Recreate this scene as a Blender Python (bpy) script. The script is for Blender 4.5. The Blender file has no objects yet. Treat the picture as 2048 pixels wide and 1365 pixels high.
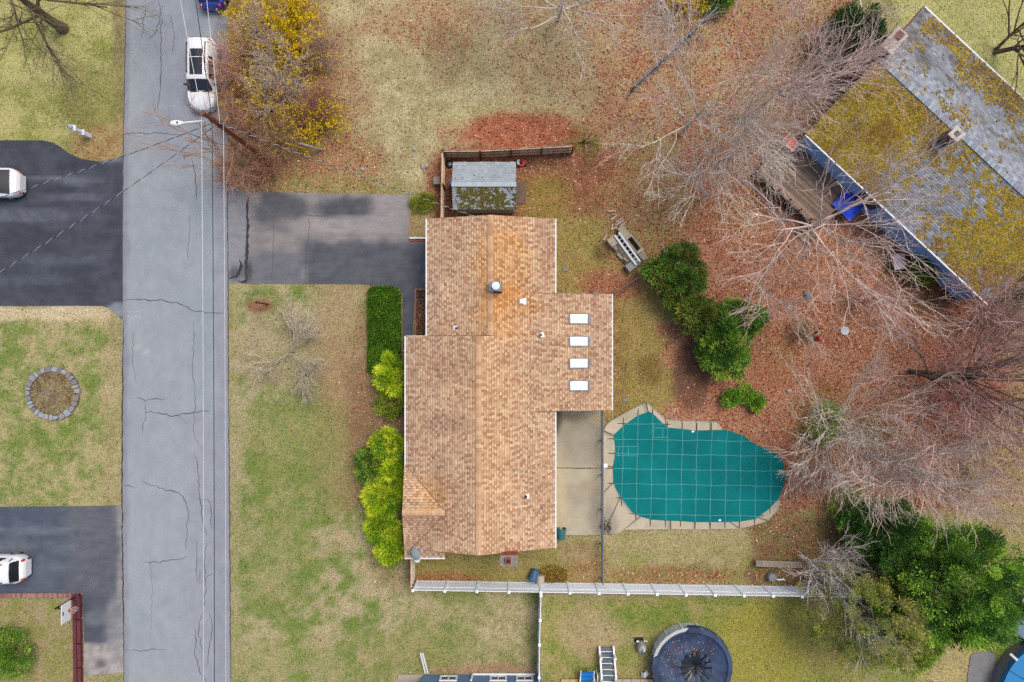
import bpy, math, random
import numpy as np
from mathutils import Vector, Matrix
R = math.radians
sc = bpy.context.scene
col = sc.collection
# ------------------------------------------------------------------ camera, sky, sun, exposure
H, S = 45.5, 30.0            # drone height in metres, photograph pixels per metre on the ground
cam_d = bpy.data.cameras.new('camera'); cam_d.sensor_width = 36.0; cam_d.lens = 36.0*H/(2048/S)
cam_d.clip_start = 0.5; cam_d.clip_end = 3000
cam = bpy.data.objects.new('camera', cam_d); col.objects.link(cam)
cam.location = (0, 0, H); cam.rotation_euler = (0, 0, 0); sc.camera = cam
SUN_EL, SUN_AZ = 64.0, 48.0      # azimuth clockwise from +Y (image up)
w = bpy.data.worlds.new('World'); sc.world = w; w.use_nodes = True
nt = w.node_tree; bg = nt.nodes['Background']
sky = nt.nodes.new('ShaderNodeTexSky'); sky.sky_type = 'NISHITA'; sky.sun_disc = False
sky.sun_elevation = R(SUN_EL); sky.sun_rotation = R(SUN_AZ)
sky.air_density = 1.0; sky.dust_density = 5.0; sky.ozone_density = 0.6
nt.links.new(sky.outputs[0], bg.inputs[0]); bg.inputs[1].default_value = 0.15
sun_d = bpy.data.lights.new('sun', 'SUN'); sun_d.energy = 1.3; sun_d.angle = R(26); sun_d.color = (1.0, 0.975, 0.93)
sun = bpy.data.objects.new('sun', sun_d); col.objects.link(sun)
sdir = Vector((math.sin(R(SUN_AZ))*math.cos(R(SUN_EL)), math.cos(R(SUN_AZ))*math.cos(R(SUN_EL)), math.sin(R(SUN_EL))))
sun.rotation_euler = sdir.to_track_quat('Z', 'Y').to_euler(); sun.location = (20, 20, 40)
vs = sc.view_settings; vs.view_transform = 'Standard'; vs.look = 'None'; vs.gamma = 1.0; vs.exposure = 0.45
vs.use_curve_mapping = False
sc.cycles.use_denoising = False
sc.cycles.max_bounces = 5; sc.cycles.diffuse_bounces = 3; sc.cycles.glossy_bounces = 2; sc.cycles.transparent_max_bounces = 4
# ------------------------------------------------------------------ helpers
def kz(z): return (H - z)/H/S
def W(px, py, z=0.0):
    k = kz(z); return ((px-1024)*k, (682.5-py)*k, z)
def WX(px, z=0.0): return (px-1024)*kz(z)
def WY(py, z=0.0): return (682.5-py)*kz(z)
def lin(c):
    c = np.asarray(c, float)/255.0
    return np.where(c <= 0.04045, c/12.92, ((c+0.055)/1.055)**2.4)
ALB = 1.75                   # how bright a surface of albedo 1 comes out; photo colours divide by this
def C(r, g, b): return tuple(float(x) for x in np.clip(lin((r, g, b))/ALB, 0.003, 0.85))
_rt = np.random.default_rng(5).random((256, 256))
def vnoise(x, y, seed=0):
    x = np.asarray(x, float)+seed*17.31; y = np.asarray(y, float)+seed*9.77
    xi = np.floor(x).astype(int); yi = np.floor(y).astype(int); fx = x-xi; fy = y-yi
    fx = fx*fx*(3-2*fx); fy = fy*fy*(3-2*fy)
    a = _rt[xi % 256, yi % 256]; b = _rt[(xi+1) % 256, yi % 256]; c = _rt[xi % 256, (yi+1) % 256]; d = _rt[(xi+1) % 256, (yi+1) % 256]
    return (a*(1-fx)+b*fx)*(1-fy)+(c*(1-fx)+d*fx)*fy
def fbm(x, y, seed=0, o=4):
    s = 0; a = 0.5; t = 0
    for i in range(o):
        s = s+a*vnoise(np.asarray(x)*2**i, np.asarray(y)*2**i, seed+i*3); t += a; a *= 0.55
    return s/t
def sstep(a, b, x): t = np.clip((x-a)/(b-a), 0, 1); return t*t*(3-2*t)
def inpoly(px, py, poly):
    px = np.asarray(px, float); py = np.asarray(py, float); r = np.zeros(px.shape, bool); n = len(poly)
    for i in range(n):
        x0, y0 = poly[i]; x1, y1 = poly[(i+1) % n]
        if y0 == y1: continue
        c = ((y0 > py) != (y1 > py)) & (px < (x1-x0)*(py-y0)/(y1-y0)+x0)
        r ^= c
    return r

def tag(o, label=None, cat=None, group=None, kind=None):
    if label: o['label'] = label
    if cat: o['category'] = cat
    if group: o['group'] = group
    if kind: o['kind'] = kind
    return o
def thing(name, label, cat, loc=(0, 0, 0), rz=0.0, group=None, kind=None):
    o = bpy.data.objects.new(name, None); o.empty_display_size = 0.3; col.objects.link(o)
    o.location = loc; o.rotation_euler = (0, 0, rz)
    return tag(o, label, cat, group, kind)
def world_loc(o):
    v = Vector((0, 0, 0))
    while o is not None: v += o.location; o = o.parent
    return v
def link_mesh(name, me, parent=None, loc=None):
    o = bpy.data.objects.new(name, me); col.objects.link(o)
    if parent is not None: o.parent = parent
    if loc is not None: o.location = loc
    return o
def np_mesh(name, V, F, mat, C4=None, smooth=False, FI=None):
    """V (n,3), F (m,k) array or list of arrays; C4 per-vertex rgb"""
    me = bpy.data.meshes.new(name)
    V = np.asarray(V, np.float32); Fs = F if isinstance(F, list) else [F]
    Fs = [np.asarray(f, np.int32) for f in Fs if len(f)]
    me.vertices.add(len(V)); me.vertices.foreach_set('co', V.ravel())
    nl = sum(f.size for f in Fs); nf = sum(len(f) for f in Fs)
    me.loops.add(nl); me.loops.foreach_set('vertex_index', np.concatenate([f.ravel() for f in Fs]))
    tot = np.concatenate([np.full(len(f), f.shape[1], np.int32) for f in Fs])
    me.polygons.add(nf); me.polygons.foreach_set('loop_start', np.concatenate([[0], np.cumsum(tot)[:-1]]).astype(np.int32))
    if FI is not None: me.polygons.foreach_set('material_index', np.asarray(FI, np.int32))
    if smooth: me.polygons.foreach_set('use_smooth', np.ones(nf, bool))
    if C4 is not None:
        a = me.color_attributes.new('Col', 'FLOAT_COLOR', 'POINT')
        c = np.ones((len(V), 4), np.float32); c[:, :3] = np.asarray(C4, np.float32)[:, :3]; a.data.foreach_set('color', c.ravel())
    me.update(calc_edges=True)
    for m in (mat if isinstance(mat, (list, tuple)) else [mat]): me.materials.append(m)
    return me
class MB:
    """collects simple shapes, then becomes one mesh object"""
    def __init__(s): s.v = []; s.f = []; s.c = []; s.col = (1, 1, 1); s.usecol = False
    def pts(s, P, col=None):
        b = len(s.v); s.v += [tuple(p) for p in P]
        if col is not None: s.usecol = True
        s.c += [col or s.col]*len(P); return b
    def face(s, P, col=None):
        b = s.pts(P, col); s.f.append(tuple(range(b, b+len(P)))); return s
    def box(s, c, d, rz=0, col=None, ry=0, rx=0, taper=1.0):
        M = Matrix.Translation(c) @ Matrix.Rotation(rz, 4, 'Z') @ Matrix.Rotation(ry, 4, 'Y') @ Matrix.Rotation(rx, 4, 'X')
        P = []
        for z in (-.5, .5):
            t = taper if z > 0 else 1
            for x, y in ((-.5, -.5), (.5, -.5), (.5, .5), (-.5, .5)): P.append(M @ Vector((x*d[0]*t, y*d[1]*t, z*d[2])))
        b = s.pts(P, col)
        for q in ((0, 3, 2, 1), (4, 5, 6, 7), (0, 1, 5, 4), (1, 2, 6, 5), (2, 3, 7, 6), (3, 0, 4, 7)): s.f.append(tuple(b+i for i in q))
        return s
    def bar(s, p, q, w_, h_, col=None, up=(0, 0, 1)):
        p = Vector(p); q = Vector(q); d = q-p; L = d.length; d = d/L
        u = Vector(up)
        if abs(d.dot(u)) > 0.98: u = Vector((1, 0, 0))
        x = d.cross(u).normalized(); y = x.cross(d).normalized(); P = []
        for e in (p, q):
            for a, b in ((-1, -1), (1, -1), (1, 1), (-1, 1)): P.append(e+x*(a*w_/2)+y*(b*h_/2))
        b = s.pts(P, col)
        for f in ((0, 1, 2, 3), (7, 6, 5, 4), (0, 4, 5, 1), (1, 5, 6, 2), (2, 6, 7, 3), (3, 7, 4, 0)): s.f.append(tuple(b+i for i in f))
        return s
    def tube(s, P, r, n=6, col=None, cap=True):
        P = [Vector(p) for p in P]; rs = r if isinstance(r, (list, tuple)) else [r]*len(P); rings = []
        ref = None
        for i, p in enumerate(P):
            d = (P[min(i+1, len(P)-1)]-P[max(i-1, 0)]).normalized()
            if ref is None: ref = Vector((0, 0, 1)) if abs(d.z) < 0.9 else Vector((1, 0, 0))
            x = d.cross(ref).normalized(); y = x.cross(d).normalized()
            rings.append(s.pts([p+(x*math.cos(2*math.pi*k/n)+y*math.sin(2*math.pi*k/n))*rs[i] for k in range(n)], col))
        for a, b in zip(rings, rings[1:]):
            for k in range(n): s.f.append((a+k, b+k, b+(k+1) % n, a+(k+1) % n))
        if cap: s.f.append(tuple(rings[0]+k for k in range(n))); s.f.append(tuple(rings[-1]+n-1-k for k in range(n)))
        return s
    def lathe(s, c, prof, n=16, col=None, cap=True, sx=1, sy=1):
        rings = [s.pts([(c[0]+r*sx*math.cos(2*math.pi*k/n), c[1]+r*sy*math.sin(2*math.pi*k/n), c[2]+z) for k in range(n)], col) for r, z in prof]
        for a, b in zip(rings, rings[1:]):
            for k in range(n): s.f.append((a+k, a+(k+1) % n, b+(k+1) % n, b+k))
        if cap: s.f.append(tuple(rings[-1]+k for k in range(n))); s.f.append(tuple(rings[0]+n-1-k for k in range(n)))
        return s
    def prism(s, poly, z0, z1, col=None):
        n = len(poly); a = s.pts([(x, y, z0) for x, y in poly], col); b = s.pts([(x, y, z1) for x, y in poly], col)
        ar = sum(poly[i][0]*poly[(i+1) % n][1]-poly[(i+1) % n][0]*poly[i][1] for i in range(n))
        if ar > 0:
            s.f.append(tuple(b+i for i in range(n))); s.f.append(tuple(a+n-1-i for i in range(n)))
            for i in range(n): j = (i+1) % n; s.f.append((a+i, a+j, b+j, b+i))
        else:
            s.f.append(tuple(b+n-1-i for i in range(n))); s.f.append(tuple(a+i for i in range(n)))
            for i in range(n): j = (i+1) % n; s.f.append((a+j, a+i, b+i, b+j))
        return s
    def grid(s, G, col=None, flip=False):
        """G rows x cols of points"""
        n = len(G[0]); idx = [s.pts(r, col) for r in G]
        for a, b in zip(idx, idx[1:]):
            for k in range(n-1):
                q = (a+k, a+k+1, b+k+1, b+k); s.f.append(q[::-1] if flip else q)
        return s
    def mesh(s, name, mat, smooth=False, org=(0, 0, 0), bevel=0):
        me = bpy.data.meshes.new(name)
        ox, oy, oz = org
        me.from_pydata([(x-ox, y-oy, z-oz) for x, y, z in s.v], [], s.f)
        if s.usecol:
            a = me.color_attributes.new('Col', 'FLOAT_COLOR', 'POINT')
            a.data.foreach_set('color', [u for c in s.c for u in (c[0], c[1], c[2], 1.0)])
        me.materials.append(mat)
        if smooth: me.polygons.foreach_set('use_smooth', [True]*len(me.polygons))
        me.update(); return me
    def build(s, name, mat, parent=None, world=True, smooth=False, kind=None, label=None, bevel=0, weld=False):
        """world: the points are world points (parents unrotated); else local to the parent"""
        org = world_loc(parent) if (parent is not None and world) else Vector((0, 0, 0))
        if parent is None and s.v:      # top-level: put the origin at the base
            n = len(s.v); org = Vector((sum(p[0] for p in s.v)/n, sum(p[1] for p in s.v)/n, min(p[2] for p in s.v)))
        me = s.mesh(name, mat, smooth, org)
        o = link_mesh(name, me, parent, org if parent is None else None)
        if smooth and hasattr(me, 'set_sharp_from_angle'): me.set_sharp_from_angle(angle=R(40))
        if bevel:
            md = o.modifiers.new('bevel', 'BEVEL'); md.width = bevel; md.segments = 2; md.limit_method = 'ANGLE'; md.angle_limit = R(40)
        if kind: o['kind'] = kind
        if label: o['label'] = label
        return o
def place(name, me, parent, loc, rz=0, scale=None, rot=None):
    """another object on shared mesh data, given in the parent's frame"""
    o = link_mesh(name, me, parent, loc); o.rotation_euler = rot or (0, 0, rz)
    if scale: o.scale = scale
    return o
# ------------------------------------------------------------------ materials
def nd(t, kind, **kw):
    n = t.nodes.new(kind)
    for k, v in kw.items(): setattr(n, k, v)
    return n
def material(name, rgb=(.5, .5, .5), rough=.85, var=.18, scale=3.0, fine=40.0, fvar=.12, bump=0.0, bscale=60.0, metal=0.0, attr=False, spec=.3,
             rgb2=None, mixscale=1.0, mixlo=.45, mixhi=.6, stretch=None, coat=0.0, emit=None, trans=0.0, twoside=0.0):
    m = bpy.data.materials.new(name); m.use_nodes = True; t = m.node_tree; b = t.nodes['Principled BSDF']; L = t.links.new
    geo = nd(t, 'ShaderNodeNewGeometry'); pos = geo.outputs['Position']
    if stretch:
        mp = nd(t, 'ShaderNodeMapping'); mp.inputs['Scale'].default_value = stretch; L(pos, mp.inputs['Vector']); pos = mp.outputs[0]
    def noise(s_, d=4):
        n = nd(t, 'ShaderNodeTexNoise'); n.inputs['Scale'].default_value = s_; n.inputs['Detail'].default_value = d; n.inputs['Roughness'].default_value = .6
        L(pos, n.inputs['Vector']); return n.outputs['Fac']
    def rng(src, a, bb, c=0.25, d=0.75):
        r = nd(t, 'ShaderNodeMapRange'); r.inputs[1].default_value = c; r.inputs[2].default_value = d; r.inputs[3].default_value = a; r.inputs[4].default_value = bb
        L(src, r.inputs[0]); return r.outputs[0]
    if attr:
        at = nd(t, 'ShaderNodeAttribute', attribute_name='Col'); c = at.outputs['Color']
    else:
        rg = nd(t, 'ShaderNodeRGB'); rg.outputs[0].default_value = (*rgb, 1); c = rg.outputs[0]
    if rgb2 is not None:
        mx = nd(t, 'ShaderNodeMix', data_type='RGBA'); L(rng(noise(mixscale, 6), 0, 1, mixlo, mixhi), mx.inputs[0]); L(c, mx.inputs[6])
        mx.inputs[7].default_value = (*rgb2, 1); c = mx.outputs[2]
    for s_, v in ((scale, var), (fine, fvar)):
        if v > 0:
            mul = nd(t, 'ShaderNodeVectorMath', operation='SCALE'); L(c, mul.inputs[0]); L(rng(noise(s_), 1-v, 1+v), mul.inputs['Scale']); c = mul.outputs[0]
    L(c, b.inputs['Base Color'])
    b.inputs['Roughness'].default_value = rough; b.inputs['Metallic'].default_value = metal; b.inputs['Specular IOR Level'].default_value = spec
    b.inputs['Coat Weight'].default_value = coat
    if bump > 0:
        bp = nd(t, 'ShaderNodeBump'); bp.inputs['Strength'].default_value = 1.0; bp.inputs['Distance'].default_value = bump
        L(noise(bscale, 5), bp.inputs['Height']); L(bp.outputs[0], b.inputs['Normal'])
    if twoside > 0:
        tr = nd(t, 'ShaderNodeBsdfTranslucent'); L(c, tr.inputs[0]); ms = nd(t, 'ShaderNodeMixShader'); ms.inputs[0].default_value = twoside
        L(b.outputs[0], ms.inputs[1]); L(tr.outputs[0], ms.inputs[2]); L(ms.outputs[0], t.nodes['Material Output'].inputs[0])
    return m
def glass_mat(name, rgb, rough=.08):
    m = bpy.data.materials.new(name); m.use_nodes = True; b = m.node_tree.nodes['Principled BSDF']
    b.inputs['Base Color'].default_value = (*rgb, 1); b.inputs['Roughness'].default_value = rough; b.inputs['Specular IOR Level'].default_value = .6
    return m
MT = {}
MT['white'] = material('white_paint', (.60, .61, .62), .5, .05, 1.5, 30, .03)
MT['vinyl'] = material('white_vinyl', (.76, .83, .90), .45, .06, 1.2, 30, .04)
MT['gutter'] = material('gutter_white', (.55, .56, .57), .5, .08, 1.0, 12, .05)
MT['wood_grey'] = material('weathered_wood', C(172, 160, 142), .9, .25, 3, 50, .25, .004, 80)
MT['wood_brown'] = material('stained_wood', C(150, 96, 58), .85, .3, 3, 40, .25, .004, 80)
MT['wood_dark'] = material('dark_wood', C(96, 74, 62), .9, .3, 3, 40, .2, .004, 80)
MT['timber_red'] = material('red_timber', C(112, 58, 62), .85, .25, 4, 40, .2, .004, 60)
MT['brick_pink'] = material('brick_edge', C(166, 120, 112), .9, .25, 6, 50, .2, .005, 60)
MT['brick_red'] = material('brick_red', C(170, 92, 66), .9, .25, 6, 50, .2, .005, 60)
MT['metal_grey'] = material('galvanised_metal', C(150, 156, 168), .45, .12, 5, 50, .08, metal=.6)
MT['metal_blue'] = material('coated_rail', C(132, 140, 165), .5, .15, 5, 50, .08, metal=.3)
MT['alu'] = material('aluminium', C(196, 202, 210), .45, .06, 5, 50, .05, metal=.2)
MT['black'] = material('black_plastic', (.015, .015, .017), .5, .2, 5, 50, .1)
MT['dark'] = material('dark_metal', (.035, .03, .03), .6, .2, 5, 50, .1)
MT['grey'] = material('grey_plastic', C(150, 152, 158), .55, .1, 5, 50, .06)
MT['concrete'] = material('concrete', C(186, 176, 156), .92, .16, 1.6, 25, .12, .004, 70)
MT['stone'] = material('wall_stone', C(150, 146, 146), .92, .22, 7, 45, .2, .02, 18)
MT['rock'] = material('field_stone', C(182, 176, 168), .92, .2, 7, 45, .15, .01, 18)
MT['glass'] = glass_mat('dark_glass', (.012, .014, .018))
MT['glass_house'] = glass_mat('window_glass', (.05, .06, .07))
MT['carwhite'] = material('car_white', (.62, .63, .64), .3, .02, 1, 30, .01, coat=.6, spec=.5)
MT['carblue'] = material('car_blue', (.012, .035, .30), .25, .05, 1, 30, .02, coat=.6, spec=.5)
MT['tyre'] = material('tyre', (.02, .02, .021), .85, .1, 5, 50, .1)
MT['rim'] = material('rim', (.35, .36, .38), .35, .1, 5, 50, .05, metal=.7)
MT['red'] = material('red_paint', (.42, .03, .025), .5, .15, 4, 40, .08)
MT['redlamp'] = material('tail_lamp', (.45, .01, .015), .2, .05, 5, 50, .05, coat=.5)
MT['lamp'] = material('head_lamp', (.30, .32, .34), .15, .05, 5, 50, .05, coat=.5)
MT['attr'] = material('painted_variation', attr=True, rough=.9, var=.12, scale=2, fine=40, fvar=.12)
MT['leaf'] = material('foliage', attr=True, rough=.75, var=.12, scale=1.0, fine=25, fvar=.12, spec=.15, twoside=.25)
MT['petal'] = material('forsythia_petal', attr=True, rough=.7, var=.1, scale=1.0, fine=25, fvar=.1, spec=.1, twoside=.3)
MT['bark'] = material('bark', attr=True, rough=.95, var=.2, scale=3, fine=30, fvar=.2, spec=.1)
# ------------------------------------------------------------------ ground
G1, G2, TAN, PALE = (116, 132, 62), (138, 146, 78), (170, 152, 112), (190, 176, 140)
DRY, LEAFR, LEAFT, OLIVE, MOSS, DIRT = (172, 154, 108), (158, 98, 70), (182, 134, 104), (146, 130, 66), (128, 122, 44), (112, 88, 66)
ZONES = [  # shape, colour a, colour b, strength, patch size in metres
 ('r', -3000, -3000, 5000, 5000, 10, (140, 138, 82), (168, 154, 112), 1.0, 1.8),
 # lawns across the road
 ('r', -900, -900, 247, 282, 12, (186, 178, 112), (150, 152, 74), 1.0, 1.5),
 ('r', -900, 612, 247, 1012, 12, (116, 134, 58), (172, 160, 112), 1.0, 1.3),
 ('r', -60, 612, 225, 642, 10, (196, 178, 140), (205, 188, 150), .95, .6),
 ('r', 205, 600, 250, 1012, 18, (164, 142, 104), (178, 160, 120), .6, .6),
 ('r', 225, -60, 250, 300, 10, (150, 130, 96), (120, 104, 78), .7, .6),
 ('e', 195, 285, 62, 42, .8, (152, 118, 76), (176, 152, 96), .9, .5),
 ('r', 130, 130, 240, 235, 20, (132, 132, 66), (160, 148, 84), .6, .7),
 ('r', -300, 1195, 152, 1600, 14, (160, 142, 104), (140, 138, 74), .95, .8),
 ('e', 108, 787, 46, 44, .5, (150, 130, 92), (176, 164, 116), .95, .35),
 # front lawn
 ('r', 770, 570, 1090, 1600, 20, (134, 138, 76), (172, 158, 116), 1.0, 1.3),
 ('r', 458, 570, 820, 1600, 20, (114, 132, 58), (174, 160, 120), 1.0, 1.5),
 ('e', 600, 700, 120, 90, .7, (158, 142, 108), (172, 158, 120), .75, .9),
 ('e', 680, 690, 60, 150, .7, (168, 146, 106), (160, 138, 100), .8, .7),
 ('e', 680, 870, 55, 190, .7, (152, 122, 88), (164, 138, 100), .85, .8),
 ('e', 760, 850, 70, 280, .7, (126, 96, 68), (144, 112, 80), .8, .7),
 ('e', 590, 930, 110, 150, .8, (108, 130, 52), (140, 140, 76), .7, .8), ('e', 540, 1120, 90, 90, .8, (110, 130, 54), (150, 144, 86), .6, .8), ('e', 870, 1300, 90, 60, .8, (108, 130, 52), (150, 144, 86), .6, .7),
 ('r', 455, 580, 480, 1400, 8, (176, 158, 126), (150, 146, 84), .6, .5),
 ('e', 522, 612, 24, 12, .8, (150, 96, 70), (138, 90, 64), .8, .3),
 ('e', 1000, 1255, 70, 45, .8, (190, 176, 136), (150, 140, 90), .7, .4),
 ('e', 640, 1330, 260, 60, .8, (122, 138, 62), (160, 146, 96), .5, .9),
 # vacant lot at the top
 ('r', 455, -900, 1480, 384, 16, (186, 174, 130), (160, 148, 104), 1.0, 1.0),
 ('e', 560, 180, 130, 260, .7, (140, 106, 78), (156, 126, 84), .85, .8),
 ('e', 650, 330, 130, 55, .8, (156, 112, 84), (140, 124, 70), .8, .5),
 ('e', 690, 372, 130, 22, .8, (128, 126, 58), (164, 144, 98), .8, .5),
 ('e', 700, 180, 60, 70, .8, (150, 114, 88), (164, 140, 102), .6, .6),
 ('e', 860, 45, 120, 60, .8, (164, 118, 90), (170, 146, 104), .6, .6),
 ('e', 1010, 240, 150, 40, .8, (178, 168, 112), (166, 150, 104), .7, .6),
 ('e', 890, 110, 50, 60, .8, (118, 98, 66), (150, 128, 88), .6, .5),
 ('e', 1050, 262, 150, 38, .6, (160, 88, 62), (178, 110, 82), .95, .6),
 ('e', 1150, 100, 190, 120, .8, (160, 130, 98), (172, 154, 112), .7, .6),
 ('e', 870, 360, 22, 40, .8, (152, 96, 74), (164, 116, 88), .8, .4),
 ('e', 848, 405, 34, 20, .8, (128, 128, 50), (150, 140, 66), .9, .3),
 ('e', 840, 445, 40, 34, .8, (150, 124, 84), (164, 142, 96), .9, .3),
 # back yard
 ('r', 870, 292, 1330, 440, 18, (124, 80, 56), (166, 110, 82), .95, .7),
 ('e', 1090, 400, 50, 70, .8, (140, 124, 50), (156, 130, 66), .85, .5),
 ('r', 1105, 430, 1375, 860, 20, (148, 132, 62), (160, 136, 80), .95, .9),
 ('e', 1170, 470, 50, 40, .8, (160, 146, 72), (146, 132, 66), .7, .5),
 ('e', 1215, 570, 60, 30, .8, (150, 92, 68), (164, 112, 84), .9, .5),
 ('e', 1205, 505, 22, 18, .8, (92, 82, 44), (112, 96, 54), .8, .3),
 ('e', 1240, 740, 16, 110, .8, (120, 96, 62), (150, 132, 60), .6, .4),
 ('e', 1300, 740, 26, 30, .8, (112, 92, 44), (132, 104, 50), .8, .3),
 # the wood
 ('r', 1340, 240, 2300, 1010, 50, (166, 108, 80), (180, 132, 104), .97, .9),
 ('r', 1180, -900, 1720, 300, 40, (164, 116, 88), (170, 146, 104), .85, .9),
 ('e', 1300, 420, 90, 120, .8, (164, 124, 90), (164, 146, 88), .8, .6),
 ('e', 1480, 410, 60, 60, .8, (166, 142, 88), (164, 122, 88), .7, .6),
 ('e', 1570, 400, 50, 50, .8, (86, 62, 50), (110, 80, 60), .85, .5),  # ground shade beside the plank deck, painted into the soil colour
 ('e', 1850, 560, 90, 60, .8, (70, 74, 36), (96, 84, 50), .9, .5),
 ('e', 1385, 745, 36, 85, .6, (104, 72, 56), (120, 84, 64), .9, .5),
 ('e', 1560, 700, 60, 60, .8, (156, 118, 70), (158, 104, 76), .7, .5),
 ('e', 1640, 840, 60, 70, .8, (120, 130, 56), (160, 116, 80), .55, .4),
 ('e', 1530, 1010, 60, 50, .9, (150, 120, 80), (170, 130, 98), .6, .4),
 ('e', 1960, 760, 120, 160, .8, (166, 102, 88), (172, 122, 104), .8, .8),
 ('e', 2010, 950, 80, 130, .8, (146, 132, 76), (166, 136, 104), .85, .7),
 ('r', 2010, 640, 2400, 1200, 30, (160, 142, 96), (150, 140, 74), .7, .8),
 # strip between pool and white fence
 ('r', 1090, 1062, 1530, 1172, 12, (146, 142, 80), (170, 154, 112), 1.0, .9),
 ('e', 1400, 1080, 140, 26, .8, (174, 160, 112), (160, 146, 100), .7, .6),
 ('e', 1370, 1150, 120, 20, .8, (142, 104, 66), (128, 118, 64), .8, .4),
 ('r', 1500, 1040, 1760, 1180, 26, (120, 92, 66), (122, 112, 66), .85, .6),
 ('r', 820, 1085, 1210, 1175, 10, (140, 128, 64), (150, 136, 82), .95, .6),
 ('e', 905, 1160, 75, 16, .8, (136, 84, 54), (152, 104, 62), .8, .4),
 ('e', 1160, 1105, 40, 22, .8, (172, 154, 120), (150, 120, 88), .7, .4),
 ('e', 1180, 1140, 40, 34, .8, (158, 112, 84), (168, 140, 92), .6, .4),
 # neighbour lawn on the south side
 ('r', 1085, 1196, 2400, 1900, 14, (128, 138, 56), (162, 148, 94), 1.0, 1.1),
 ('e', 1185, 1270, 70, 45, .8, (180, 158, 120), (166, 146, 104), .8, .6),
 ('e', 1540, 1300, 120, 90, .8, (160, 148, 54), (150, 146, 62), .85, .7),
 ('e', 1300, 1235, 80, 24, .8, (104, 134, 48), (140, 140, 64), .7, .5),
 ('e', 1660, 1270, 80, 80, .8, (130, 122, 72), (146, 140, 66), .7, .6),
 ('e', 1900, 1340, 60, 40, .8, (190, 172, 116), (176, 156, 110), .8, .4),
 ('r', 850, 1330, 1080, 1352, 10, (156, 122, 94), (170, 140, 110), .85, .3),
 # lawn behind the mossy house
 ('r', 1790, -900, 2600, 330, 24, (184, 178, 112), (168, 166, 98), 1.0, .8),
]
def zone_w(zn, X, Y, nx):
    px = X*S+1024; py = 682.5-Y*S
    if zn[0] == 'r':
        _, x0, y0, x1, y1, so = zn[:6]; d = np.minimum(np.minimum(px-x0, x1-px), np.minimum(py-y0, y1-py)); d = d+(nx-.5)*so*2.2
        return sstep(-so*.5, so*.5, d)
    _, cx, cy, rx, ry, so = zn[:6]; d = np.sqrt(((px-cx)/rx)**2+((py-cy)/ry)**2)+(nx-.5)*.9
    return 1-sstep(1-so*.5, 1+so*.5, d)
def paint(zones, X, Y, seed=0, alb=None):
    alb = alb or ALB
    X = np.asarray(X, float); Y = np.asarray(Y, float)
    nx = fbm(X*.55, Y*.55, 40+seed, 4); out = np.zeros(X.shape+(3,))
    for i, zn in enumerate(zones):
        a = zone_w(zn, X, Y, nx)*zn[8]
        if not np.any(a > 0.003): continue
        sc_ = 1.0/zn[9]; m = sstep(.34, .66, .6*fbm(X*sc_, Y*sc_, 3+i+seed, 5)+.4*fbm(X*2.7, Y*2.7, 9+i+seed, 3))[..., None]
        cA = lin(zn[6])/alb; cB = lin(zn[7])/alb
        out = out*(1-a[..., None])+(cA*(1-m)+cB*m)*a[..., None]
    return out
LITTER = [  # where fallen leaves lie: shape..., density
 ('e', 1050, 262, 150, 40, .6, 1.0), ('r', 870, 292, 1330, 440, 18, .75), ('r', 1340, 240, 2060, 1010, 50, 1.0), ('r', 1180, -60, 1720, 300, 40, .8),
 ('e', 1300, 440, 100, 130, .8, .8), ('e', 1215, 570, 60, 30, .8, .9), ('e', 1150, 100, 190, 120, .8, .38), ('e', 640, 330, 150, 60, .8, .7),
 ('e', 560, 200, 120, 240, .8, .5), ('e', 870, 360, 22, 40, .8, .7), ('r', 1500, 1040, 1700, 1180, 26, .6), ('e', 905, 1160, 75, 16, .8, .7), ('e', 1370, 1155, 130, 20, .8, .7),
 ('e', 1180, 1145, 40, 34, .8, .5), ('r', 600, -60, 1200, 384, 40, .10), ('e', 700, 170, 50, 70, .8, .5), ('e', 860, 45, 120, 60, .8, .45), ('r', 1110, 430, 1300, 860, 20, .16),
 ('r', 1224, 590, 1240, 830, 6, .6), ('e', 760, 870, 60, 260, .8, .25), ('e', 1560, 1000, 30, 90, .8, .8), ('e', 195, 300, 50, 34, .8, .25), ('r', 458, 570, 820, 1365, 20, .02), ('r', -40, 612, 247, 1012, 12, .012),
 ('r', 1085, 1196, 1900, 1400, 14, .012)]
NOLIT = [('e', 1385, 745, 36, 85, .6), ('e', 1090, 400, 46, 60, .8)]
def litter(X, Y):
    nx = fbm(X*.55, Y*.55, 40, 4); d = np.zeros(np.shape(X))
    for l in LITTER: d = np.maximum(d, zone_w(l, X, Y, nx)*l[6])
    for l in NOLIT: d = d*(1-.8*zone_w(l, X, Y, nx))
    return d*(.35+1.1*fbm(X*.8, Y*.8, 71, 4))
# hard surfaces, in photograph pixels on the ground
ROAD_L = [(255, -400), (251, 0), (247, 300), (244, 600), (245, 1000), (248, 1365), (250, 1800)]
ROAD_R = [(453, -400), (455, 0), (455, 300), (455, 600), (458, 1000), (461, 1365), (463, 1800)]
COVER = [(1298, 823), (1309, 831), (1321, 843), (1334, 855), (1364, 858), (1392, 861), (1423, 860), (1454, 860), (1469, 866), (1488, 872), (1500, 883), (1515, 891), (1534, 897), (1552, 908), (1561, 915), (1566, 931), (1570, 946), (1568, 965), (1563, 980), (1554, 1000), (1534, 1020), (1509, 1038), (1478, 1043), (1451, 1044), (1420, 1044), (1389, 1044), (1361, 1042), (1331, 1041), (1303, 1039), (1284, 1034), (1264, 1024), (1252, 1009), (1240, 992), (1231, 977), (1226, 961), (1225, 934), (1229, 915), (1230, 897), (1228, 878), (1227, 870), (1249, 849), (1275, 831)]
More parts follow.
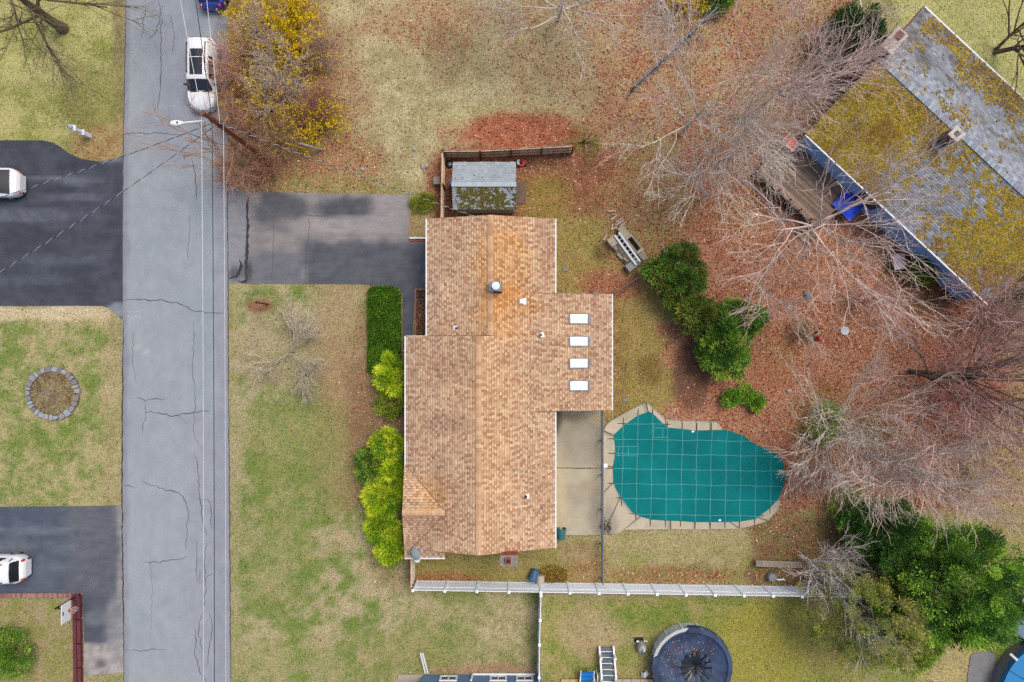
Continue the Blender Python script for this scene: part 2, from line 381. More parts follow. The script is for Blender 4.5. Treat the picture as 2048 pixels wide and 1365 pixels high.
DRIVE_NW = [(-300, 281), (84, 281), (104, 285), (122, 295), (140, 309), (165, 319), (195, 323), (222, 319), (246, 312), (246, 640), (236, 634), (226, 622), (206, 612), (-300, 612)]
DRIVE_SW = [(-300, 1016), (150, 1013), (245, 1011), (248, 1345), (170, 1352), (165, 1187), (-300, 1187)]
DRIVE_E = [(453, 366), (487, 384), (820, 390), (817, 476), (856, 480), (856, 581), (830, 579), (824, 700), (806, 700), (805, 590), (798, 576), (730, 569), (455, 567)]
PATIO = [(1098, 820), (1206, 820), (1206, 1070), (1098, 1070)]
DECK = [(1205, 850), (1250, 825), (1292, 803), (1331, 838), (1432, 842), (1445, 860), (1560, 920), (1560, 1016), (1534, 1041), (1478, 1057), (1246, 1058), (1237, 1068), (1205, 1068)]
HOUSE_FP = [(862, 452), (1100, 452), (1100, 600), (1206, 600), (1206, 815), (1100, 815), (1100, 1080), (830, 1100), (826, 690), (862, 690)]
def hard(X, Y, margin=0):
    px = X*S+1024; py = 682.5-Y*S; r = (px > 246-margin) & (px < 458+margin)
    for p in (DRIVE_NW, DRIVE_SW, DRIVE_E, PATIO, COVER, DECK, HOUSE_FP): r |= inpoly(px, py, p)
    return r
def axis(lo, hi, step, far):
    m = list(np.arange(lo, hi+1e-6, step)); d = step; a = lo; left = []
    while a > -far: d *= 1.5; a -= d; left.append(a)
    d = step; a = hi; right = []
    while a < far: d *= 1.5; a += d; right.append(a)
    return np.array(left[::-1]+m+right)
gx = axis(-37.5, 37.5, .2, 900); gy = axis(-25.5, 25.5, .2, 900)
GX, GY = np.meshgrid(gx, gy)
ALBG = 1.36                  # rough turf shades itself, so its own colour is lighter than it looks
GC = paint(ZONES, GX, GY, 0, ALBG); GC = GC*.93+GC.mean(-1, keepdims=True)*.07
GZ = -.012-.035*fbm(GX*.8, GY*.8, 9, 4)
GV = np.stack([GX, GY, GZ], -1).reshape(-1, 3); ny_, nx_ = GX.shape
ii = (np.arange(ny_-1)[:, None]*nx_+np.arange(nx_-1)[None, :]).ravel()
GF = np.stack([ii, ii+1, ii+1+nx_, ii+nx_], 1)
MT['ground'] = material('lawn_and_leaf_soil', attr=True, rough=.95, var=.30, scale=7, fine=20, fvar=.42, bump=.03, bscale=26, spec=.1)
ground = link_mesh('ground', np_mesh('ground', GV, GF, MT['ground'], GC.reshape(-1, 3), True)); tag(ground, kind='structure')
rng = np.random.default_rng(11)
def gz(X, Y): return -.012-.035*fbm(X*.8, Y*.8, 9, 4)
def tris(P, D, N, L, Wd):  # slivers: base P, direction D (unit), side N (unit)
    n = len(P); V = np.empty((n, 3, 3)); V[:, 0] = P-N*Wd[:, None]; V[:, 1] = P+N*Wd[:, None]; V[:, 2] = P+D*L[:, None]
    return V.reshape(-1, 3), np.arange(n*3).reshape(-1, 3)
# short grass: blades in the colours of the turf they stand in
def grass():
    n = 230000; X = rng.uniform(-37, 37, n); Y = rng.uniform(-25, 25, n)
    k = ~hard(X, Y, 2); X = X[k]; Y = Y[k]; lt = litter(X, Y); k = rng.random(len(X)) > lt*1.1; X = X[k]; Y = Y[k]; n = len(X)
    c = paint(ZONES, X, Y, 0, ALBG)
    lum = c.mean(1, keepdims=True); v = rng.normal(1.05, .30, (n, 1)).clip(.5, 2.2)
    green = (c[:, 1] > c[:, 0]*.97)[:, None]; g = lum*np.array([.72, 1.18, .42]); st = lum*np.array([1.6, 1.4, 1.05])
    u = rng.random((n, 1)); c = np.where(u < np.where(green, .42, .12), g, np.where(u > .8, st, c))*v
    a = rng.uniform(0, 2*np.pi, n); t = rng.uniform(.25, 1.1, n)
    D = np.stack([np.cos(a)*np.cos(t), np.sin(a)*np.cos(t), np.sin(t)], 1); N = np.stack([-np.sin(a), np.cos(a), 0*a], 1)
    V, F = tris(np.stack([X, Y, gz(X, Y)], 1), D, N, rng.uniform(.07, .16, n), rng.uniform(.012, .03, n))
    o = link_mesh('grass', np_mesh('grass', V, F, MT['leaf'], np.repeat(c, 3, 0))); tag(o, 'short patchy spring grass over the lawns', 'grass', kind='stuff')
grass()
LEAFC = np.array([C(184, 108, 68), C(206, 150, 112), C(160, 90, 58), C(224, 186, 150), C(118, 76, 54), C(202, 132, 84), C(180, 126, 92), C(240, 214, 186)])
LEAFP = np.array([.18, .18, .12, .13, .12, .13, .08, .06])
def quads_leaf(X, Y, Z, size, rng):
    n = len(X); a = rng.uniform(0, 2*np.pi, n); tx = rng.normal(0, .35, n); ty = rng.normal(0, .35, n)
    u = np.stack([np.cos(a), np.sin(a), tx], 1); v = np.stack([-np.sin(a), np.cos(a), ty], 1); P = np.stack([X, Y, Z], 1)
    s_ = size[:, None]; V = np.empty((n, 4, 3)); V[:, 0] = P-u*s_; V[:, 1] = P-v*s_*.55; V[:, 2] = P+u*s_; V[:, 3] = P+v*s_*.55
    return V.reshape(-1, 3), np.arange(n*4).reshape(-1, 4)
def leaves():
    n = 330000; X = rng.uniform(-37, 37, n); Y = rng.uniform(-25, 25, n); k = ~hard(X, Y, 2); X = X[k]; Y = Y[k]
    k = rng.random(len(X)) < litter(X, Y)*.95; X = X[k]; Y = Y[k]; n = len(X)
    c = LEAFC[rng.choice(len(LEAFC), n, p=LEAFP)]*1.2*rng.normal(1, .26, (n, 1)).clip(.4, 1.8)
    red = sstep(.42, .6, fbm(X*.25, Y*.25, 88, 3))[:, None]; c = c*(1+red*np.array([.04, -.10, -.12]))
    V, F = quads_leaf(X, Y, gz(X, Y)+rng.uniform(.01, .06, n), rng.uniform(.035, .085, n), rng)
    o = link_mesh('fallen_leaves', np_mesh('fallen_leaves', V, F, MT['leaf'], np.repeat(c, 4, 0))); tag(o, 'rust brown fallen leaves on the ground under the bare trees', 'leaves', kind='stuff')
leaves()
# ------------------------------------------------------------------ paved sheets (colour painted per vertex: worn, sealed and stained areas)
def resample(P, n):
    P = np.array(P, float); d = np.r_[0, np.cumsum(np.hypot(*np.diff(P, axis=0).T))]; t = np.linspace(0, d[-1], n)
    return np.stack([np.interp(t, d, P[:, 0]), np.interp(t, d, P[:, 1])], 1)
def sheet(name, A, B, n, m, z, zones, mat, edge=.0, kind='structure', thick=.0, seed=0):
    a = resample(A, n); b = resample(B, n); t = np.linspace(0, 1, m)[None, :, None]
    P = a[:, None]*(1-t)+b[:, None]*t; X = (P[..., 0]-1024)/S; Y = (682.5-P[..., 1])/S
    X = X.copy(); Y = Y.copy()
    if edge:
        X[:, 0] += (fbm(Y[:, 0]*1.3, X[:, 0], 5)-.5)*edge; X[:, -1] += (fbm(Y[:, -1]*1.3, X[:, -1], 6)-.5)*edge
    c = paint(zones, X, Y, seed); V = np.stack([X, Y, np.full(X.shape, z)], -1).reshape(-1, 3)
    i = (np.arange(n-1)[:, None]*m+np.arange(m-1)[None, :]).ravel(); F = np.stack([i, i+1, i+1+m, i+m], 1)
    nrm = np.cross(V[F[0, 1]]-V[F[0, 0]], V[F[0, 2]]-V[F[0, 0]])
    if nrm[2] < 0: F = F[:, ::-1]
    o = link_mesh(name, np_mesh(name, V, F, mat, c.reshape(-1, 3))); tag(o, kind=kind); return o
MT['asphalt'] = material('road_asphalt', attr=True, rough=.92, var=.07, scale=1.2, fine=34, fvar=.12, bump=.003, bscale=120, spec=.2, stretch=(1.4, .7, 1))
ROADZ = [('r', -9000, -9000, 9000, 9000, 5, (160, 168, 173), (168, 175, 180), 1, 1.0), ('r', 300, -900, 410, 330, 40, (150, 157, 168), (158, 165, 176), .8, 1.0), ('r', 430, -900, 470, 380, 20, (136, 134, 146), (150, 150, 160), .8, .6),
  ('r', 430, 400, 470, 2000, 14, (150, 152, 164), (160, 163, 172), .7, .5), ('r', 240, -900, 256, 2000, 8, (134, 134, 144), (150, 150, 158), .7, .5), ('r', 395, 0, 425, 2000, 20, (152, 162, 170), (160, 170, 178), .5, .6),
  ('r', 375, 830, 425, 1400, 16, (156, 160, 170), (170, 174, 182), .5, .3), ('e', 276, 695, 6, 6, 1, (196, 196, 196), (196, 196, 196), .7, .5), ('e', 292, 703, 5, 5, 1, (196, 196, 196), (196, 196, 196), .7, .5), ('e', 405, 640, 6, 5, 1, (192, 192, 192), (192, 192, 192), .7, .5)]
road = sheet('road', ROAD_L, ROAD_R, 260, 34, .004, ROADZ, MT['asphalt'], .12)
BLK = [('r', -9000, -9000, 9000, 9000, 5, (70, 73, 84), (84, 88, 99), 1, 1.3), ('e', 110, 362, 90, 9, .9, (128, 134, 146), (110, 116, 128), .8, .4), ('e', 60, 432, 110, 14, .9, (116, 122, 134), (96, 102, 114), .8, .4), ('e', 150, 395, 60, 7, .9, (110, 116, 128), (92, 98, 110), .7, .4), ('e', 120, 520, 110, 10, .9, (100, 106, 118), (88, 94, 106), .7, .4), ('e', 40, 560, 90, 9, .9, (98, 104, 116), (84, 90, 102), .7, .4), ('e', 60, 470, 70, 10, .9, (62, 65, 76), (70, 74, 84), .7, .4), ('e', 170, 330, 60, 8, .9, (60, 62, 72), (70, 73, 84), .7, .4), ('r', 215, 281, 250, 620, 14, (66, 70, 80), (86, 90, 100), .7, .5), ('e', 234, 622, 22, 14, .6, (150, 156, 164), (140, 146, 154), .9, .4), ('e', 222, 316, 26, 10, .8, (146, 146, 150), (130, 130, 136), .8, .4), ('e', 75, 372, 60, 14, .9, (54, 56, 66), (62, 66, 76), .7, .4)]
def polysheet(name, poly, z, zones, mat, kind='structure', step=7, seed=0):
    """fills an outline given in photo pixels with a fine triangulated sheet"""
    import bmesh
    xs = [p[0] for p in poly]; ys = [p[1] for p in poly]; bm = bmesh.new()
    bm.faces.new([bm.verts.new((p[0], p[1], 0)) for p in poly])
    for ax, lo, hi in ((0, min(xs), max(xs)), (1, min(ys), max(ys))):
        for c_ in np.arange(lo+step*.77, hi, step):
            co = (c_, 0, 0) if ax == 0 else (0, c_, 0); no = (1, 0, 0) if ax == 0 else (0, 1, 0)
            bmesh.ops.bisect_plane(bm, geom=bm.verts[:]+bm.edges[:]+bm.faces[:], plane_co=co, plane_no=no)
    me = bpy.data.meshes.new(name); bm.to_mesh(me); bm.free()
    P = np.empty(len(me.vertices)*3); me.vertices.foreach_get('co', P); P = P.reshape(-1, 3); X = (P[:, 0]-1024)/S; Y = (682.5-P[:, 1])/S
    V = np.stack([X, Y, np.full(len(X), z)], 1); me.vertices.foreach_set('co', V.ravel())
    a = me.color_attributes.new('Col', 'FLOAT_COLOR', 'POINT'); c4 = np.ones((len(X), 4)); c4[:, :3] = paint(zones, X, Y, seed); a.data.foreach_set('color', c4.ravel())
    me.materials.append(mat); me.update()
    if me.polygons[0].normal.z < 0: me.flip_normals()
    o = link_mesh(name, me); tag(o, kind=kind); return o
MT['blacktop'] = material('driveway_asphalt', attr=True, rough=.85, var=.14, scale=2.2, fine=26, fvar=.14, bump=.004, bscale=120, spec=.2, stretch=(.35, 1.4, 1))
polysheet('driveway_across', DRIVE_NW, .008, BLK, MT['blacktop'])
BLK2 = [('r', -9000, -9000, 9000, 9000, 5, (98, 106, 120), (84, 92, 106), 1, 1.1), ('e', 90, 1060, 90, 8, .9, (128, 134, 144), (110, 116, 128), .7, .4), ('e', 150, 1135, 50, 8, .9, (134, 138, 146), (112, 118, 128), .7, .4), ('r', 140, 1000, 250, 1190, 30, (112, 114, 120), (98, 102, 110), .8, .5), ('r', -300, 1085, 150, 1105, 24, (122, 128, 138), (100, 106, 118), .6, .4), ('r', 150, 1190, 250, 1290, 16, (94, 98, 108), (84, 88, 98), .8, .5), ('r', 236, 1000, 255, 1400, 8, (164, 162, 160), (150, 148, 148), .85, .4), ('r', 160, 1285, 250, 1400, 14, (186, 180, 172), (150, 146, 142), .95, .35), ('e', 230, 1250, 18, 60, .8, (158, 158, 160), (140, 140, 144), .8, .4), ('e', 200, 1328, 14, 8, .8, (90, 86, 84), (110, 106, 102), .7, .2), ('e', 195, 1235, 26, 14, .9, (128, 132, 138), (112, 116, 124), .7, .3)]
polysheet('driveway_with_apron', DRIVE_SW, .008, BLK2, MT['blacktop'])
DRV = [('r', -9000, -9000, 9000, 9000, 5, (154, 149, 146), (138, 135, 135), 1, .7), ('r', 440, 360, 494, 580, 5, (146, 148, 154), (158, 158, 160), .95, .5), ('e', 560, 420, 55, 36, .45, (84, 87, 93), (98, 100, 105), .92, .4), ('e', 697, 421, 66, 30, .4, (82, 84, 90), (96, 98, 103), .95, .4),
  ('r', 600, 480, 860, 700, 22, (84, 88, 97), (98, 101, 109), .95, .5), ('r', 494, 505, 620, 580, 30, (104, 106, 116), (118, 120, 128), .8, .5), ('r', 800, 560, 860, 720, 8, (84, 86, 96), (96, 98, 108), .9, .4), ('e', 700, 448, 130, 14, .9, (176, 168, 164), (162, 156, 156), .8, .5), ('e', 780, 420, 36, 40, .8, (172, 162, 160), (158, 150, 150), .8, .5), ('e', 495, 545, 10, 22, .9, (66, 64, 68), (84, 82, 86), .8, .3), ('e', 470, 548, 14, 16, .9, (78, 78, 84), (96, 94, 98), .8, .3)]
driveway = polysheet('driveway_at_house', DRIVE_E, .008, DRV, MT['blacktop'])
# cracks and painted road-edge shadow lines: narrow dark strips laid on the asphalt
MT['crack'] = material('crack_shadow', C(92, 94, 104), .95, .2, 5, 40, .15)
MT['crack_dark'] = material('tar_crack', C(66, 66, 74), .95, .3, 3, 40, .2)
def crack_and_shade_line(parent, P, wd, z=.013, mat='crack', seed=0, jit=2.0):
    r_ = random.Random(seed); Q = resample(P, max(4, int(sum(math.dist(a, b) for a, b in zip(P, P[1:]))/6)))
    mb = MB(); Ls = []; Rs = []
    for i, (x, y) in enumerate(Q):
        t = 1-abs(2*i/(len(Q)-1)-1)**4; ww = max(.004, wd*(.35+.65*t)*r_.uniform(.5, 1.2))/2
        d = Q[min(i+1, len(Q)-1)]-Q[max(i-1, 0)]; d = d/np.hypot(*d); n_ = (-d[1], d[0]); j = r_.uniform(-jit, jit)
        x += n_[0]*j; y += n_[1]*j; p = W(x, y, z)
        Ls.append((p[0]+n_[0]*ww, p[1]-n_[1]*ww, z)); Rs.append((p[0]-n_[0]*ww, p[1]+n_[1]*ww, z))
    a = mb.pts(Ls); b = mb.pts(Rs); n = len(Q)
    for i in range(n-1): mb.f.append((a+i, b+i, b+i+1, a+i+1))
    return mb.build('crack', MT[mat], parent)
rc = [([(246, 601), (280, 599), (330, 601), (365, 610), (385, 621), (420, 626), (448, 627)], .05), ([(272, 795), (290, 801), (333, 797)], .04), ([(290, 801), (292, 828), (283, 870)], .03), ([(290, 826), (300, 824), (350, 833), (380, 825), (420, 823)], .05), ([(355, 833), (375, 847)], .03), ([(389, 640), (385, 720), (390, 800), (388, 870), (408, 905)], .03),
  ([(250, 970), (272, 976)], .05), ([(282, 965), (320, 976), (365, 990), (378, 1030)], .05), ([(390, 908), (396, 940), (399, 985), (405, 1040), (415, 1070)], .05), ([(395, 997), (420, 1003), (424, 1060)], .04), ([(286, 1125), (320, 1125), (372, 1115)], .04), ([(400, 1140), (400, 1168), (425, 1145)], .035), ([(388, 1255), (393, 1280), (390, 1310), (400, 1345), (412, 1365)], .05), ([(420, 1225), (424, 1260), (415, 1330)], .04),
  ([(318, 0), (322, 30), (310, 70), (295, 78)], .05), ([(290, 15), (286, 50), (283, 78)], .035), ([(325, 10), (322, 60), (322, 130), (320, 180), (316, 220)], .05), ([(245, 268), (300, 266), (360, 268)], .04), ([(383, 318), (392, 360), (394, 400)], .05), ([(380, 430), (378, 470), (375, 520)], .03), ([(268, 665), (264, 720), (274, 770)], .025), ([(395, 1080), (392, 1120), (394, 1165)], .03), ([(378, 1010), (374, 1060), (372, 1100)], .025),
  ([(340, 30), (348, 70), (345, 110)], .03), ([(300, 1100), (305, 1190), (300, 1280)], .015), ([(413, 1085), (409, 1130), (411, 1180), (405, 1240)], .04), ([(247, 1300), (280, 1302), (330, 1298)], .03), ([(402, 1230), (396, 1262), (404, 1300)], .04)]
for i, (p, w_) in enumerate(rc): crack_and_shade_line(road, p, w_*1.2, seed=i)
crack_and_shade_line(road, [(456, 290), (455, 420), (456, 560), (457, 800)], .06, seed=50, jit=.6, mat='crack_dark'); crack_and_shade_line(road, [(247, 640), (245, 800), (244, 1000), (246, 1180), (248, 1365)], .09, seed=51, jit=1.0, mat='crack_dark'); crack_and_shade_line(road, [(457, 800), (459, 1000), (461, 1365)], .08, seed=52, jit=.8)  # right-edge strips are painted shadow lines; the left edge is cracked asphalt
crack_and_shade_line(road, [(252, 0), (249, 150), (247, 280), (245, 420), (244, 600)], .07, seed=53, jit=.8)
for i, (p, w_, m_) in enumerate([([(495, 390), (494, 430), (496, 470), (493, 520), (492, 568)], .20, 'crack_dark'), ([(620, 430), (617, 470), (611, 520), (610, 568)], .05, 'crack'), ([(590, 418), (620, 432), (660, 434)], .05, 'crack'), ([(546, 440), (547, 500), (543, 560)], .04, 'crack'), ([(458, 558), (475, 552), (484, 530), (478, 520)], .22, 'crack_dark'), ([(476, 562), (486, 565), (493, 560)], .2, 'crack_dark')]):
    crack_and_shade_line(driveway, p, w_, .014, m_, 70+i, 1.4)
# faint chalk marks left by surveyors on the road
mb = MB()
for x0, pts in ((253, [(0, 0), (5, -3), (5, 4), (1, 6)]), (262, [(4, -3), (0, 0), (4, 2), (0, 5)]), (270, [(0, 5), (0, -3), (4, 4), (4, -3)]), (277, [(0, -3), (2, 1), (5, -3), (2, 5)])):
    for a, b in zip(pts, pts[1:]): mb.bar(W(x0+a[0], 634+a[1], .014), W(x0+b[0], 634+b[1], .014), .025, .002)
mb.bar(W(252, 624, .014), W(283, 624, .014), .02, .002)
MT['chalk'] = material('chalk_mark', C(205, 208, 214), .9, .3, 4, 40, .2)
mb.build('chalk_mark', MT['chalk'], road)
# ------------------------------------------------------------------ the house with the tan shingle roof
MT['shingle'] = material('asphalt_shingle', attr=True, rough=.95, var=.06, scale=1.0, fine=60, fvar=.14, bump=.002, bscale=150, spec=.15)
MT['siding'] = material('pale_siding', C(236, 230, 220), .7, .06, 1, 20, .05)
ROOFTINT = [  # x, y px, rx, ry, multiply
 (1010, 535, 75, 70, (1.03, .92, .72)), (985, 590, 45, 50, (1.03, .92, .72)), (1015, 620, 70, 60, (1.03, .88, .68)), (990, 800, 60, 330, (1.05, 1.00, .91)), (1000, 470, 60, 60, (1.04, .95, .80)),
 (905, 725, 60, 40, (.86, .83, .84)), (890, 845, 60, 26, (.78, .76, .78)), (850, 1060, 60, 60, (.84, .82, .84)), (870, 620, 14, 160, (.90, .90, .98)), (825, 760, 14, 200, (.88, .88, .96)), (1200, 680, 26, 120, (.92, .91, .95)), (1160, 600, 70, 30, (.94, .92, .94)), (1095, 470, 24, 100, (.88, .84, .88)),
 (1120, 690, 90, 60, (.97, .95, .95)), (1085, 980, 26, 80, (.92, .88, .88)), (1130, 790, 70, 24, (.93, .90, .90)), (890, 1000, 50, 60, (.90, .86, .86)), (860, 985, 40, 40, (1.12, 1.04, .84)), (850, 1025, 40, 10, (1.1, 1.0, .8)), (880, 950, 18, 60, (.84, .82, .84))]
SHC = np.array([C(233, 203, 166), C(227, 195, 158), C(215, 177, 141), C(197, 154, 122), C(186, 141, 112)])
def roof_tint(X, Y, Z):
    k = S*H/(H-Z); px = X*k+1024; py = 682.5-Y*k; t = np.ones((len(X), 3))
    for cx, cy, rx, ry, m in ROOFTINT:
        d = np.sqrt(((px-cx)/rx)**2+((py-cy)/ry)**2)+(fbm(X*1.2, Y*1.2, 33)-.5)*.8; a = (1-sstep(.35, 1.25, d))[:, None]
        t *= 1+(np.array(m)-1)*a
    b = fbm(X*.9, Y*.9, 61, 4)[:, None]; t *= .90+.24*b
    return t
def shingles(P0, u, v, vmax, spans, parent, name='shingle_field', expo=.165, palette=SHC, tint=roof_tint, seed=1, wmin=.15, wmax=.20, lift=.014, smear=0.0):
    """courses of tabs on a sloped plane: P0 eave corner, u along the eave, v up the slope; spans(v) gives [(u0,u1)]"""
    r_ = np.random.default_rng(seed); u = np.array(u, float); v = np.array(v, float); n_ = np.cross(u, v); n_ /= np.linalg.norm(n_)
    if n_[2] < 0: n_ = -n_
    A = []; nc = int(math.ceil(vmax/expo))
    for i in range(nc):
        v0 = i*expo; v1 = min(v0+expo*1.12, vmax)
        for a, b in spans(min(v0+expo*.5, vmax)):
            x = a-r_.uniform(0, wmin); alt = i % 2
            while x < b:
                w_ = r_.uniform(wmin, wmax); x1 = min(x+w_, b); x0 = max(x, a)
                if x1-x0 > .01: A.append((x0, x1, v0, v1, alt))
                x += w_; alt = 1-alt
    A = np.array(A); n = len(A)
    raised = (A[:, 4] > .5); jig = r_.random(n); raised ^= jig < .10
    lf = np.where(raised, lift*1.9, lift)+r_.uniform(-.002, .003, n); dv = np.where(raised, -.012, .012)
    P0 = np.array(P0, float)
    def pt(uu, vv, h): return P0+uu[:, None]*u+vv[:, None]*v+h[:, None]*n_
    z = np.zeros(n)
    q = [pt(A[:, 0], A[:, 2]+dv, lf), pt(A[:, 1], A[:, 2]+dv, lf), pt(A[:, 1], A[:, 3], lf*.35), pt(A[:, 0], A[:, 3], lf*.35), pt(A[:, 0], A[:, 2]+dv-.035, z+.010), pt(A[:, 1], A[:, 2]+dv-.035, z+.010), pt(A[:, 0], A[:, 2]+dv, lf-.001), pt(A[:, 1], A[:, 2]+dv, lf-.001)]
    V = np.stack(q, 1).reshape(-1, 3); b0 = np.arange(n)*8
    F = np.concatenate([np.stack([b0, b0+1, b0+2, b0+3], 1), np.stack([b0+4, b0+5, b0+7, b0+6], 1)])
    up = np.cross(u, v)[2]
    if up < 0: F = F[:, ::-1]
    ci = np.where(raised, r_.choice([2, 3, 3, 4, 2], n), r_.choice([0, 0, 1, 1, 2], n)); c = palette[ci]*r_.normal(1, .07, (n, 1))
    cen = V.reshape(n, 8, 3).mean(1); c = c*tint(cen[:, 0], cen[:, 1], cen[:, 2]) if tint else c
    org = np.array(world_loc(parent)); me = np_mesh(name, V-org, F, MT['shingle'], np.repeat(c, 8, 0)*np.tile(np.array([1, 1, 1, 1, .5, .5, .5, .5]), n)[:, None]); o = link_mesh(name, me, parent); o['kind'] = 'stuff'; return o  # lower strip of each tab coloured dark: printed band doubling as painted shadow line
def slab(mb, pts, t=.10):
    """a roof deck: polygon given counter-clockwise from above, thickened downward"""
    n = len(pts); a = mb.pts(pts); b = mb.pts([(x, y, z-t) for x, y, z in pts])
    mb.f.append(tuple(a+i for i in range(n))); mb.f.append(tuple(b+n-1-i for i in range(n)))
    for i in range(n): j = (i+1) % n; mb.f.append((b+i, b+j, a+j, a+i))
ZE, SL = 2.75, .3265
XE, XW_N, XW_S, RN, RS = 2.66, -5.29, -6.61, -1.31, -2.02
YN, YS, YM = 7.66, -12.95, .30
ZRN = ZE+SL*(XE-RN); ZRS = ZE+SL*(XE-RS); ZWN = ZRN-SL*(RN-XW_N); ZWS = ZRS-SL*(RS-XW_S)
house = thing('house', 'long tan shingled house with four skylights beside the covered pool', 'house', (-2, -2.6, 0))
roof = MB()
slab(roof, [(XE, YS, ZE), (XE, YN, ZE), (RN, YN, ZRN), (RN, YM, ZRN), (RS, YM, ZRS), (RS, YS, ZRS)])
slab(roof, [(RN, YM, ZRN), (RN, YN, ZRN), (XW_N, YN, ZWN), (XW_N, YM, ZWN)])
slab(roof, [(RS, YS, ZRS), (RS, YM, ZRS), (XW_S, YM, ZWS), (XW_S, YS, ZWS)])
GYR, GZR, GS = -10.54, 3.62, .31                                # little cross gable on the street side
def gval(Y): z = GZR-GS*abs(Y-GYR); return RS-(ZRS-z)/SL
GN, GSO, GXW = -7.75, -13.56, -6.74
slab(roof, [(GXW, GYR, GZR), (GXW, GN, GZR-GS*(GYR-GN)*-1), (gval(GN)+.2, GN, GZR-GS*(GN-GYR)), (gval(GYR), GYR, GZR)])
slab(roof, [(GXW, GYR, GZR), (gval(GYR), GYR, GZR), (gval(-12.9), -12.95, GZR-GS*2.41), (-4.22, -12.97, GZR-GS*2.43), (-4.22, GSO, GZR-GS*3.02), (GXW, GSO, GZR-GS*3.02)])
XS, ZS0 = 1.10, ZE+SL*(XE-1.10); XX, ZX = 6.22, 2.62; YXN, YXS = 2.94, -4.35; SX = (ZS0-ZX)/(XX-XS)
slab(roof, [(XX, YXS, ZX), (XX, YXN, ZX), (XS, YXN, ZS0), (XS, YXS, ZS0)], .14)
roof_o = roof.build('roof', material('roof_deck', C(150, 110, 88), .95), house)
un = math.sqrt(1+SL*SL); ve = (-1/un, 0, SL/un); vw = (1/un, 0, SL/un)
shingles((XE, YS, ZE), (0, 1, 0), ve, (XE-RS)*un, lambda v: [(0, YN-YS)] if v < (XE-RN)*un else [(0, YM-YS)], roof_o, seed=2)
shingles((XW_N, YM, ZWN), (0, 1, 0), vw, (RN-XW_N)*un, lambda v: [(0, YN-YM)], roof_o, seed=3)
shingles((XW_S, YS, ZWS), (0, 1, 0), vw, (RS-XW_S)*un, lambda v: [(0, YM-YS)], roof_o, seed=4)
ug = math.sqrt(1+GS*GS)
def sp_n(v): Y = GN-v/ug; return [(0, max(.05, gval(Y)-GXW+.05))]
shingles((GXW, GN, GZR-GS*(GN-GYR)), (1, 0, 0), (0, -1/ug, GS/ug), (GN-GYR)*ug, sp_n, roof_o, seed=5)
def sp_s(v): Y = GSO+v/ug; return [(0, -4.22-GXW)] if Y < -12.97 else [(0, max(.05, gval(Y)-GXW+.05))]
shingles((GXW, GSO, GZR-GS*(GYR-GSO)), (1, 0, 0), (0, 1/ug, GS/ug), (GYR-GSO)*ug, sp_s, roof_o, seed=6)
ux = math.sqrt(1+SX*SX)
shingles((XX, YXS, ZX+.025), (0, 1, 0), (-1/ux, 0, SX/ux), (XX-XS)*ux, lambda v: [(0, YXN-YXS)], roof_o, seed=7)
# ridge caps, one by one
CAP = [material('ridge_cap_%d' % i, c, .95, .1, 2, 50, .12) for i, c in enumerate((C(226, 184, 142), C(218, 174, 132), C(232, 194, 154), C(204, 158, 120)))]
def ridge(p, q, sl, parent, seed, step=.26, half=.17):
    p = Vector(p); q = Vector(q); d = (q-p); L = d.length; d = d/L; s_ = Vector((-d.y, d.x, 0)); n = int(L/step); r_ = random.Random(seed)
    mes = []
    for m in CAP:
        mb = MB(); P = []
        for e, h in ((0, .062), (step*1.08, .034)):
            for a in (-1, 0, 1): P.append(d*e+s_*(a*half)+Vector((0, 0, h-abs(a)*half*sl*.92)))
        b = mb.pts(P); mb.f += [(b, b+1, b+4, b+3), (b+1, b+2, b+5, b+4)]
        b = mb.pts([x+Vector((0, 0, -.05)) for x in P[:3]]); mb.f += [(b, b+1, 1, 0), (b+1, b+2, 2, 1)]
        if d.cross(s_).z < 0: mb.f = [f[::-1] for f in mb.f]
        mes.append(mb.mesh('ridge_shingle', m))
    base = p-world_loc(parent)
    for i in range(n): place('ridge_shingle', mes[r_.choice([0, 0, 0, 1, 1, 2, 3])], parent, base+d*(i*step))
ridge((RN, YN, ZRN), (RN, YM, ZRN), SL, roof_o, 1); ridge((RS, YM, ZRS), (RS, YS, ZRS), SL, roof_o, 2); ridge((GXW, GYR, GZR), (gval(GYR)+.1, GYR, GZR), GS, roof_o, 3)
# valley and step flashing lines
MT['valley'] = material('valley_dark', C(128, 98, 86), .9)
for p, q in (((GXW+.1, GN, GZR-GS*(GN-GYR)+.03), (gval(GYR), GYR, GZR+.03)), ((gval(-12.9), -12.93, GZR-GS*2.39+.035), (gval(GYR), GYR, GZR+.03)), ((RN, YM+.02, ZRN+.02), (XW_N, YM+.02, ZWN+.02)), ((XS, YXN+.01, ZS0+.01), (XE, YXN+.01, ZE+.35))):
    MB().bar(p, q, .04, .015).build('valley_flashing', MT['valley'], roof_o)
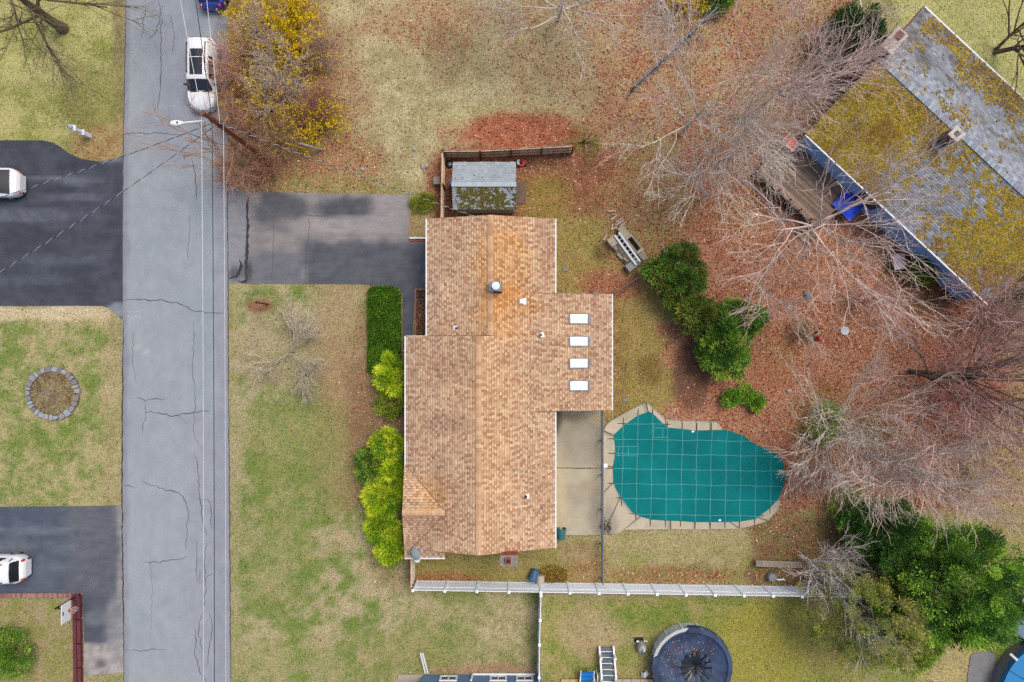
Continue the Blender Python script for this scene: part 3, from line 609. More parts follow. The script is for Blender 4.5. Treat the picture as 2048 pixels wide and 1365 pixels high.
# gutters along every eave
def gutter(p, q, out):
    mb = MB(); o = Vector(out); p = Vector(p)+o*.06; q = Vector(q)+o*.06
    mb.bar(p+Vector((0, 0, -.06)), q+Vector((0, 0, -.06)), .13, .12)
    mb.build('gutter', MT['gutter'], house)
gutter((XW_N, YM+.03, ZWN), (XW_N, YN, ZWN), (-1, 0, 0)); gutter((XW_S, GN-.35, ZWS), (XW_S, YM, ZWS), (-1, 0, 0)); gutter((XE, YXN+.05, ZE), (XE, YN, ZE), (1, 0, 0)); gutter((XE, YS, ZE), (XE, YXS-.02, ZE), (1, 0, 0))
gutter((XX, YXS, ZX), (XX, YXN, ZX), (1, 0, 0)); gutter((GXW, GSO, GZR-GS*3.02), (-4.2, GSO, GZR-GS*3.02), (0, -1, 0))
mb = MB(); mb.bar((XW_S-.05, YM+.02, ZWS-.04), (XW_N, YM+.02, ZWS-.04+SL*(XW_N-XW_S)), .03, .12); mb.build('rake_trim', MT['gutter'], house)
mb = MB(); mb.tube([(XE-.9, YS-.06, .15), (XE-.9, YS-.05, 2.6)], .045, 6); mb.build('downspout', MT['gutter'], house)
# walls under the roof
wl = MB()
def gable_block(x0, x1, y0, y1, xr, zr, zl, zrr):
    P = [(x0, 0), (x1, 0), (x1, zrr), (xr, zr), (x0, zl)]; a = wl.pts([(x, y0, z-.05*(z <= 0)) for x, z in P]); b = wl.pts([(x, y1, z-.05*(z <= 0)) for x, z in P])
    wl.f += [tuple(a+i for i in range(5)), tuple(b+4-i for i in range(5))]+[(a+(i+1) % 5, a+i, b+i, b+(i+1) % 5) for i in range(5)]
gable_block(XW_N+.4, XE-.4, YM, YN-.35, RN, ZRN-.13, ZWN+.4*SL-.13, ZE+.4*SL-.13); gable_block(XW_S+.45, XE-.4, YS+.35, YM-.25, RS, ZRS-.13, ZWS+.45*SL-.13, ZE+.4*SL-.13)
wl.prism([(2.3, YXS+.35), (XX-.4, YXS+.35), (XX-.4, YXN-.35), (2.3, YXN-.35)], -.05, ZX-.12); wl.prism([(XW_S+.2, -13.1), (-4.5, -13.1), (-4.5, -8.6), (XW_S+.2, -8.6)], -.05, 2.55)
wl.build('wall', MT['siding'], house)
# skylights
MT['skyglass'] = glass_mat('skylight_dome', (.60, .66, .69), .2); MT['flash'] = material('lead_flashing', C(126, 132, 142), .5, .15, 4, 40, .1, metal=.4)
for yc in (1.387, -.016, -1.387, -2.79):
    x0, x1 = 3.58, 4.80; zc = lambda x: ZS0-SX*(x-XS); a = math.atan(SX); xm = (x0+x1)/2
    mb = MB(); w_ = .62
    for dy in (-w_/2, w_/2): mb.bar((x0, yc+dy, zc(x0)+.05), (x1, yc+dy, zc(x1)+.05), .05, .12)
    for x in (x0, x1): mb.bar((x, yc-w_/2, zc(x)+.045), (x, yc+w_/2, zc(x)+.045), .07 if x == x0 else .12, .11)
    sk = mb.build('skylight', MT['flash'], house)
    mb = MB(); G = [[(x0+.05+(x1-x0-.13)*i/6, yc-w_/2+.04+(w_-.08)*j/4, zc(x0+(x1-x0)*i/6)+.085+.035*(1-(2*i/6-1)**2)*(1-(2*j/4-1)**2)) for j in range(5)] for i in range(7)]
    mb.grid(G); mb.build('pane', MT['skyglass'], sk, smooth=True)
# chimneys, vents, dish
ch = MB(); cx0, cx1, cy0, cy1 = -1.36, -.62, 3.0, 3.55; zb = ZRN-.3
ch.box(((cx0+cx1)/2, (cy0+cy1)/2, zb+.45), (cx1-cx0, cy1-cy0, 1.0)); flue = ch.build('metal_chimney', material('chimney_metal', C(132, 138, 148), .5, .2, 4, 40, .15, metal=.4), house)
mb = MB(); mb.box(((cx0+cx1)/2+.06, (cy0+cy1)/2, zb+.98), (.62, .6, .05)); mb.box(((cx0+cx1)/2+.06, (cy0+cy1)/2, zb+1.02), (.48, .46, .04)); mb.build('cap', MT['grey'], flue)
mb = MB(); mb.lathe((-.97, 3.28, zb+1.03), [(.15, 0), (.15, .14), (.23, .16), (.24, .19), (.12, .25), (0.01, .27)], 20); mb.build('rain_cap', MT['white'], flue, smooth=True)
mb = MB(); mb.box((-1.03, 3.27, zb+.12), (.86, .7, .3)); mb.build('flashing', MT['dark'], flue)
vx, vy = WX(1045, 3.6), WY(603, 3.6); vz = ZE+SL*(XE-vx)
mb = MB(); mb.box((vx-.04, vy, vz+.11), (.36, .33, .17), ry=math.atan(SL), taper=.8); mb.box((vx+.12, vy, vz+.05), (.2, .4, .1), ry=math.atan(SL)); mb.build('roof_vent', MT['white'], house)
for px, py, side in ((913, 657, -1), (1082, 670, 1), (1052, 993, 1)):
    x, y = WX(px, 3.4), WY(py, 3.4); z = (ZRN+SL*(x-RN)) if side < 0 else ZE+SL*(XE-x)
    if px == 1082: z = max(z, ZS0-SX*(x-XS)+.02)
    mb = MB(); mb.box((x+.09*side, y, z+.03), (.24, .3, .03), ry=math.atan(SL)*side); p_ = mb.build('vent_flashing', MT['white'], house)
    mb = MB(); mb.tube([(x, y, z-.05), (x, y, z+.36)], .07, 12); mb.build('pipe', MT['black'], p_)
bx0, bx1, by0, by1 = -.66, .30, -13.42, -12.88
br = MB(); rr = random.Random(4)
stack = MB(); stack.box(((bx0+bx1)/2, (by0+by1)/2, 2.2), (bx1-bx0-.03, by1-by0-.03, 4.5)); bch = stack.build('brick_chimney', MT['concrete'], house)
BRK = [material('chimney_brick_%d' % i, c, .9, .2, 8, 50, .15) for i, c in enumerate((C(176, 92, 66), C(160, 82, 60), C(186, 104, 78)))]
bme = [MB().box((0, 0, 0), (.205, .1, .062)).mesh('brick', m) for m in BRK]
o0 = world_loc(bch)
for r_i in range(20):
    z = 3.2+r_i*.07; off = .11 if r_i % 2 else 0
    for i in range(4): place('brick', rr.choice(bme), bch, Vector((bx0+.14+off+i*.217, by1-.045, z))-o0)
    if r_i >= 12:
        for i in range(2):
            for x in (bx0+.045, bx1-.045): place('brick', rr.choice(bme), bch, Vector((x, by0+.16+off*.8+i*.217, z))-o0, R(90))
mb = MB(); mb.box(((bx0+bx1)/2, (by0+by1)/2, 4.62), (bx1-bx0+.1, by1-by0+.1, .1)); mb.build('cap', material('chimney_cap', C(150, 142, 132), .95, .35, 8, 40, .25), bch)
mb = MB(); fx, fy = WX(1016, 4.75), WY(1122, 4.75)
for a, b, c_, d in ((0, .15, .36, .06), (0, -.15, .36, .06), (.15, 0, .06, .24), (-.15, 0, .06, .24)): mb.box((fx+a, fy+b, 4.76), (c_, d, .2))
mb.build('flue_liner', MT['brick_red'], bch)
mb = MB(); mb.box((fx, fy, 4.69), (.24, .24, .03)); mb.build('flue_throat', MT['dark'], bch)
# satellite dish by the little gable
dish = thing('satellite_dish', 'grey oval satellite dish on a bracket at the roof corner', 'satellite dish', (WX(832, 2.9), WY(1105, 2.9), 2.9))
D = world_loc(dish); mb = MB(); dn = Vector((.74, .5, .36)).normalized(); du = dn.cross(Vector((0, 0, 1))).normalized(); dv_ = du.cross(dn)
for sgn in (0, 1):
    G = []
    for i in range(7):
        r_ = i/6*.46; G.append([D+Vector((0, 0, .35))+du*(r_*.85*math.cos(a))+dv_*(r_*math.sin(a))+dn*(.16*(r_/.46)**2-.1-sgn*.015) for a in np.linspace(0, 2*math.pi, 25)])
    mb.grid(G, flip=bool(sgn))
mb.build('reflector', material('dish_grey', C(150, 168, 174), .5, .08), dish, smooth=True)
mb = MB(); mb.tube([D+Vector((-.1, -.1, -.25)), D+Vector((-.1, -.05, .1)), D+Vector((-.02, -.02, .24))], .03, 8); mb.build('mast', MT['grey'], dish)
mb = MB(); fp = D+Vector((0, 0, .35))+dn*.5+dv_*-.1; mb.tube([D+Vector((0, 0, .2))-dv_*.4, fp], .018, 6); mb.box(fp, (.14, .09, .09), R(30)); mb.build('feed_arm', MT['alu'], dish)
mb = MB(); mb.lathe((WX(834, 2.2), WY(1121, 2.2), 2.0), [(.0, 0), (.16, .02), (.19, .1), (.16, .13), (.07, .12), (.05, .2), (0.01, .2)], 16); mb.tube([(WX(834, 2.2), WY(1121, 2.2), 2.05), (WX(834, 2.2), -13.1, 2.15)], .03, 6)
tag(mb.build('flood_light', MT['white']), 'round white lamp on the wall under the satellite dish', 'lamp')
# ------------------------------------------------------------------ front walk bed beside the house
bed = thing('mulch_bed', 'narrow leaf filled mulch bed with brick edge beside the garage wall', 'flower bed', W(842, 625))
mb = MB(); mb.prism([W(x, y)[:2] for x, y in ((832, 580), (860, 580), (860, 672), (832, 672))], -.02, .05); mb.build('soil', material('dark_mulch', C(84, 64, 54), .95, .35, 8, 50, .3, .02, 40), bed)
bk = MB().box((0, 0, 0), (.1, .2, .11)).mesh('brick', MT['brick_pink']); o0 = world_loc(bed); rr = random.Random(8)
for i in range(14): place('brick', bk, bed, Vector(W(831+rr.uniform(-.4, .4), 582+i*6.5, .045))-o0, R(rr.uniform(-5, 5)))
for i in range(4): place('brick', bk, bed, Vector(W(834+i*6.4, 579, .045))-o0, R(90+rr.uniform(-5, 5)))
rg2 = np.random.default_rng(9); n = 900; X = rg2.uniform(WX(829), WX(858), n); Y = rg2.uniform(WY(674), WY(582), n); k = rg2.random(n) < sstep(590, 650, 682.5-Y*S)*.8+.2; X, Y = X[k], Y[k]; n = len(X)
V, F = quads_leaf(X, Y, rg2.uniform(.06, .12, n), rg2.uniform(.03, .06, n), rg2); o = link_mesh('dead_leaves', np_mesh('dead_leaves', V-np.array(o0), F, MT['leaf'], np.repeat(LEAFC[rg2.choice(8, n, p=LEAFP)], 4, 0)), bed); o['kind'] = 'stuff'
# white pipe and brick edge at the driveway corner
mb = MB(); mb.bar(W(819, 476.5, .12), W(856, 476.5, .12), .09, .12); tag(mb.build('drain_pipe', MT['white']), 'white drain pipe lying along the driveway edge to the house wall', 'pipe')
eb = thing('brick_edging', 'short row of red bricks between the white drain pipe and driveway', 'brick edging', W(838, 481)); bk = MB().box((0, 0, 0), (.2, .1, .08)).mesh('brick', MT['brick_red'])
for i in range(5): place('brick', bk, eb, Vector(W(823+i*6.6, 481+rr.uniform(-.6, .6), .04))-world_loc(eb), R(rr.uniform(-9, 9)))
# ------------------------------------------------------------------ patio, pool deck, covered pool
PAT = [('r', -9000, -9000, 9000, 9000, 5, (206, 194, 164), (194, 184, 160), 1, .8), ('e', 1160, 880, 44, 60, .8, (176, 166, 146), (164, 155, 138), .8, .5), ('e', 1165, 985, 34, 30, .8, (164, 155, 138), (180, 168, 146), .7, .4), ('e', 1190, 1035, 20, 34, .8, (158, 150, 138), (176, 166, 146), .7, .4), ('e', 1118, 1000, 14, 90, .8, (216, 198, 158), (206, 190, 154), .7, .4), ('e', 1193, 838, 14, 12, .6, (208, 194, 152), (204, 190, 150), .95, .3), ('e', 1113, 840, 10, 26, .7, (84, 74, 62), (104, 92, 76), .9, .3), ('e', 1140, 835, 30, 8, .9, (150, 134, 106), (140, 126, 104), .6, .3)]
MT['patio'] = material('patio_concrete', attr=True, rough=.92, var=.08, scale=2, fine=30, fvar=.1, bump=.003, bscale=90, spec=.2)
patio = polysheet('patio', PATIO, .05, PAT, MT['patio'], step=6)
crack_and_shade_line(patio, [(1108, 936), (1150, 937), (1204, 937)], .06, .056, 'crack_dark', 90, .3)
pool_deck = thing('pool_deck', None, None, W(1390, 950), kind='structure')
PAIRS = [((1207, 862), (1229, 872)), ((1214, 845), (1251, 852)), ((1250, 825), (1276, 834)), ((1292, 803), (1297, 828)), ((1312, 821), (1306, 836)), ((1331, 838), (1333, 860)), ((1364, 841), (1364, 863)), ((1392, 841), (1392, 866)), ((1420, 842), (1420, 866)), ((1434, 843), (1432, 866)), ((1443, 856), (1446, 866))]
PAIRS2 = [((1561, 998), (1549, 996)), ((1558, 1016), (1536, 1013)), ((1536, 1041), (1508, 1032)), ((1512, 1049), (1482, 1038)), ((1480, 1057), (1452, 1039)), ((1451, 1058), (1436, 1039)), ((1420, 1058), (1420, 1039)), ((1389, 1059), (1389, 1039)), ((1341, 1058), (1341, 1036)), ((1300, 1059), (1303, 1034)), ((1246, 1059), (1284, 1030)), ((1237, 1068), (1266, 1021)), ((1207, 1067), (1242, 990)), ((1206, 985), (1229, 962)), ((1206, 930), (1229, 934)), ((1206, 900), (1234, 897)), ((1206, 862), (1231, 872))]
DKZ = [('r', -9000, -9000, 9000, 9000, 5, (212, 200, 174), (198, 188, 164), 1, .6), ('e', 1215, 1050, 16, 40, .9, (150, 142, 128), (166, 156, 138), .7, .4), ('e', 1440, 1052, 120, 8, .9, (206, 190, 168), (196, 180, 160), .6, .4), ('e', 1395, 850, 50, 8, .9, (206, 194, 164), (190, 180, 156), .6, .3), ('e', 1240, 830, 30, 10, .9, (170, 160, 136), (184, 174, 146), .6, .3)]
def deck_slabs(pairs, cuts):
    for a, b in zip(cuts, cuts[1:]):
        seg = pairs[a:b+1]; o_ = resample([p[0] for p in seg], 9); i_ = resample([p[1] for p in seg], 9); G = []
        t = np.linspace(.012, .988, 9)
        for k in range(9):
            f = t[k]*8; k0 = min(int(f), 7); fr = f-k0; po = o_[k0]*(1-fr)+o_[k0+1]*fr; pi = i_[k0]*(1-fr)+i_[k0+1]*fr
            G.append([po*(1-s_)+pi*s_ for s_ in np.linspace(0, 1, 6)])
        G = np.array(G); X = (G[..., 0]-1024)/S; Y = (682.5-G[..., 1])/S; cc = paint(DKZ, X, Y).reshape(-1, 3)
        n, m = X.shape; V = np.stack([X, Y, np.full(X.shape, .09)], -1).reshape(-1, 3); i = (np.arange(n-1)[:, None]*m+np.arange(m-1)[None, :]).ravel(); F = np.stack([i, i+1, i+1+m, i+m], 1)
        nb = len(V); V = np.concatenate([V, V-np.array([0, 0, .11])]); e = [k for k in range(m)]+[k*m+m-1 for k in range(1, n)]+[(n-1)*m+k for k in range(m-2, -1, -1)]+[k*m for k in range(n-2, 0, -1)]
        SF = np.array([(e[q], e[(q+1) % len(e)], e[(q+1) % len(e)]+nb, e[q]+nb) for q in range(len(e))])
        if np.cross(V[F[0, 1]]-V[F[0, 0]], V[F[0, 2]]-V[F[0, 0]])[2] < 0: F = F[:, ::-1]
        link_mesh('slab', np_mesh('slab', V-np.array(world_loc(pool_deck)), [F, SF], MT['patio'], np.concatenate([cc, cc*.7])), pool_deck)
deck_slabs(PAIRS, [0, 3, 5, 6, 7, 8, 10]); deck_slabs(PAIRS2, [0, 2, 4, 6, 7, 8, 10, 12, 13, 14, 16])
cv = np.array(COVER, float); ccx, ccy = cv.mean(0)
cover = thing('pool_cover', 'teal safety cover with pale grid straps stretched over the swimming pool', 'pool cover', W(1390, 950))
def cz(px, py):
    """cover height: taut at the rim, sagging a little between the straps"""
    d = np.inf
    for i in range(len(COVER)):
        x0, y0 = COVER[i]; x1, y1 = COVER[(i+1) % len(COVER)]; dx, dy = x1-x0, y1-y0; t = max(0, min(1, ((px-x0)*dx+(py-y0)*dy)/(dx*dx+dy*dy)))
        d = min(d, math.hypot(px-x0-t*dx, py-y0-t*dy))
    s_ = min(d/60, 1); g = math.sin(math.pi*((px-1245)/29.2))**2*math.sin(math.pi*((py-880)/29.7))**2
    return .115-.07*s_*(2-s_)+.012*s_*(.5-g)
import bmesh
bm = bmesh.new(); bm.faces.new([bm.verts.new((x, y, 0)) for x, y in COVER])
for ax, lo, hi in ((0, 1224, 1572), (1, 822, 1046)):
    for c_ in np.arange(lo+3, hi, 7.3): bmesh.ops.bisect_plane(bm, geom=bm.verts[:]+bm.edges[:]+bm.faces[:], plane_co=(c_, 0, 0) if ax == 0 else (0, c_, 0), plane_no=(1, 0, 0) if ax == 0 else (0, 1, 0))
o0 = world_loc(cover)
for v_ in bm.verts: p = W(v_.co.x, v_.co.y); v_.co = (p[0]-o0.x, p[1]-o0.y, cz(v_.co.x, v_.co.y))
bmesh.ops.recalc_face_normals(bm, faces=bm.faces[:])
me = bpy.data.meshes.new('sheet'); bm.to_mesh(me); bm.free(); me.polygons.foreach_set('use_smooth', [True]*len(me.polygons))
if me.polygons[0].normal.z < 0: me.flip_normals()
MT['teal'] = material('teal_mesh_cover', C(0, 124, 124), .9, .10, .8, 60, .10, .002, 200, spec=.08, rgb2=C(0, 138, 138), mixscale=.35, mixlo=.4, mixhi=.7)
MT['strap'] = material('pale_strap', C(116, 188, 180), .7, .2, 3, 40, .1); MT['anchor'] = material('anchor_strap', C(74, 70, 64), .8, .2, 3, 40, .2)
me.materials.append(MT['teal']); link_mesh('sheet', me, cover)
def clip_line(p, q):
    """parts of a line inside the cover"""
    ts = np.linspace(0, 1, 240); P = np.array(p)[None]*(1-ts[:, None])+np.array(q)[None]*ts[:, None]; ins = inpoly(P[:, 0], P[:, 1], COVER)
    k = np.where(ins)[0]; return (P[k[0]], P[k[-1]]) if len(k) > 3 else None
DECKP = [np.array(p) for p in ([a for a, b in PAIRS]+[b for a, b in PAIRS][::-1], [a for a, b in PAIRS2]+[b for a, b in PAIRS2][::-1])]
def strap(p, q, wob=0, anchors=True, sd=0):
    c_ = clip_line(p, q)
    if c_ is None: return
    a, b = c_; r_ = random.Random(sd); n = max(4, int(math.dist(a, b)/9)); mb = MB(); Q = []
    for i in range(n+1):
        t = i/n; x, y = a*(1-t)+b*t; d = (b-a)/math.dist(a, b); j = (math.sin(i*.55+sd)+.6*math.sin(i*1.3+sd*2))*wob; x += -d[1]*j; y += d[0]*j; Q.append((x, y))
    L_, R_ = [], []
    for i, (x, y) in enumerate(Q):
        d = (b-a)/math.dist(a, b); P = W(x, y); z = cz(x, y)+.007; hw = .011; L_.append((P[0]-d[1]*hw, P[1]-d[0]*hw, z)); R_.append((P[0]+d[1]*hw, P[1]+d[0]*hw, z))
    i0 = mb.pts(L_); i1 = mb.pts(R_)
    for i in range(n): mb.f.append((i0+i, i1+i, i1+i+1, i0+i+1))
    mb.build('strap', MT['strap'], cover)
    if not anchors: return
    d = (b-a)/math.dist(a, b)
    for e, s_ in ((a, -1), (b, 1)):
        end = e+d*s_*r_.uniform(9, 14)
        if not any(inpoly(np.array([end[0]]), np.array([end[1]]), [tuple(x) for x in dp])[0] for dp in DECKP): continue
        mb = MB(); P0, P1 = W(*e, .122), W(*end, .098); mb.bar(P0, P1, .05, .012); P2 = W(*(end+d*s_*3), .1); mb.bar(P1, P2, .03, .02); mb.build('anchor_strap', MT['anchor'], cover)
vx_ = [1245, 1274, 1303, 1333, 1363, 1392, 1421, 1451, 1480, 1510, 1540]
for i, x in enumerate(vx_): strap((x+2.5, 815), (x-3+i*.25, 1052), .55, sd=i*7)
for i, y in enumerate([848, 879, 908, 938, 968, 997, 1028]): strap((1215, y-1), (1580, y+5), .55, sd=20+i*5)
for p, q in (((1307, 856), (1336, 856)), ((1307, 875), (1336, 875)), ((1307, 847), (1307, 876)), ((1325, 856), (1325, 875)), ((1232, 893), (1275, 893)), ((1232, 911), (1275, 912)), ((1237, 893), (1236, 911)), ((1256, 893), (1256, 911))): strap(p, q, 0, False)
for x, y in ((1385, 863), (1438.5, 1040)):
    mb = MB(); mb.box((*W(x, y)[:2], cz(x, y)+.012), (.16, .12, .006)); mb.build('care_label', MT['white'], cover)
# ------------------------------------------------------------------ white vinyl fence and its side run
PM = MB(); PM.box((0, 0, .93), (.13, .13, 1.9)); PM.box((0, 0, 1.9), (.16, .16, .04)); PM.box((0, 0, 1.94), (.12, .12, .05), taper=.1); POST = PM.mesh('post', MT['vinyl'])
def vinyl_fence(P, label, spacing=1.88):
    T = thing('vinyl_fence', label, 'fence', (*P[0], 0)); o0 = world_loc(T)
    for a, b in zip(P, P[1:]):
        a = Vector((*a, 0)); b = Vector((*b, 0)); n = max(1, round((b-a).length/spacing)); d = (b-a)/n; L = d.length; rz = math.atan2(d.y, d.x)
        mp = MB(); mp.box((L/2, 0, .92), (L-.1, .022, 1.56)); mp.box((L/2, .012, 1.25), (L-.1, .02, .05))
        pm = mp.mesh('panel', MT['vinyl']); rm = MB().box((L/2, 0, 0), (L-.1, .05, .14)).mesh('rail', MT['white'])
        for i in range(n):
            p = a+d*i-o0
            place('post', POST, T, p)
            place('panel', pm, T, p, rz); place('top_rail', rm, T, p+Vector((0, 0, 1.74)), rz); place('bottom_rail', rm, T, p+Vector((0, 0, .1)), rz)
    place('post', POST, T, Vector((*P[-1], 0))-o0)
    return T
zf = 1.83
vinyl_fence([(WX(826, zf), WY(1181, zf)), (WX(1082, zf), WY(1185, zf)), (WX(1720, zf), WY(1195, zf))], 'long white vinyl fence running behind the pool toward the evergreens')
vinyl_fence([(WX(1082, zf), WY(1191, zf)), (WX(1079, zf), WY(1290, zf)), (WX(1078, zf), WY(1420, zf))], 'white vinyl fence run going toward the blue house', 1.95)
# ------------------------------------------------------------------ board fences
MT['rail_grey'] = material('sun_bleached_rail', C(220, 206, 184), .9, .2, 3, 50, .2)
def board_fence(P, label, side=1, h=1.75, step=.145, seed=0, spacing=2.3, brown=.6):
    T = thing('wooden_fence', label, 'fence', (*P[0], 0)); o0 = world_loc(T); r_ = random.Random(seed)
    pk = [MB().box((0, 0, h/2), (.135, .02, h)).mesh('picket', material('picket_%d_%d' % (seed, i), c, .9, .25, 4, 40, .2)) for i, c in enumerate([tuple(1.5*x for x in c) for c in (C(206, 140, 90), C(190, 120, 74), C(210, 166, 124), C(176, 108, 68))])]
    for a, b in zip(P, P[1:]):
        a = Vector((*a, 0)); b = Vector((*b, 0)); L = (b-a).length; d = (b-a)/L; rz = math.atan2(d.y, d.x); nrm = Vector((-d.y, d.x, 0))*side
        for i in range(int(L/step)): place('picket', r_.choice(pk), T, a+d*(i+.5)*step-o0, rz+r_.uniform(-.03, .03), (1, 1, r_.uniform(.97, 1.02)))
        rl = MB().box((L/2, 0, 0), (L, .075, .09)).mesh('rail', MT['rail_grey'])
        for z in (.3, .95, 1.6): place('rail', rl, T, a+nrm*.05+Vector((0, 0, z))-o0, rz)
        n = max(1, round(L/spacing)); pm = MB().box((0, 0, h/2+.03), (.1, .1, h+.06)).mesh('post', MT['wood_brown'])
        for i in range(n+1): place('post', pm, T, a+d*(L*i/n)+nrm*.1-o0, rz)
    return T
zf = 1.75
board_fence([(WX(881, zf), WY(437, zf)), (WX(883, zf), WY(300, zf)), (WX(960, zf), WY(300, zf)), (WX(1147, zf), WY(290, zf))], 'orange brown board fence with grey rails around the mossy shed', -1, seed=1)
board_fence([(WX(821, zf), WY(1113, zf)), (WX(821, zf), WY(1178, zf))], 'short grey board fence between house corner and white vinyl fence', 1, seed=2)
# ------------------------------------------------------------------ chain-link fences
MT['link'] = material('chain_link', C(130, 134, 140), .5, .1, 5, 50, .1, metal=.5)
def chain_fence(P, label, h=1.2, mat='metal_grey', rr_=.035, spacing=2.4, cell=.11):
    T = thing('chain_link_fence', label, 'fence', (*P[0], 0)); o0 = world_loc(T)
    for a, b in zip(P, P[1:]):
        a = Vector((*a, 0)); b = Vector((*b, 0)); L = (b-a).length; d = (b-a)/L; n = max(1, round(L/spacing))
        MB().tube([a+Vector((0, 0, h)), b+Vector((0, 0, h))], rr_, 8).build('top_rail', MT[mat], T)
        for i in range(n+1):
            p = a+d*(L*i/n); mb = MB(); mb.tube([p+Vector((0, 0, -.05)), p+Vector((0, 0, h+.05))], rr_*1.15, 8); mb.lathe((p.x, p.y, h+.05), [(rr_*1.6, 0), (rr_*1.4, .04), (.005, .07)], 8); mb.build('post', MT[mat], T)
        V, F = [], []; k = int(L/cell)
        for i in range(-int(h/cell), k):
            for sg in (1, -1):
                s0, z0, s1, z1 = i*cell, (0.04 if sg > 0 else h), i*cell+h-.04, (h if sg > 0 else .04)
                if s0 < 0: f = -s0/(s1-s0); z0 += (z1-z0)*f; s0 = 0
                if s1 > L: f = (L-s0)/(s1-s0); z1 = z0+(z1-z0)*f; s1 = L
                if s1-s0 < .02: continue
                p, q = a+d*s0+Vector((0, 0, z0)), a+d*s1+Vector((0, 0, z1)); nn = Vector((-d.y, d.x, 0))*.004; up = Vector((0, 0, .005)); bI = len(V)
                V += [p-nn-o0, p+nn-o0, q+nn-o0, q-nn-o0, p+up-o0, q+up-o0]; F += [(bI, bI+1, bI+2, bI+3), (bI, bI+4, bI+5, bI+3)]
        o = link_mesh('wire_mesh', np_mesh('wire_mesh', np.array([tuple(v) for v in V]), np.array(F), MT['link']), T); o['kind'] = 'stuff'
    return T
chain_fence([(WX(1206, 1.2), WY(815, 1.2)), (WX(1206, 1.2), WY(1168, 1.2))], 'grey chain-link fence between the patio and the pool deck', rr_=.045)
chain_fence([(WX(1222, 1.2), WY(591, 1.2)), (WX(1300, 1.2), WY(541, 1.2))], 'thin chain-link fence from the skylight wing to the green bush', mat='link', rr_=.028)
chain_fence([(WX(1268, 1.2), WY(173, 1.2)), (WX(1432, 1.2), WY(18, 1.2))], 'blue grey chain-link fence running through the leafy wood', mat='metal_blue', rr_=.055)
mb = MB(); mb.lathe((WX(1211, 1.0), WY(932, 1.0), .92), [(.02, 0), (.13, .02), (.15, .08), (.05, .1), (.01, .1)], 14); mb.tube([(WX(1211, 1.0)-.05, WY(932, 1.0), .95), (WX(1206, 1.2), WY(932, 1.2), .95)], .02, 6)
tag(mb.build('pool_float', MT['white']), 'small round white disc hung on the chain-link fence', 'disc')
# ------------------------------------------------------------------ shed with mossy roof
shed = thing('garden_shed', 'small garden shed with grey roof, mossy on one slope', 'shed', W(967, 380))
sx0, sx1 = WX(906, 2.1), WX(1032, 2.1); yN, yR, yS = WY(325, 2.2), WY(369, 2.95), WY(418, 2.2); zN, zR_, zS_ = 2.2, 2.95, 2.2
mb = MB(); xa, xb, ya, yb = sx0+.12, sx1-.12, yS+.12, yN-.12
P = [(ya, -.02), (yb, -.02), (yb, zN-.05), (yR, zR_-.12), (ya, zS_-.05)]; a = mb.pts([(xa, y, z) for y, z in P]); b = mb.pts([(xb, y, z) for y, z in P]); mb.f += [tuple(a+4-i for i in range(5)), tuple(b+i for i in range(5))]+[(a+i, a+(i+1) % 5, b+(i+1) % 5, b+i) for i in range(5)]
mb.build('wall', MT['wood_grey'], shed)
mb = MB(); slab(mb, [(sx0, yS, zS_), (sx1, yS, zS_), (sx1, yR, zR_), (sx0, yR, zR_)], .06); slab(mb, [(sx0, yR, zR_), (sx1, yR, zR_), (sx1, yN, zN), (sx0, yN, zN)], .06)
shr = mb.build('roof', material('shed_roof_deck', C(120, 120, 120)), shed)
GREY = np.array([C(188, 198, 204), C(182, 192, 198), C(180, 190, 196), C(176, 186, 192), C(170, 180, 186)])
def shed_tint(X, Y, Z):
    t = np.ones((len(X), 3))*(.9+.2*fbm(X*2, Y*2, 5)[:, None]); d = fbm(X*3.1, Y*5, 8, 4); dark = ((d > .66) & (Y > yR+.2))[:, None]; return t
lN = math.hypot(yN-yR, zN-zR_); lS = math.hypot(yS-yR, zS_-zR_)
shingles((sx0, yS, zS_), (1, 0, 0), (0, (yR-yS)/lS, (zR_-zS_)/lS), lS, lambda v: [(0, sx1-sx0)], shr, seed=21, expo=.14, palette=GREY, tint=shed_tint, wmin=.2, wmax=.3, lift=.008)
shingles((sx0, yN, zN), (1, 0, 0), (0, (yR-yN)/lN, (zR_-zN)/lN), lN, lambda v: [(0, sx1-sx0)], shr, seed=22, expo=.14, palette=GREY, tint=shed_tint, wmin=.2, wmax=.3, lift=.008)
mb = MB(); mb.bar((sx0-.02, yR, zR_+.02), (sx1+.02, yR, zR_+.02), .3, .03); mb.build('ridge_cap', material('ridge_grey', C(186, 198, 204), .8), shr)
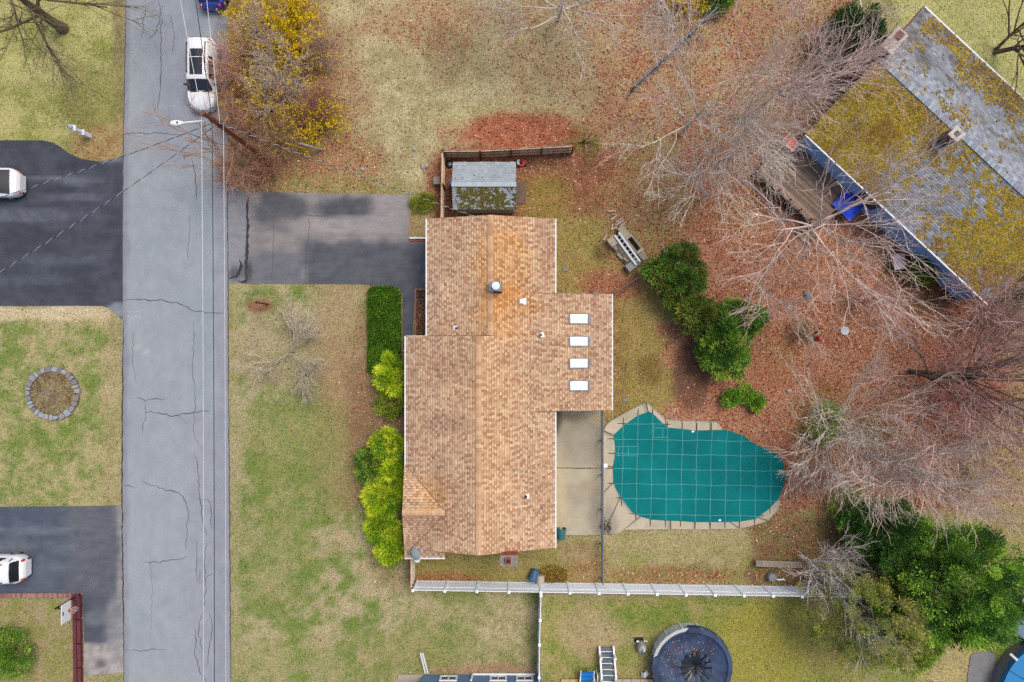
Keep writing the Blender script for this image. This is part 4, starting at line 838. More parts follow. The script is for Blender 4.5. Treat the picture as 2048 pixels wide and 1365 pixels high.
def moss_on(parent, P0, u, v, L, D, field, n, cols, seed, size=(.05, .12), nrm=None):
    """cushions of moss: low domes scattered where field(s,t) is high"""
    r_ = np.random.default_rng(seed); s_ = r_.uniform(0, L, n); t = r_.uniform(0, D, n); k = r_.random(n) < field(s_, t); s_ = s_[k]; t = t[k]; n = len(s_)
    u = np.array(u, float); v = np.array(v, float); nn = np.cross(u, v); nn /= np.linalg.norm(nn); nn = nn if nn[2] > 0 else -nn
    c = np.array(P0)+s_[:, None]*u+t[:, None]*v; rad = r_.uniform(*size, n)[:, None]; m = 7; ang = np.linspace(0, 2*np.pi, m, endpoint=False)
    V = np.empty((n, m+1, 3)); ph = r_.uniform(0, 6, n)
    for i, a in enumerate(ang):
        rr_ = rad*r_.uniform(.6, 1.3, (n, 1)); V[:, i] = c+rr_*(np.cos(a+ph)[:, None]*u+np.sin(a+ph)[:, None]*v)+.004*nn
    V[:, m] = c+nn*(.02+rad*.22); b0 = np.arange(n)*(m+1); F = np.concatenate([np.stack([b0+i, b0+(i+1) % m, b0+m], 1) for i in range(m)])
    if np.cross(u, v)[2] < 0: F = F[:, ::-1]
    cc = np.array(cols)[r_.choice(len(cols), n)]*r_.normal(1, .18, (n, 1)).clip(.5, 1.5); bw = sstep(.42, .68, fbm(c[:, 0]*.9, c[:, 1]*.9, seed, 4))[:, None]; cc = cc*(1-bw*np.array([.22, .32, .10]))
    o = link_mesh('moss', np_mesh('moss', V.reshape(-1, 3)-np.array(world_loc(parent)), F, MT['attr'], np.repeat(cc, m+1, 0), True), parent); o['kind'] = 'stuff'
MOSSC = [C(106, 100, 40), C(92, 84, 38), C(124, 112, 44), C(80, 72, 40), C(136, 126, 52)]
moss_on(shr, (sx0, yS, zS_+.02), (1, 0, 0), (0, (yR-yS)/lS, (zR_-zS_)/lS), sx1-sx0, lS, lambda s_, t: sstep(.44, .54, .5*fbm(s_*1.3, t*2.2, 14, 4)+.5*fbm(s_*5.5, t*6.5, 18, 3))*sstep(.02, .12, s_/(sx1-sx0)-.02)*sstep(1.0, .86, t/lS)*.95, 6500, MOSSC, 31, (.018, .05))
moss_on(shr, (sx0, yN, zN+.02), (1, 0, 0), (0, (yR-yN)/lN, (zR_-zN)/lN), sx1-sx0, lN, lambda s_, t: sstep(.66, .76, fbm(s_*2.7, t*4.0, 17, 5))*sstep(.3, .5, t/lN), 700, [C(60, 58, 46), C(76, 70, 46)], 32, (.02, .05))
ramp = thing('shed_ramp', 'weathered plank ramp at the shed door', 'ramp', W(1041, 387))
rp = MB().box((0, 0, 0), (.135, 1.42, .03)).mesh('plank', material('ramp_wood', C(124, 104, 90), .95, .35, 4, 40, .3))
for i in range(5): place('plank', rp, ramp, (-.27+.145*i, 0, .10-.016*i), 0)
mb = MB(); mb.lathe((*W(904, 363, 1.0)[:2], -.02), [(.2, 0), (.24, .4), (.24, .9), (.22, .95), (.01, 1.0)], 18); tag(mb.build('rain_barrel', material('barrel_blue_grey', C(150, 172, 182), .6), smooth=True), 'pale blue grey barrel standing against the shed end', 'barrel')
wh = thing('spare_wheel', 'old wheel lying on the ground between shed and board fence', 'wheel', W(900, 329)); mb = MB(); mb.lathe((0, 0, 0), [(.12, .02), (.24, .02), (.27, .06), (.27, .12), (.24, .16), (.14, .16), (.12, .1), (.12, .02)], 20, cap=False); mb.build('tyre', MT['tyre'], wh, False, True); mb = MB(); mb.lathe((0, 0, 0), [(.13, .09), (.05, .12), (.01, .13)], 12); mb.build('hub', MT['alu'], wh, False)
mw = thing('lawn_mower', 'red push lawn mower parked between shed corner and board fence', 'lawn mower', W(1042, 327), R(8))
mb = MB(); mb.lathe((0, 0, .12), [(.2, 0), (.27, .03), (.27, .14), (.2, .2), (.01, .22)], 18, sx=1.15); mb.build('deck', MT['red'], mw, False, True); mb = MB(); mb.lathe((.02, 0, .32), [(.13, 0), (.14, .1), (.09, .16), (.01, .17)], 14); mb.build('engine', MT['black'], mw, False, True)
for x, y in ((-.26, .2), (-.26, -.2), (.28, .22), (.28, -.22)): mb = MB(); mb.tube([(x, y-.03, .1), (x, y+.03, .1)], .1, 14); mb.build('wheel', MT['tyre'], mw, False)
mb = MB()
for y in (-.17, .17): mb.tube([(.25, y, .2), (.62, y, .62), (.95, y, .95)], .014, 6)
mb.tube([(.95, -.17, .95), (.95, .17, .95)], .016, 6); mb.build('handle', MT['dark'], mw, False)
mb = MB(); mb.box((-.18, .02, .34), (.16, .3, .06)); mb.build('cover', MT['alu'], mw, False)
gt = MB(); gt.box((*W(874, 362, .4)[:2], .3), (.42, .5, .5)); tag(gt.build('wooden_crate', MT['wood_grey'], bevel=.02), 'grey wooden box against the outside of the board fence', 'crate')
# ------------------------------------------------------------------ cinder block barbecue with ladder and firewood
A = W(1252, 500); rzB = -math.atan2(58-(-8), 72+8)+0  # long axis runs down-right
bq = thing('block_barbecue', 'ruined concrete block barbecue with slab ends among the leaves', 'barbecue', A, R(-52))
BL = [material('block_%d' % i, c, .95, .2, 6, 40, .18, .006, 50) for i, c in enumerate((C(190, 178, 152), C(166, 156, 136), C(158, 160, 158)))]
def blk(x, y, z, l, w_, h, m, rz=0, name='block'): mb = MB(); mb.box((x, y, z), (l, w_, h), rz); mb.build(name, BL[m], bq, False, bevel=.012)
blk(-.98, -.42, .3, .62, .62, .62, 0); blk(-1.0, .5, .3, .85, .46, .6, 0); blk(1.06, -.36, .3, .5, .95, .6, 2, name='slab'); blk(1.02, .52, .3, .56, .44, .6, 1)
blk(0, .74, .34, 1.2, .14, .68, 1); blk(.0, .30, .34, 1.3, .13, .66, 1); blk(-.55, .52, .36, .16, .5, .7, 0); blk(.62, .52, .36, .2, .5, .72, 0); blk(.1, -.62, .12, .5, .16, .22, 0, .1); blk(.5, -.5, .22, .34, .12, .4, 0, .2); blk(-.5, -.5, .2, .3, .3, .35, 1, .1); blk(.1, -.3, .04, 1.7, .7, .1, 1, 0, 'slab')
for i in range(6):
    mb = MB(); x = -.4+.16*i; mb.tube([(x, .4, .3), (x+random.Random(i).uniform(-.2, .2), .64, .42)], .025, 6); mb.build('stick', MT['wood_dark'], bq, False)
ld = thing('aluminium_ladder', 'silver ladder laid on top of the block barbecue', 'ladder', (A[0], A[1], .70), R(-54))
for y in (-.2, .14): mb = MB(); mb.box((0.0, y, 0), (2.4, .13, .09)); mb.build('rail', MT['alu'], ld, False)
for i in range(8): mb = MB(); mb.tube([(-1.05+.3*i, -.2, 0), (-1.05+.3*i, .14, 0)], .026, 6); mb.build('rung', MT['alu'], ld, False)
rr = random.Random(12)
for i, (x, y, a) in enumerate(((1224, 423, 0), (1229, 430, -10), (1228, 436, 35), (1240, 440, 40), (1232, 447, 80), (1240, 446, 35), (1244, 450, 40), (1248, 449, 42), (1229, 457, 25), (1224, 455, 80), (1246, 455, 40), (1211, 475, 60))):
    mb = MB(); L = rr.uniform(.4, .6); p = Vector(W(x, y, .08)); d = Vector((math.cos(R(a)), math.sin(R(a)), .05))*L/2; mb.tube([p-d, p+d], [rr.uniform(.05, .07), rr.uniform(.04, .06)], 5)
    tag(mb.build('firewood_log', material('split_log_%d' % i, C(*[(226, 196, 176), (206, 172, 152), (236, 212, 196)][i % 3]), .95, .25, 8, 40, .2)), 'split log of the loose firewood heap beside the block barbecue', 'log', 'loose firewood by the block barbecue')
# ------------------------------------------------------------------ bins, stones, small yard things
def bin_(px, py, mat, label, tilt, rz, lid=False):
    T = thing('trash_can', label, 'trash can', W(px, py)); T.rotation_euler = (tilt, 0, rz); n = 24; mb = MB(); pr = [(.24, 0), (.25, .03), (.30, .66), (.325, .68), (.325, .72), (.30, .72), (.28, .70), (.235, .05), (.01, .04)]
    rings = []
    for r_, z in pr: rings.append(mb.pts([((r_*(1+(.018 if k % 2 and .03 < z < .67 else 0)))*math.cos(2*math.pi*k/n), (r_*(1+(.018 if k % 2 and .03 < z < .67 else 0)))*math.sin(2*math.pi*k/n), z) for k in range(n)]))
    for a, b in zip(rings, rings[1:]):
        for k in range(n): mb.f.append((a+k, a+(k+1) % n, b+(k+1) % n, b+k))
    mb.build('tub', mat, T, False, True)
    mb = MB(); mb.lathe((0, 0, -.005), [(.235, 0), (.2, -.012), (.01, -.012)], 20); mb.build('base', mat, T, False)
    for s_ in (-1, 1): mb = MB(); mb.box((s_*.34, 0, .6), (.05, .14, .03)); mb.build('handle', mat, T, False)
    return T
t1 = bin_(1122, 1073, material('bin_teal', C(62, 122, 128), .55, .08), 'teal ribbed trash can lying at the patio corner', R(88), R(180)); t1.location.z = .29; t1.location.y -= .1
t2 = bin_(1071, 1137, material('bin_blue', C(62, 106, 142), .55, .08), 'blue ribbed trash can tipped over beside a tan one', R(86), R(-18)); t2.location.z = .29
t3 = bin_(1081, 1148, material('bin_tan', C(196, 184, 164), .6, .08), 'tan trash can lying against the white vinyl fence', R(90), R(-5)); t3.location.z = .29
def pile(name, label, cat, px, py, rx, ry, n, cols, seed, L=.5, r=.01):
    r_ = np.random.default_rng(seed); a = r_.uniform(0, 2*np.pi, n); q = np.sqrt(r_.random(n)); c = np.array(W(px, py)); X = c[0]+np.cos(a)*q*rx; Y = c[1]+np.sin(a)*q*ry; th = r_.uniform(0, 6.3, n); el = r_.normal(.15, .3, n)
    D_ = np.stack([np.cos(th)*np.cos(el), np.sin(th)*np.cos(el), np.sin(el)], 1); N_ = np.stack([-np.sin(th), np.cos(th), 0*th], 1)
    V, F = tris(np.stack([X, Y, r_.uniform(.02, .35, n)*(1-q*.7)], 1)-np.array([c[0], c[1], 0]), D_, N_, r_.uniform(.4, 1, n)*L, np.full(n, r*1.6)); cc = np.array(cols)[r_.choice(len(cols), n)]
    o = link_mesh(name, np_mesh(name, V, F, MT['bark'], np.repeat(cc, 3, 0)), None, (c[0], c[1], 0)); return tag(o, label, cat)
pile('brush_pile', 'brushy heap of yellow brown stalks beside the tan trash can', 'brush pile', 1106, 1152, 1.0, .7, 900, [C(150, 126, 56), C(120, 88, 52), C(190, 160, 50), C(110, 82, 60)], 3, .35, .012)
pile('garden_hose_heap', 'small dark heap of tangled hose on the deck edge', 'hose', 1212, 1052, .35, .45, 160, [C(92, 94, 88), C(70, 76, 66)], 4, .3, .014)
ROCKS = [(846, 334, .17, 'left of two pale stones outside the board fence'), (853, 332, .17, 'right of two pale stones outside the board fence'), (829, 299, .14, 'single pale stone in the dry grass field'), (725, 339, .15, 'pale stone near the driveway in dry leaves'), (553, 262, .16, 'pale stone under the forsythia canes'), (892, 272, .1, 'small pale stone near the fence corner post'),
 (1531, 632, .36, 'grey boulder beside the dark green bush'), (1615, 590, .33, 'dark grey boulder under the pink bare tree'), (1167, 592, .22, 'grey stone against the skylight wing wall'), (1192, 589, .22, 'dark stone by the chain-link fence post'), (1625, 887, .2, 'pale block in the leaves right of the pool'), (1578, 782, .16, 'white stone under thin branches near the leafy shrub'), (1613, 880, .13, 'small grey stone beside a pale block in the leaves')]
for i, (px, py, r_, lb) in enumerate(ROCKS):
    mb = MB(); rq = random.Random(i+40); bm = bmesh.new(); bmesh.ops.create_icosphere(bm, subdivisions=2, radius=r_)
    for v_ in bm.verts: f = rq.uniform(.82, 1.1); v_.co = Vector((v_.co.x*f*1.1, v_.co.y*f*.9, v_.co.z*f*.6))
    me = bpy.data.meshes.new('stone'); bm.to_mesh(me); bm.free(); me.materials.append(MT['rock'] if 'dark' not in lb else MT['stone'])
    o = link_mesh('stone', me, None, (*W(px, py)[:2], r_*.22)); tag(o, lb, 'stone'); o.rotation_euler = (0, 0, rq.uniform(0, 3))
for px, py, sz, lb in ((1250, 800, .3, 'square stone cap set in the lawn above the pool corner'), (1127, 591, .6, 'flat mossy stepping slab against the house wall'), (1240, 746, .18, 'small round drain lid in the mossy grass'), (1130, 539, .3, 'grey stepping stone in the mossy side yard')):
    mb = MB(); mb.box((*W(px, py)[:2], .0), (sz, sz*.8 if sz < .5 else .35, .07), R(8)); tag(mb.build('paving_stone', MT['stone'], bevel=.01), lb, 'paving stone')
mb = MB(); q = [W(x, y, .05+.02*(i % 2)) for i, (x, y) in enumerate(((1302, 1163), (1340, 1150), (1370, 1140), (1400, 1128), (1430, 1112), (1458, 1092)))]; mb.tube(q, [.02, .018, .018, .015, .012, .006], 6); tag(mb.build('fallen_branch', material('pale_branch', C(178, 160, 138), .95)), 'long thin pale fallen branch on the grass below the pool', 'branch')
# ------------------------------------------------------------------ cars
def car(T, L, Wd, hb, hr, roofx, beltx, paint, noseround=.62, rails=True, sunroof=False, tail='hatch', hoodz=.93):
    """built pointing to -Y (front at -L/2); roofx=(front,rear) of the roof, beltx=(cowl, rear glass foot) along the length, 0 at the nose"""
    hw = Wd/2; n = 22
    def outline(t):       # half width along the length fraction t, nose to tail
        e = min(t, 1-t); k = noseround if t < .5 else noseround*.85
        return hw*(1-.44*max(0, 1-e/(k*.32))**2.6)
    ts = [0, .008, .025, .06, .11, .17, .25, .34, .43, .52, .61, .70, .78, .85, .90, .945, .975, .992, 1.0]
    def y(t): return -L/2+t*L
    cw, rg = beltx[0]/L, beltx[1]/L
    def ztop(t):
        if t < cw: return hoodz-.26*max(0, 1-t/.10)**2+(hb-hoodz)*(t/cw)
        if t > rg: return hb-(.12 if tail == 'hatch' else .02)*((t-rg)/max(1e-3, 1-rg))-.22*max(0, 1-(1-t)/.03)**2
        return hb
    mb = MB(); rows = []
    for t in ts:
        o = outline(t); z1 = ztop(t); r = [(-o*.93, .22), (-o*.985, .42), (-o, .62), (-o*.985, z1-.09), (-o*.93, z1-.02), (-o*.70, z1+.012), (-o*.35, z1+.03), (0, z1+.036)]
        sec = r+[(-x, z) for x, z in r[-2::-1]]
        rows.append([(x, y(t), z) for x, z in sec])
    mb.grid(rows, flip=False)
    for r_, fl in ((rows[0], 1), (rows[-1], 0)): b = mb.pts(r_); m = len(r_); mb.f.append(tuple(b+i for i in range(m))[::1 if fl else -1])
    body = mb.build('body', paint, T, False, True)
    # cabin
    zr = hr; ty = .78
    sta = [(beltx[0], hb-.01, 1.0, 0), (roofx[0], zr-.05, ty, 1), (roofx[0]+.35, zr, ty, 1), ((roofx[0]+roofx[1])/2, zr+.02, ty+.01, 1), (roofx[1]-.3, zr-.01, ty, 1), (roofx[1], zr-.07, ty-.02, 1), (beltx[1], hb-.04, .92, 0)]
    def sec(s_):
        x_, z_, k, _ = s_; o = outline(x_/L)*.93; a = o*k; zb = hb-.03; f = 0 if z_ <= hb else 1
        if not f: return [(-o, y(x_/L), zb), (-o*.97, y(x_/L), z_-.005), (-o*.8, y(x_/L), z_), (0, y(x_/L)-.0, z_+.03), (o*.8, y(x_/L), z_), (o*.97, y(x_/L), z_-.005), (o, y(x_/L), zb)]
        return [(-o, y(x_/L), zb), (-a*1.04, y(x_/L), z_-.10), (-a*.9, y(x_/L), z_-.015), (0, y(x_/L), z_+.025), (a*.9, y(x_/L), z_-.015), (a*1.04, y(x_/L), z_-.10), (o, y(x_/L), zb)]
    S_ = [sec(s_) for s_ in sta]; mb = MB(); mb.grid(S_); mb.build('cabin', paint, T, False, True)
    def patch(A, B, i0, i1, m0, m1, name, mat, u0=0.0, u1=1.0, lift=.012, par=T):
        """a pane laid on the loft between two stations: columns i0..i1, inset m0,m1 along, u0..u1 across"""
        G = []
        for t in np.linspace(m0, m1, 5):
            row = []
            for u in np.linspace(i0+(i1-i0)*u0, i0+(i1-i0)*u1, 7):
                k = min(int(u), 5); f = u-k; pa = Vector(A[k])*(1-f)+Vector(A[k+1])*f; pb = Vector(B[k])*(1-f)+Vector(B[k+1])*f; p = pa*(1-t)+pb*t
                row.append(p)
            G.append(row)
        nn = (G[2][4]-G[2][2]).cross(G[3][3]-G[1][3]).normalized(); c = Vector((0, 0, (hb+hr)/2-.2))
        if nn.dot(G[2][3]-Vector((0, G[2][3].y, hb-.3))) < 0: nn = -nn
        G = [[p+nn*lift for p in r] for r in G]; mb = MB(); mb.grid(G, flip=(G[0][1]-G[0][0]).cross(G[1][0]-G[0][0]).dot(nn) < 0); return mb.build(name, mat, par, False, True)
    patch(S_[0], S_[1], 1, 5, .06, .96, 'windscreen', MT['glass'], .02, .98, .03)
    patch(S_[5], S_[6], 1, 5, .08, .96, 'rear_window', MT['glass'], .06, .94, .045 if tail == 'hatch' else .075)
    for sgn, (i0, i1) in ((-1, (0, 1)), (1, (5, 6))):
        u0, u1 = (.12, .92) if sgn < 0 else (.08, .88)
        patch(S_[1], S_[3], i0, i1, .05, .94, 'side_window', MT['glass'], u0, u1); patch(S_[3], S_[5], i0, i1, .02, .62, 'side_window', MT['glass'], u0, u1); patch(S_[4], S_[5], i0, i1, .72, 1.0, 'side_window', MT['glass'], u0+.1, u1-.1)
    if sunroof: patch(S_[2], S_[3], 2, 4, -.12, 1.0, 'sunroof', MT['glass'], .16, .84, .03); patch(S_[3], S_[4], 2, 4, .06, .55, 'sunroof', MT['glass'], .16, .84, .03)
    if rails:
        for sgn in (-1, 1):
            xr = sgn*outline(.5)*.93*ty*.88; mb = MB(); mb.tube([(xr, y((roofx[0]+.35)/L), zr), (xr, y((roofx[0]+.5)/L), zr+.08), (xr, y((roofx[1]-.5)/L), zr+.08), (xr, y((roofx[1]-.3)/L), zr)], .04, 6); mb.build('roof_rail', MT['dark'], T, False)
    for sgn in (-1, 1):
        mb = MB(); mb.box((sgn*(hw+.06), y((beltx[0]+.42)/L), hb+.04), (.2, .11, .15), R(8*sgn)); mb.build('mirror', MT['dark'] if paint is MT['carwhite'] else paint, T, False, bevel=.02)
        mb = MB(); o = outline(.035); mb.box((sgn*o*.80, y(.042), hoodz-.20), (.42, .24, .14), R(22*sgn)); mb.build('headlight', MT['lamp'], T, False, bevel=.03)
        mb = MB(); o = outline(.975); mb.box((sgn*o*.93, y(.970), hb-(.16 if tail == 'hatch' else .3)), (.13, .24, .22 if tail == 'hatch' else .1), R(-14*sgn)); mb.build('tail_light', MT['redlamp'], T, False, bevel=.03)
        for t in (.185, .80):
            o = outline(t); wx = sgn*(o-.12); w_ = thing('wheel', None, None, (wx, y(t), .33)); w_.parent = T
            mb = MB(); mb.tube([(-.12, 0, 0), (.12, 0, 0)], .335, 20); mb.build('tyre', MT['tyre'], w_, False)
            mb = MB(); mb.tube([(sgn*.10, 0, 0), (sgn*.14, 0, 0)], .22, 16); mb.build('rim', MT['rim'], w_, False)
    for sgn in (-1, 1): mb = MB(); mb.tube([(sgn*.42*hw, y(cw*.96), ztop(cw*.96)+.034), (sgn*.5*hw, y(cw*.5), ztop(cw*.5)+.03), (sgn*.44*hw, y(.07), ztop(.07)+.022)], .012, 5); mb.build('bonnet_crease', MT['grey'], T, False)
    mb = MB(); mb.box((0, y(beltx[0]/L)-.02, hb+.012), (hw*1.5, .12, .03)); mb.build('cowl', MT['black'], T, False)
    mb = MB(); mb.box((0, y(.992)+.0, .58), (.5, .05, .12)); mb.build('number_plate', MT['white'], T, False)
    mb = MB(); mb.box((0, y(.985), .40), (Wd*.72, .12, .14)); mb.build('rear_bumper_trim', MT['dark'], T, False, bevel=.02); mb = MB(); mb.box((0, y(.01), .52), (Wd*.55, .06, .22)); mb.build('grille', MT['black'], T, False, bevel=.02)
    mb = MB()
    for sgn in (-1, 1): mb.tube([(sgn*.12, y((beltx[0]-.02)/L), hb+.03), (sgn*.12-.45, y((beltx[0]+.14)/L), hb+.10)], .012, 5)
    mb.build('wiper', MT['black'], T, False)
suv = thing('parked_suv', 'white sport utility vehicle with roof rails and black sunroof parked at the roadside', 'car', (-20.28, 17.55, .01), R(0))
car(suv, 4.75, 1.86, 1.02, 1.68, (1.72, 4.35), (1.12, 4.62), MT['carwhite'], sunroof=True)
sed = thing('parked_car', 'dark blue car parked at the roadside ahead of the white one', 'car', (-19.72, 24.1, .01), R(180))
car(sed, 4.5, 1.80, .98, 1.50, (1.70, 3.75), (1.10, 4.25), MT['carblue'], rails=False)
evs = thing('parked_car', 'smooth white car with large rear window on the dark driveway', 'car', (-34.58, 10.38, .012), R(-90))
car(evs, 4.7, 1.92, .98, 1.46, (1.55, 2.75), (.95, 4.22), MT['carwhite'], rails=False, tail='fast')
van = thing('parked_suv', 'white hatchback wagon with red tail lamps on the driveway with concrete apron', 'car', (-34.12, -14.95, .012), R(-90))
car(van, 4.5, 1.84, 1.05, 1.70, (1.60, 3.95), (1.05, 4.25), MT['carwhite'])
# ------------------------------------------------------------------ utility pole, street lamp, wires
PT = Vector((*W(405, 225, 9.2),)); PX, PY = PT.x, PT.y
pole = thing('utility_pole', 'brown wooden utility pole standing in the roadside brush', 'utility pole', (PX, PY, 0))
mb = MB(); mb.tube([(PX, PY, -.1), (PX, PY, 3), (PX, PY, 6), (PX, PY, 9.2)], [.17, .155, .14, .12], 14); mb.build('shaft', material('creosote_wood', C(150, 88, 58), .9, .25, 2, 30, .2, stretch=(6, 6, .6)), pole, smooth=True)
mb = MB(); mb.box((PX-.05, PY, 8.9), (.5, .1, .12), R(20)); mb.box((PX-.2, PY+.06, 8.75), (.16, .16, .3)); mb.build('bracket', MT['metal_grey'], pole)
mb = MB(); mb.lathe((PX-.28, PY, 8.95), [(.05, 0), (.07, .05), (.04, .1), (.06, .14), (.01, .2)], 10); mb.build('insulator', material('insulator', C(110, 92, 110), .3), pole)
for z in (8.0, 7.1): mb = MB(); mb.box((PX, PY, z), (.34, .1, .08), R(60)); mb.tube([(PX-.2, PY, z), (PX+.2, PY, z)], .03, 6); mb.build('clamp', MT['dark'], pole)
mb = MB(); mb.tube([(PX+.15, PY-.05, .3), (PX+.15, PY-.05, 2.6), (PX+.14, PY-.05, 7.6)], .025, 6); mb.build('conduit', MT['dark'], pole)
lamp = thing('street_lamp', 'grey street lamp head on a thin arm from the utility pole', 'street lamp', (PX, PY, 8.2))
lx, ly = WX(356, 8.25), WY(246.5, 8.25)
mb = MB(); mb.tube([(PX, PY, 8.05), (PX-.35, PY*.5+ly*.5, 8.22), (lx+.2, ly, 8.28)], .045, 8); mb.build('arm', MT['white'], lamp)
mb = MB(); prof = [(-.42, .05, .03), (-.36, .13, .07), (-.1, .16, .10), (.12, .13, .08), (.28, .06, .05), (.34, .04, .04)]; rows = [[(lx+x, ly+w_*math.cos(a), 8.26+h_*math.sin(a)) for a in np.linspace(0, 2*math.pi, 13)] for x, w_, h_ in prof]; mb.grid(rows); mb.build('lamp_head', MT['white'], lamp, smooth=True)
mb = MB(); mb.lathe((lx+.02, ly, 8.35), [(.05, 0), (.05, .06), (.01, .07)], 10); mb.build('photocell', MT['dark'], lamp)
mb = MB(); mb.lathe((lx-.2, ly, 8.14), [(.01, 0), (.1, .03), (.12, .1)], 12); mb.build('lens', material('lamp_lens', C(196, 204, 210), .3), lamp)
MT['wire_light'] = material('bare_wire', C(226, 228, 232), .5, .05); MT['wire_dark'] = material('black_cable', (.02, .02, .022), .6, .1)
def wire(p, q, sag, r, mat, label, parts=None):
    p = Vector(p); q = Vector(q); n = 40; mb = MB(); Q = [p.lerp(q, i/n)-Vector((0, 0, sag*4*(i/n)*(1-i/n))) for i in range(n+1)]
    mb.tube(Q, r, 5); o = mb.build('overhead_wire', MT[mat]); tag(o, label, 'wire'); return Q
def wire_at(z, x0, ys): return (WX(x0, z), ys, z)
wire((WX(403, 9.0), PY, 9.0), (WX(403, 9.0)-.1, -48, 9.0), .35, .017, 'wire_light', 'pale top overhead wire along the road, street side of the pole')
wire((WX(424, 8.0), PY, 8.0), (WX(424, 8.0), -48, 8.0), .3, .022, 'wire_dark', 'black middle overhead cable along the road, right of the pale top wire')
wire((WX(447, 7.0), PY, 7.0), (WX(449, 7.0), -48, 7.0), .25, .016, 'wire_light', 'pale low overhead wire above the road edge')
wire((WX(403, 9.0), PY, 9.0), (-23.3, 46, 9.0), .3, .017, 'wire_light', 'pale top overhead wire passing over the white parked vehicle roof')
wire((WX(424, 8.0), PY, 8.0), (-21.5, 46, 8.0), .3, .022, 'wire_dark', 'black overhead cable passing over the white parked vehicle sunroof')
wire((WX(440, 7.0), PY, 7.0), (-20.2, 46, 7.4), .25, .017, 'wire_light', 'pale overhead wire passing over the blue parked car')
def twisted(p, q, sag, label):
    T = thing('service_cable', label, 'cable', p); p = Vector(p); q = Vector(q); n = 60
    def at(t): return p.lerp(q, t)-Vector((0, 0, sag*4*t*(1-t)))
    MB().tube([at(i/n) for i in range(n+1)], .02, 5).build('cable', MT['wire_dark'], T)
    mb = MB(); m = 220; d = (q-p).normalized(); a = d.cross(Vector((0, 0, 1))).normalized(); b = a.cross(d); mb.tube([at(i/m)+(a*math.cos(i*.75)+b*math.sin(i*.75))*.026 for i in range(m+1)], .011, 4); mb.build('bare_strand', MT['wire_light'], T)
twisted((PX, PY, 7.6), W(963, 438, 3.55), .5, 'twisted service cable running from the pole to the shingled house gable')
twisted((PX, PY, 7.6), W(-190, 452, 4.2), .5, 'twisted service cable crossing the road toward the dark driveway car')
twisted((PX, PY, 7.3), W(-190, 660, 4.2), .6, 'twisted service cable crossing the road diagonally over the dark driveway')
for i, (ax, ay, z0, mt, lb) in enumerate(((613, 299.5, 7.6, material('yellow_guard', C(226, 184, 30), .5), 'steel guy wire with a yellow plastic guard among the brush'), (645, 300, 8.2, material('grey_guard', C(168, 178, 186), .5), 'steel guy wire with a grey plastic guard among the leaves'))):
    T = thing('guy_wire', lb, 'guy wire', W(ax, ay)); g = Vector(W(ax, ay, 0)); t = Vector((PX, PY, z0)); MB().tube([g, t], .008, 5).build('wire', MT['metal_grey'], T); d = (t-g).normalized(); MB().tube([g+d*.05, g+d*2.15], .05 if i == 0 else .075, 8).build('guard', mt, T); mb = MB(); mb.tube([g-d*.2, g+d*.1], .02, 6); mb.build('anchor_rod', MT['dark'], T)
# ------------------------------------------------------------------ lamp posts
def lamp_post(px, py, mat, label, r=.1, sleeve=True, h=2.1):
    T = thing('lamp_post', label, 'lamp post', W(px, py)); b = W(px, py)
    mb = MB(); mb.box((b[0], b[1], h*.42), (r*1.7, r*1.7, h*.84)); mb.build('post', mat, T)
    if sleeve:
        mb = MB(); mb.box((b[0], b[1], .42), (r*2.6, r*2.6, .84)); mb.box((b[0], b[1], .88), (r*3.4, r*3.4, .08)); mb.build('base_sleeve', mat, T)
        mb = MB(); mb.box((b[0], b[1], h*.84), (r*3.6, r*3.6, .1)); mb.box((b[0], b[1], h*.84+.1), (r*3.2, r*3.2, .12), taper=.5); mb.build('collar', mat, T)
    mb = MB(); mb.lathe((b[0], b[1], h*.90), [(r*.8, 0), (r*1.1, .04), (r*1.3, .22), (r*1.5, .24), (r*.6, .32), (.01, .36)], 8); mb.build('lantern', mat if not sleeve else MT['alu'], T)
lamp_post(180, 273, MT['white'], 'white square lamp post by the curved driveway edge', .105)
lamp_post(536, 609, MT['dark'], 'dark slim lamp post on the front lawn', .055, False)
# ------------------------------------------------------------------ round stone planter ring
pl = thing('stone_planter', 'round dry stone flower bed ring on the lawn across the road', 'planter', W(108, 787)); o0 = world_loc(pl); rr = random.Random(17)
SM = [material('ring_stone_%d' % i, c, .92, .22, 7, 45, .2, .015, 22) for i, c in enumerate((C(160, 158, 160), C(138, 134, 136), C(176, 170, 166), C(150, 142, 140), C(168, 176, 182)))]
a = 0
while a < 2*math.pi-.1:
    da = rr.uniform(.14, .28); r0 = rr.uniform(1.42, 1.5); r1 = rr.uniform(1.72, 1.82); h = rr.uniform(.2, .27); P = []
    for t, r_ in ((a+.012, r0), (a+da*.5, r0*.99), (a+da-.012, r0*rr.uniform(.98, 1.02)), (a+da-.012, r1*rr.uniform(.97, 1.02)), (a+da*.5, r1*1.015), (a+.012, r1)): P.append((o0.x+r_*math.cos(t), o0.y+r_*math.sin(t)))
    mb = MB(); mb.prism(P, -.03, h); mb.build('stone', rr.choice(SM), pl, bevel=.02); a += da
mb = MB(); mb.lathe((o0.x, o0.y, 0), [(1.46, 0), (1.46, .12), (1.2, .15), (.6, .18), (.01, .2)], 40); mb.build('soil', material('bed_soil', C(156, 140, 104), .95, .35, 5, 30, .35, .02, 30, rgb2=C(122, 100, 72), mixscale=2.2), pl, smooth=True)
rg2 = np.random.default_rng(19); n = 1500; t = rg2.uniform(0, 6.28, n); q = 1.44*np.sqrt(rg2.random(n)); X = o0.x+q*np.cos(t); Y = o0.y+q*np.sin(t); V, F = quads_leaf(X, Y, rg2.uniform(.17, .24, n)-.04*(q/1.44), rg2.uniform(.02, .06, n), rg2)
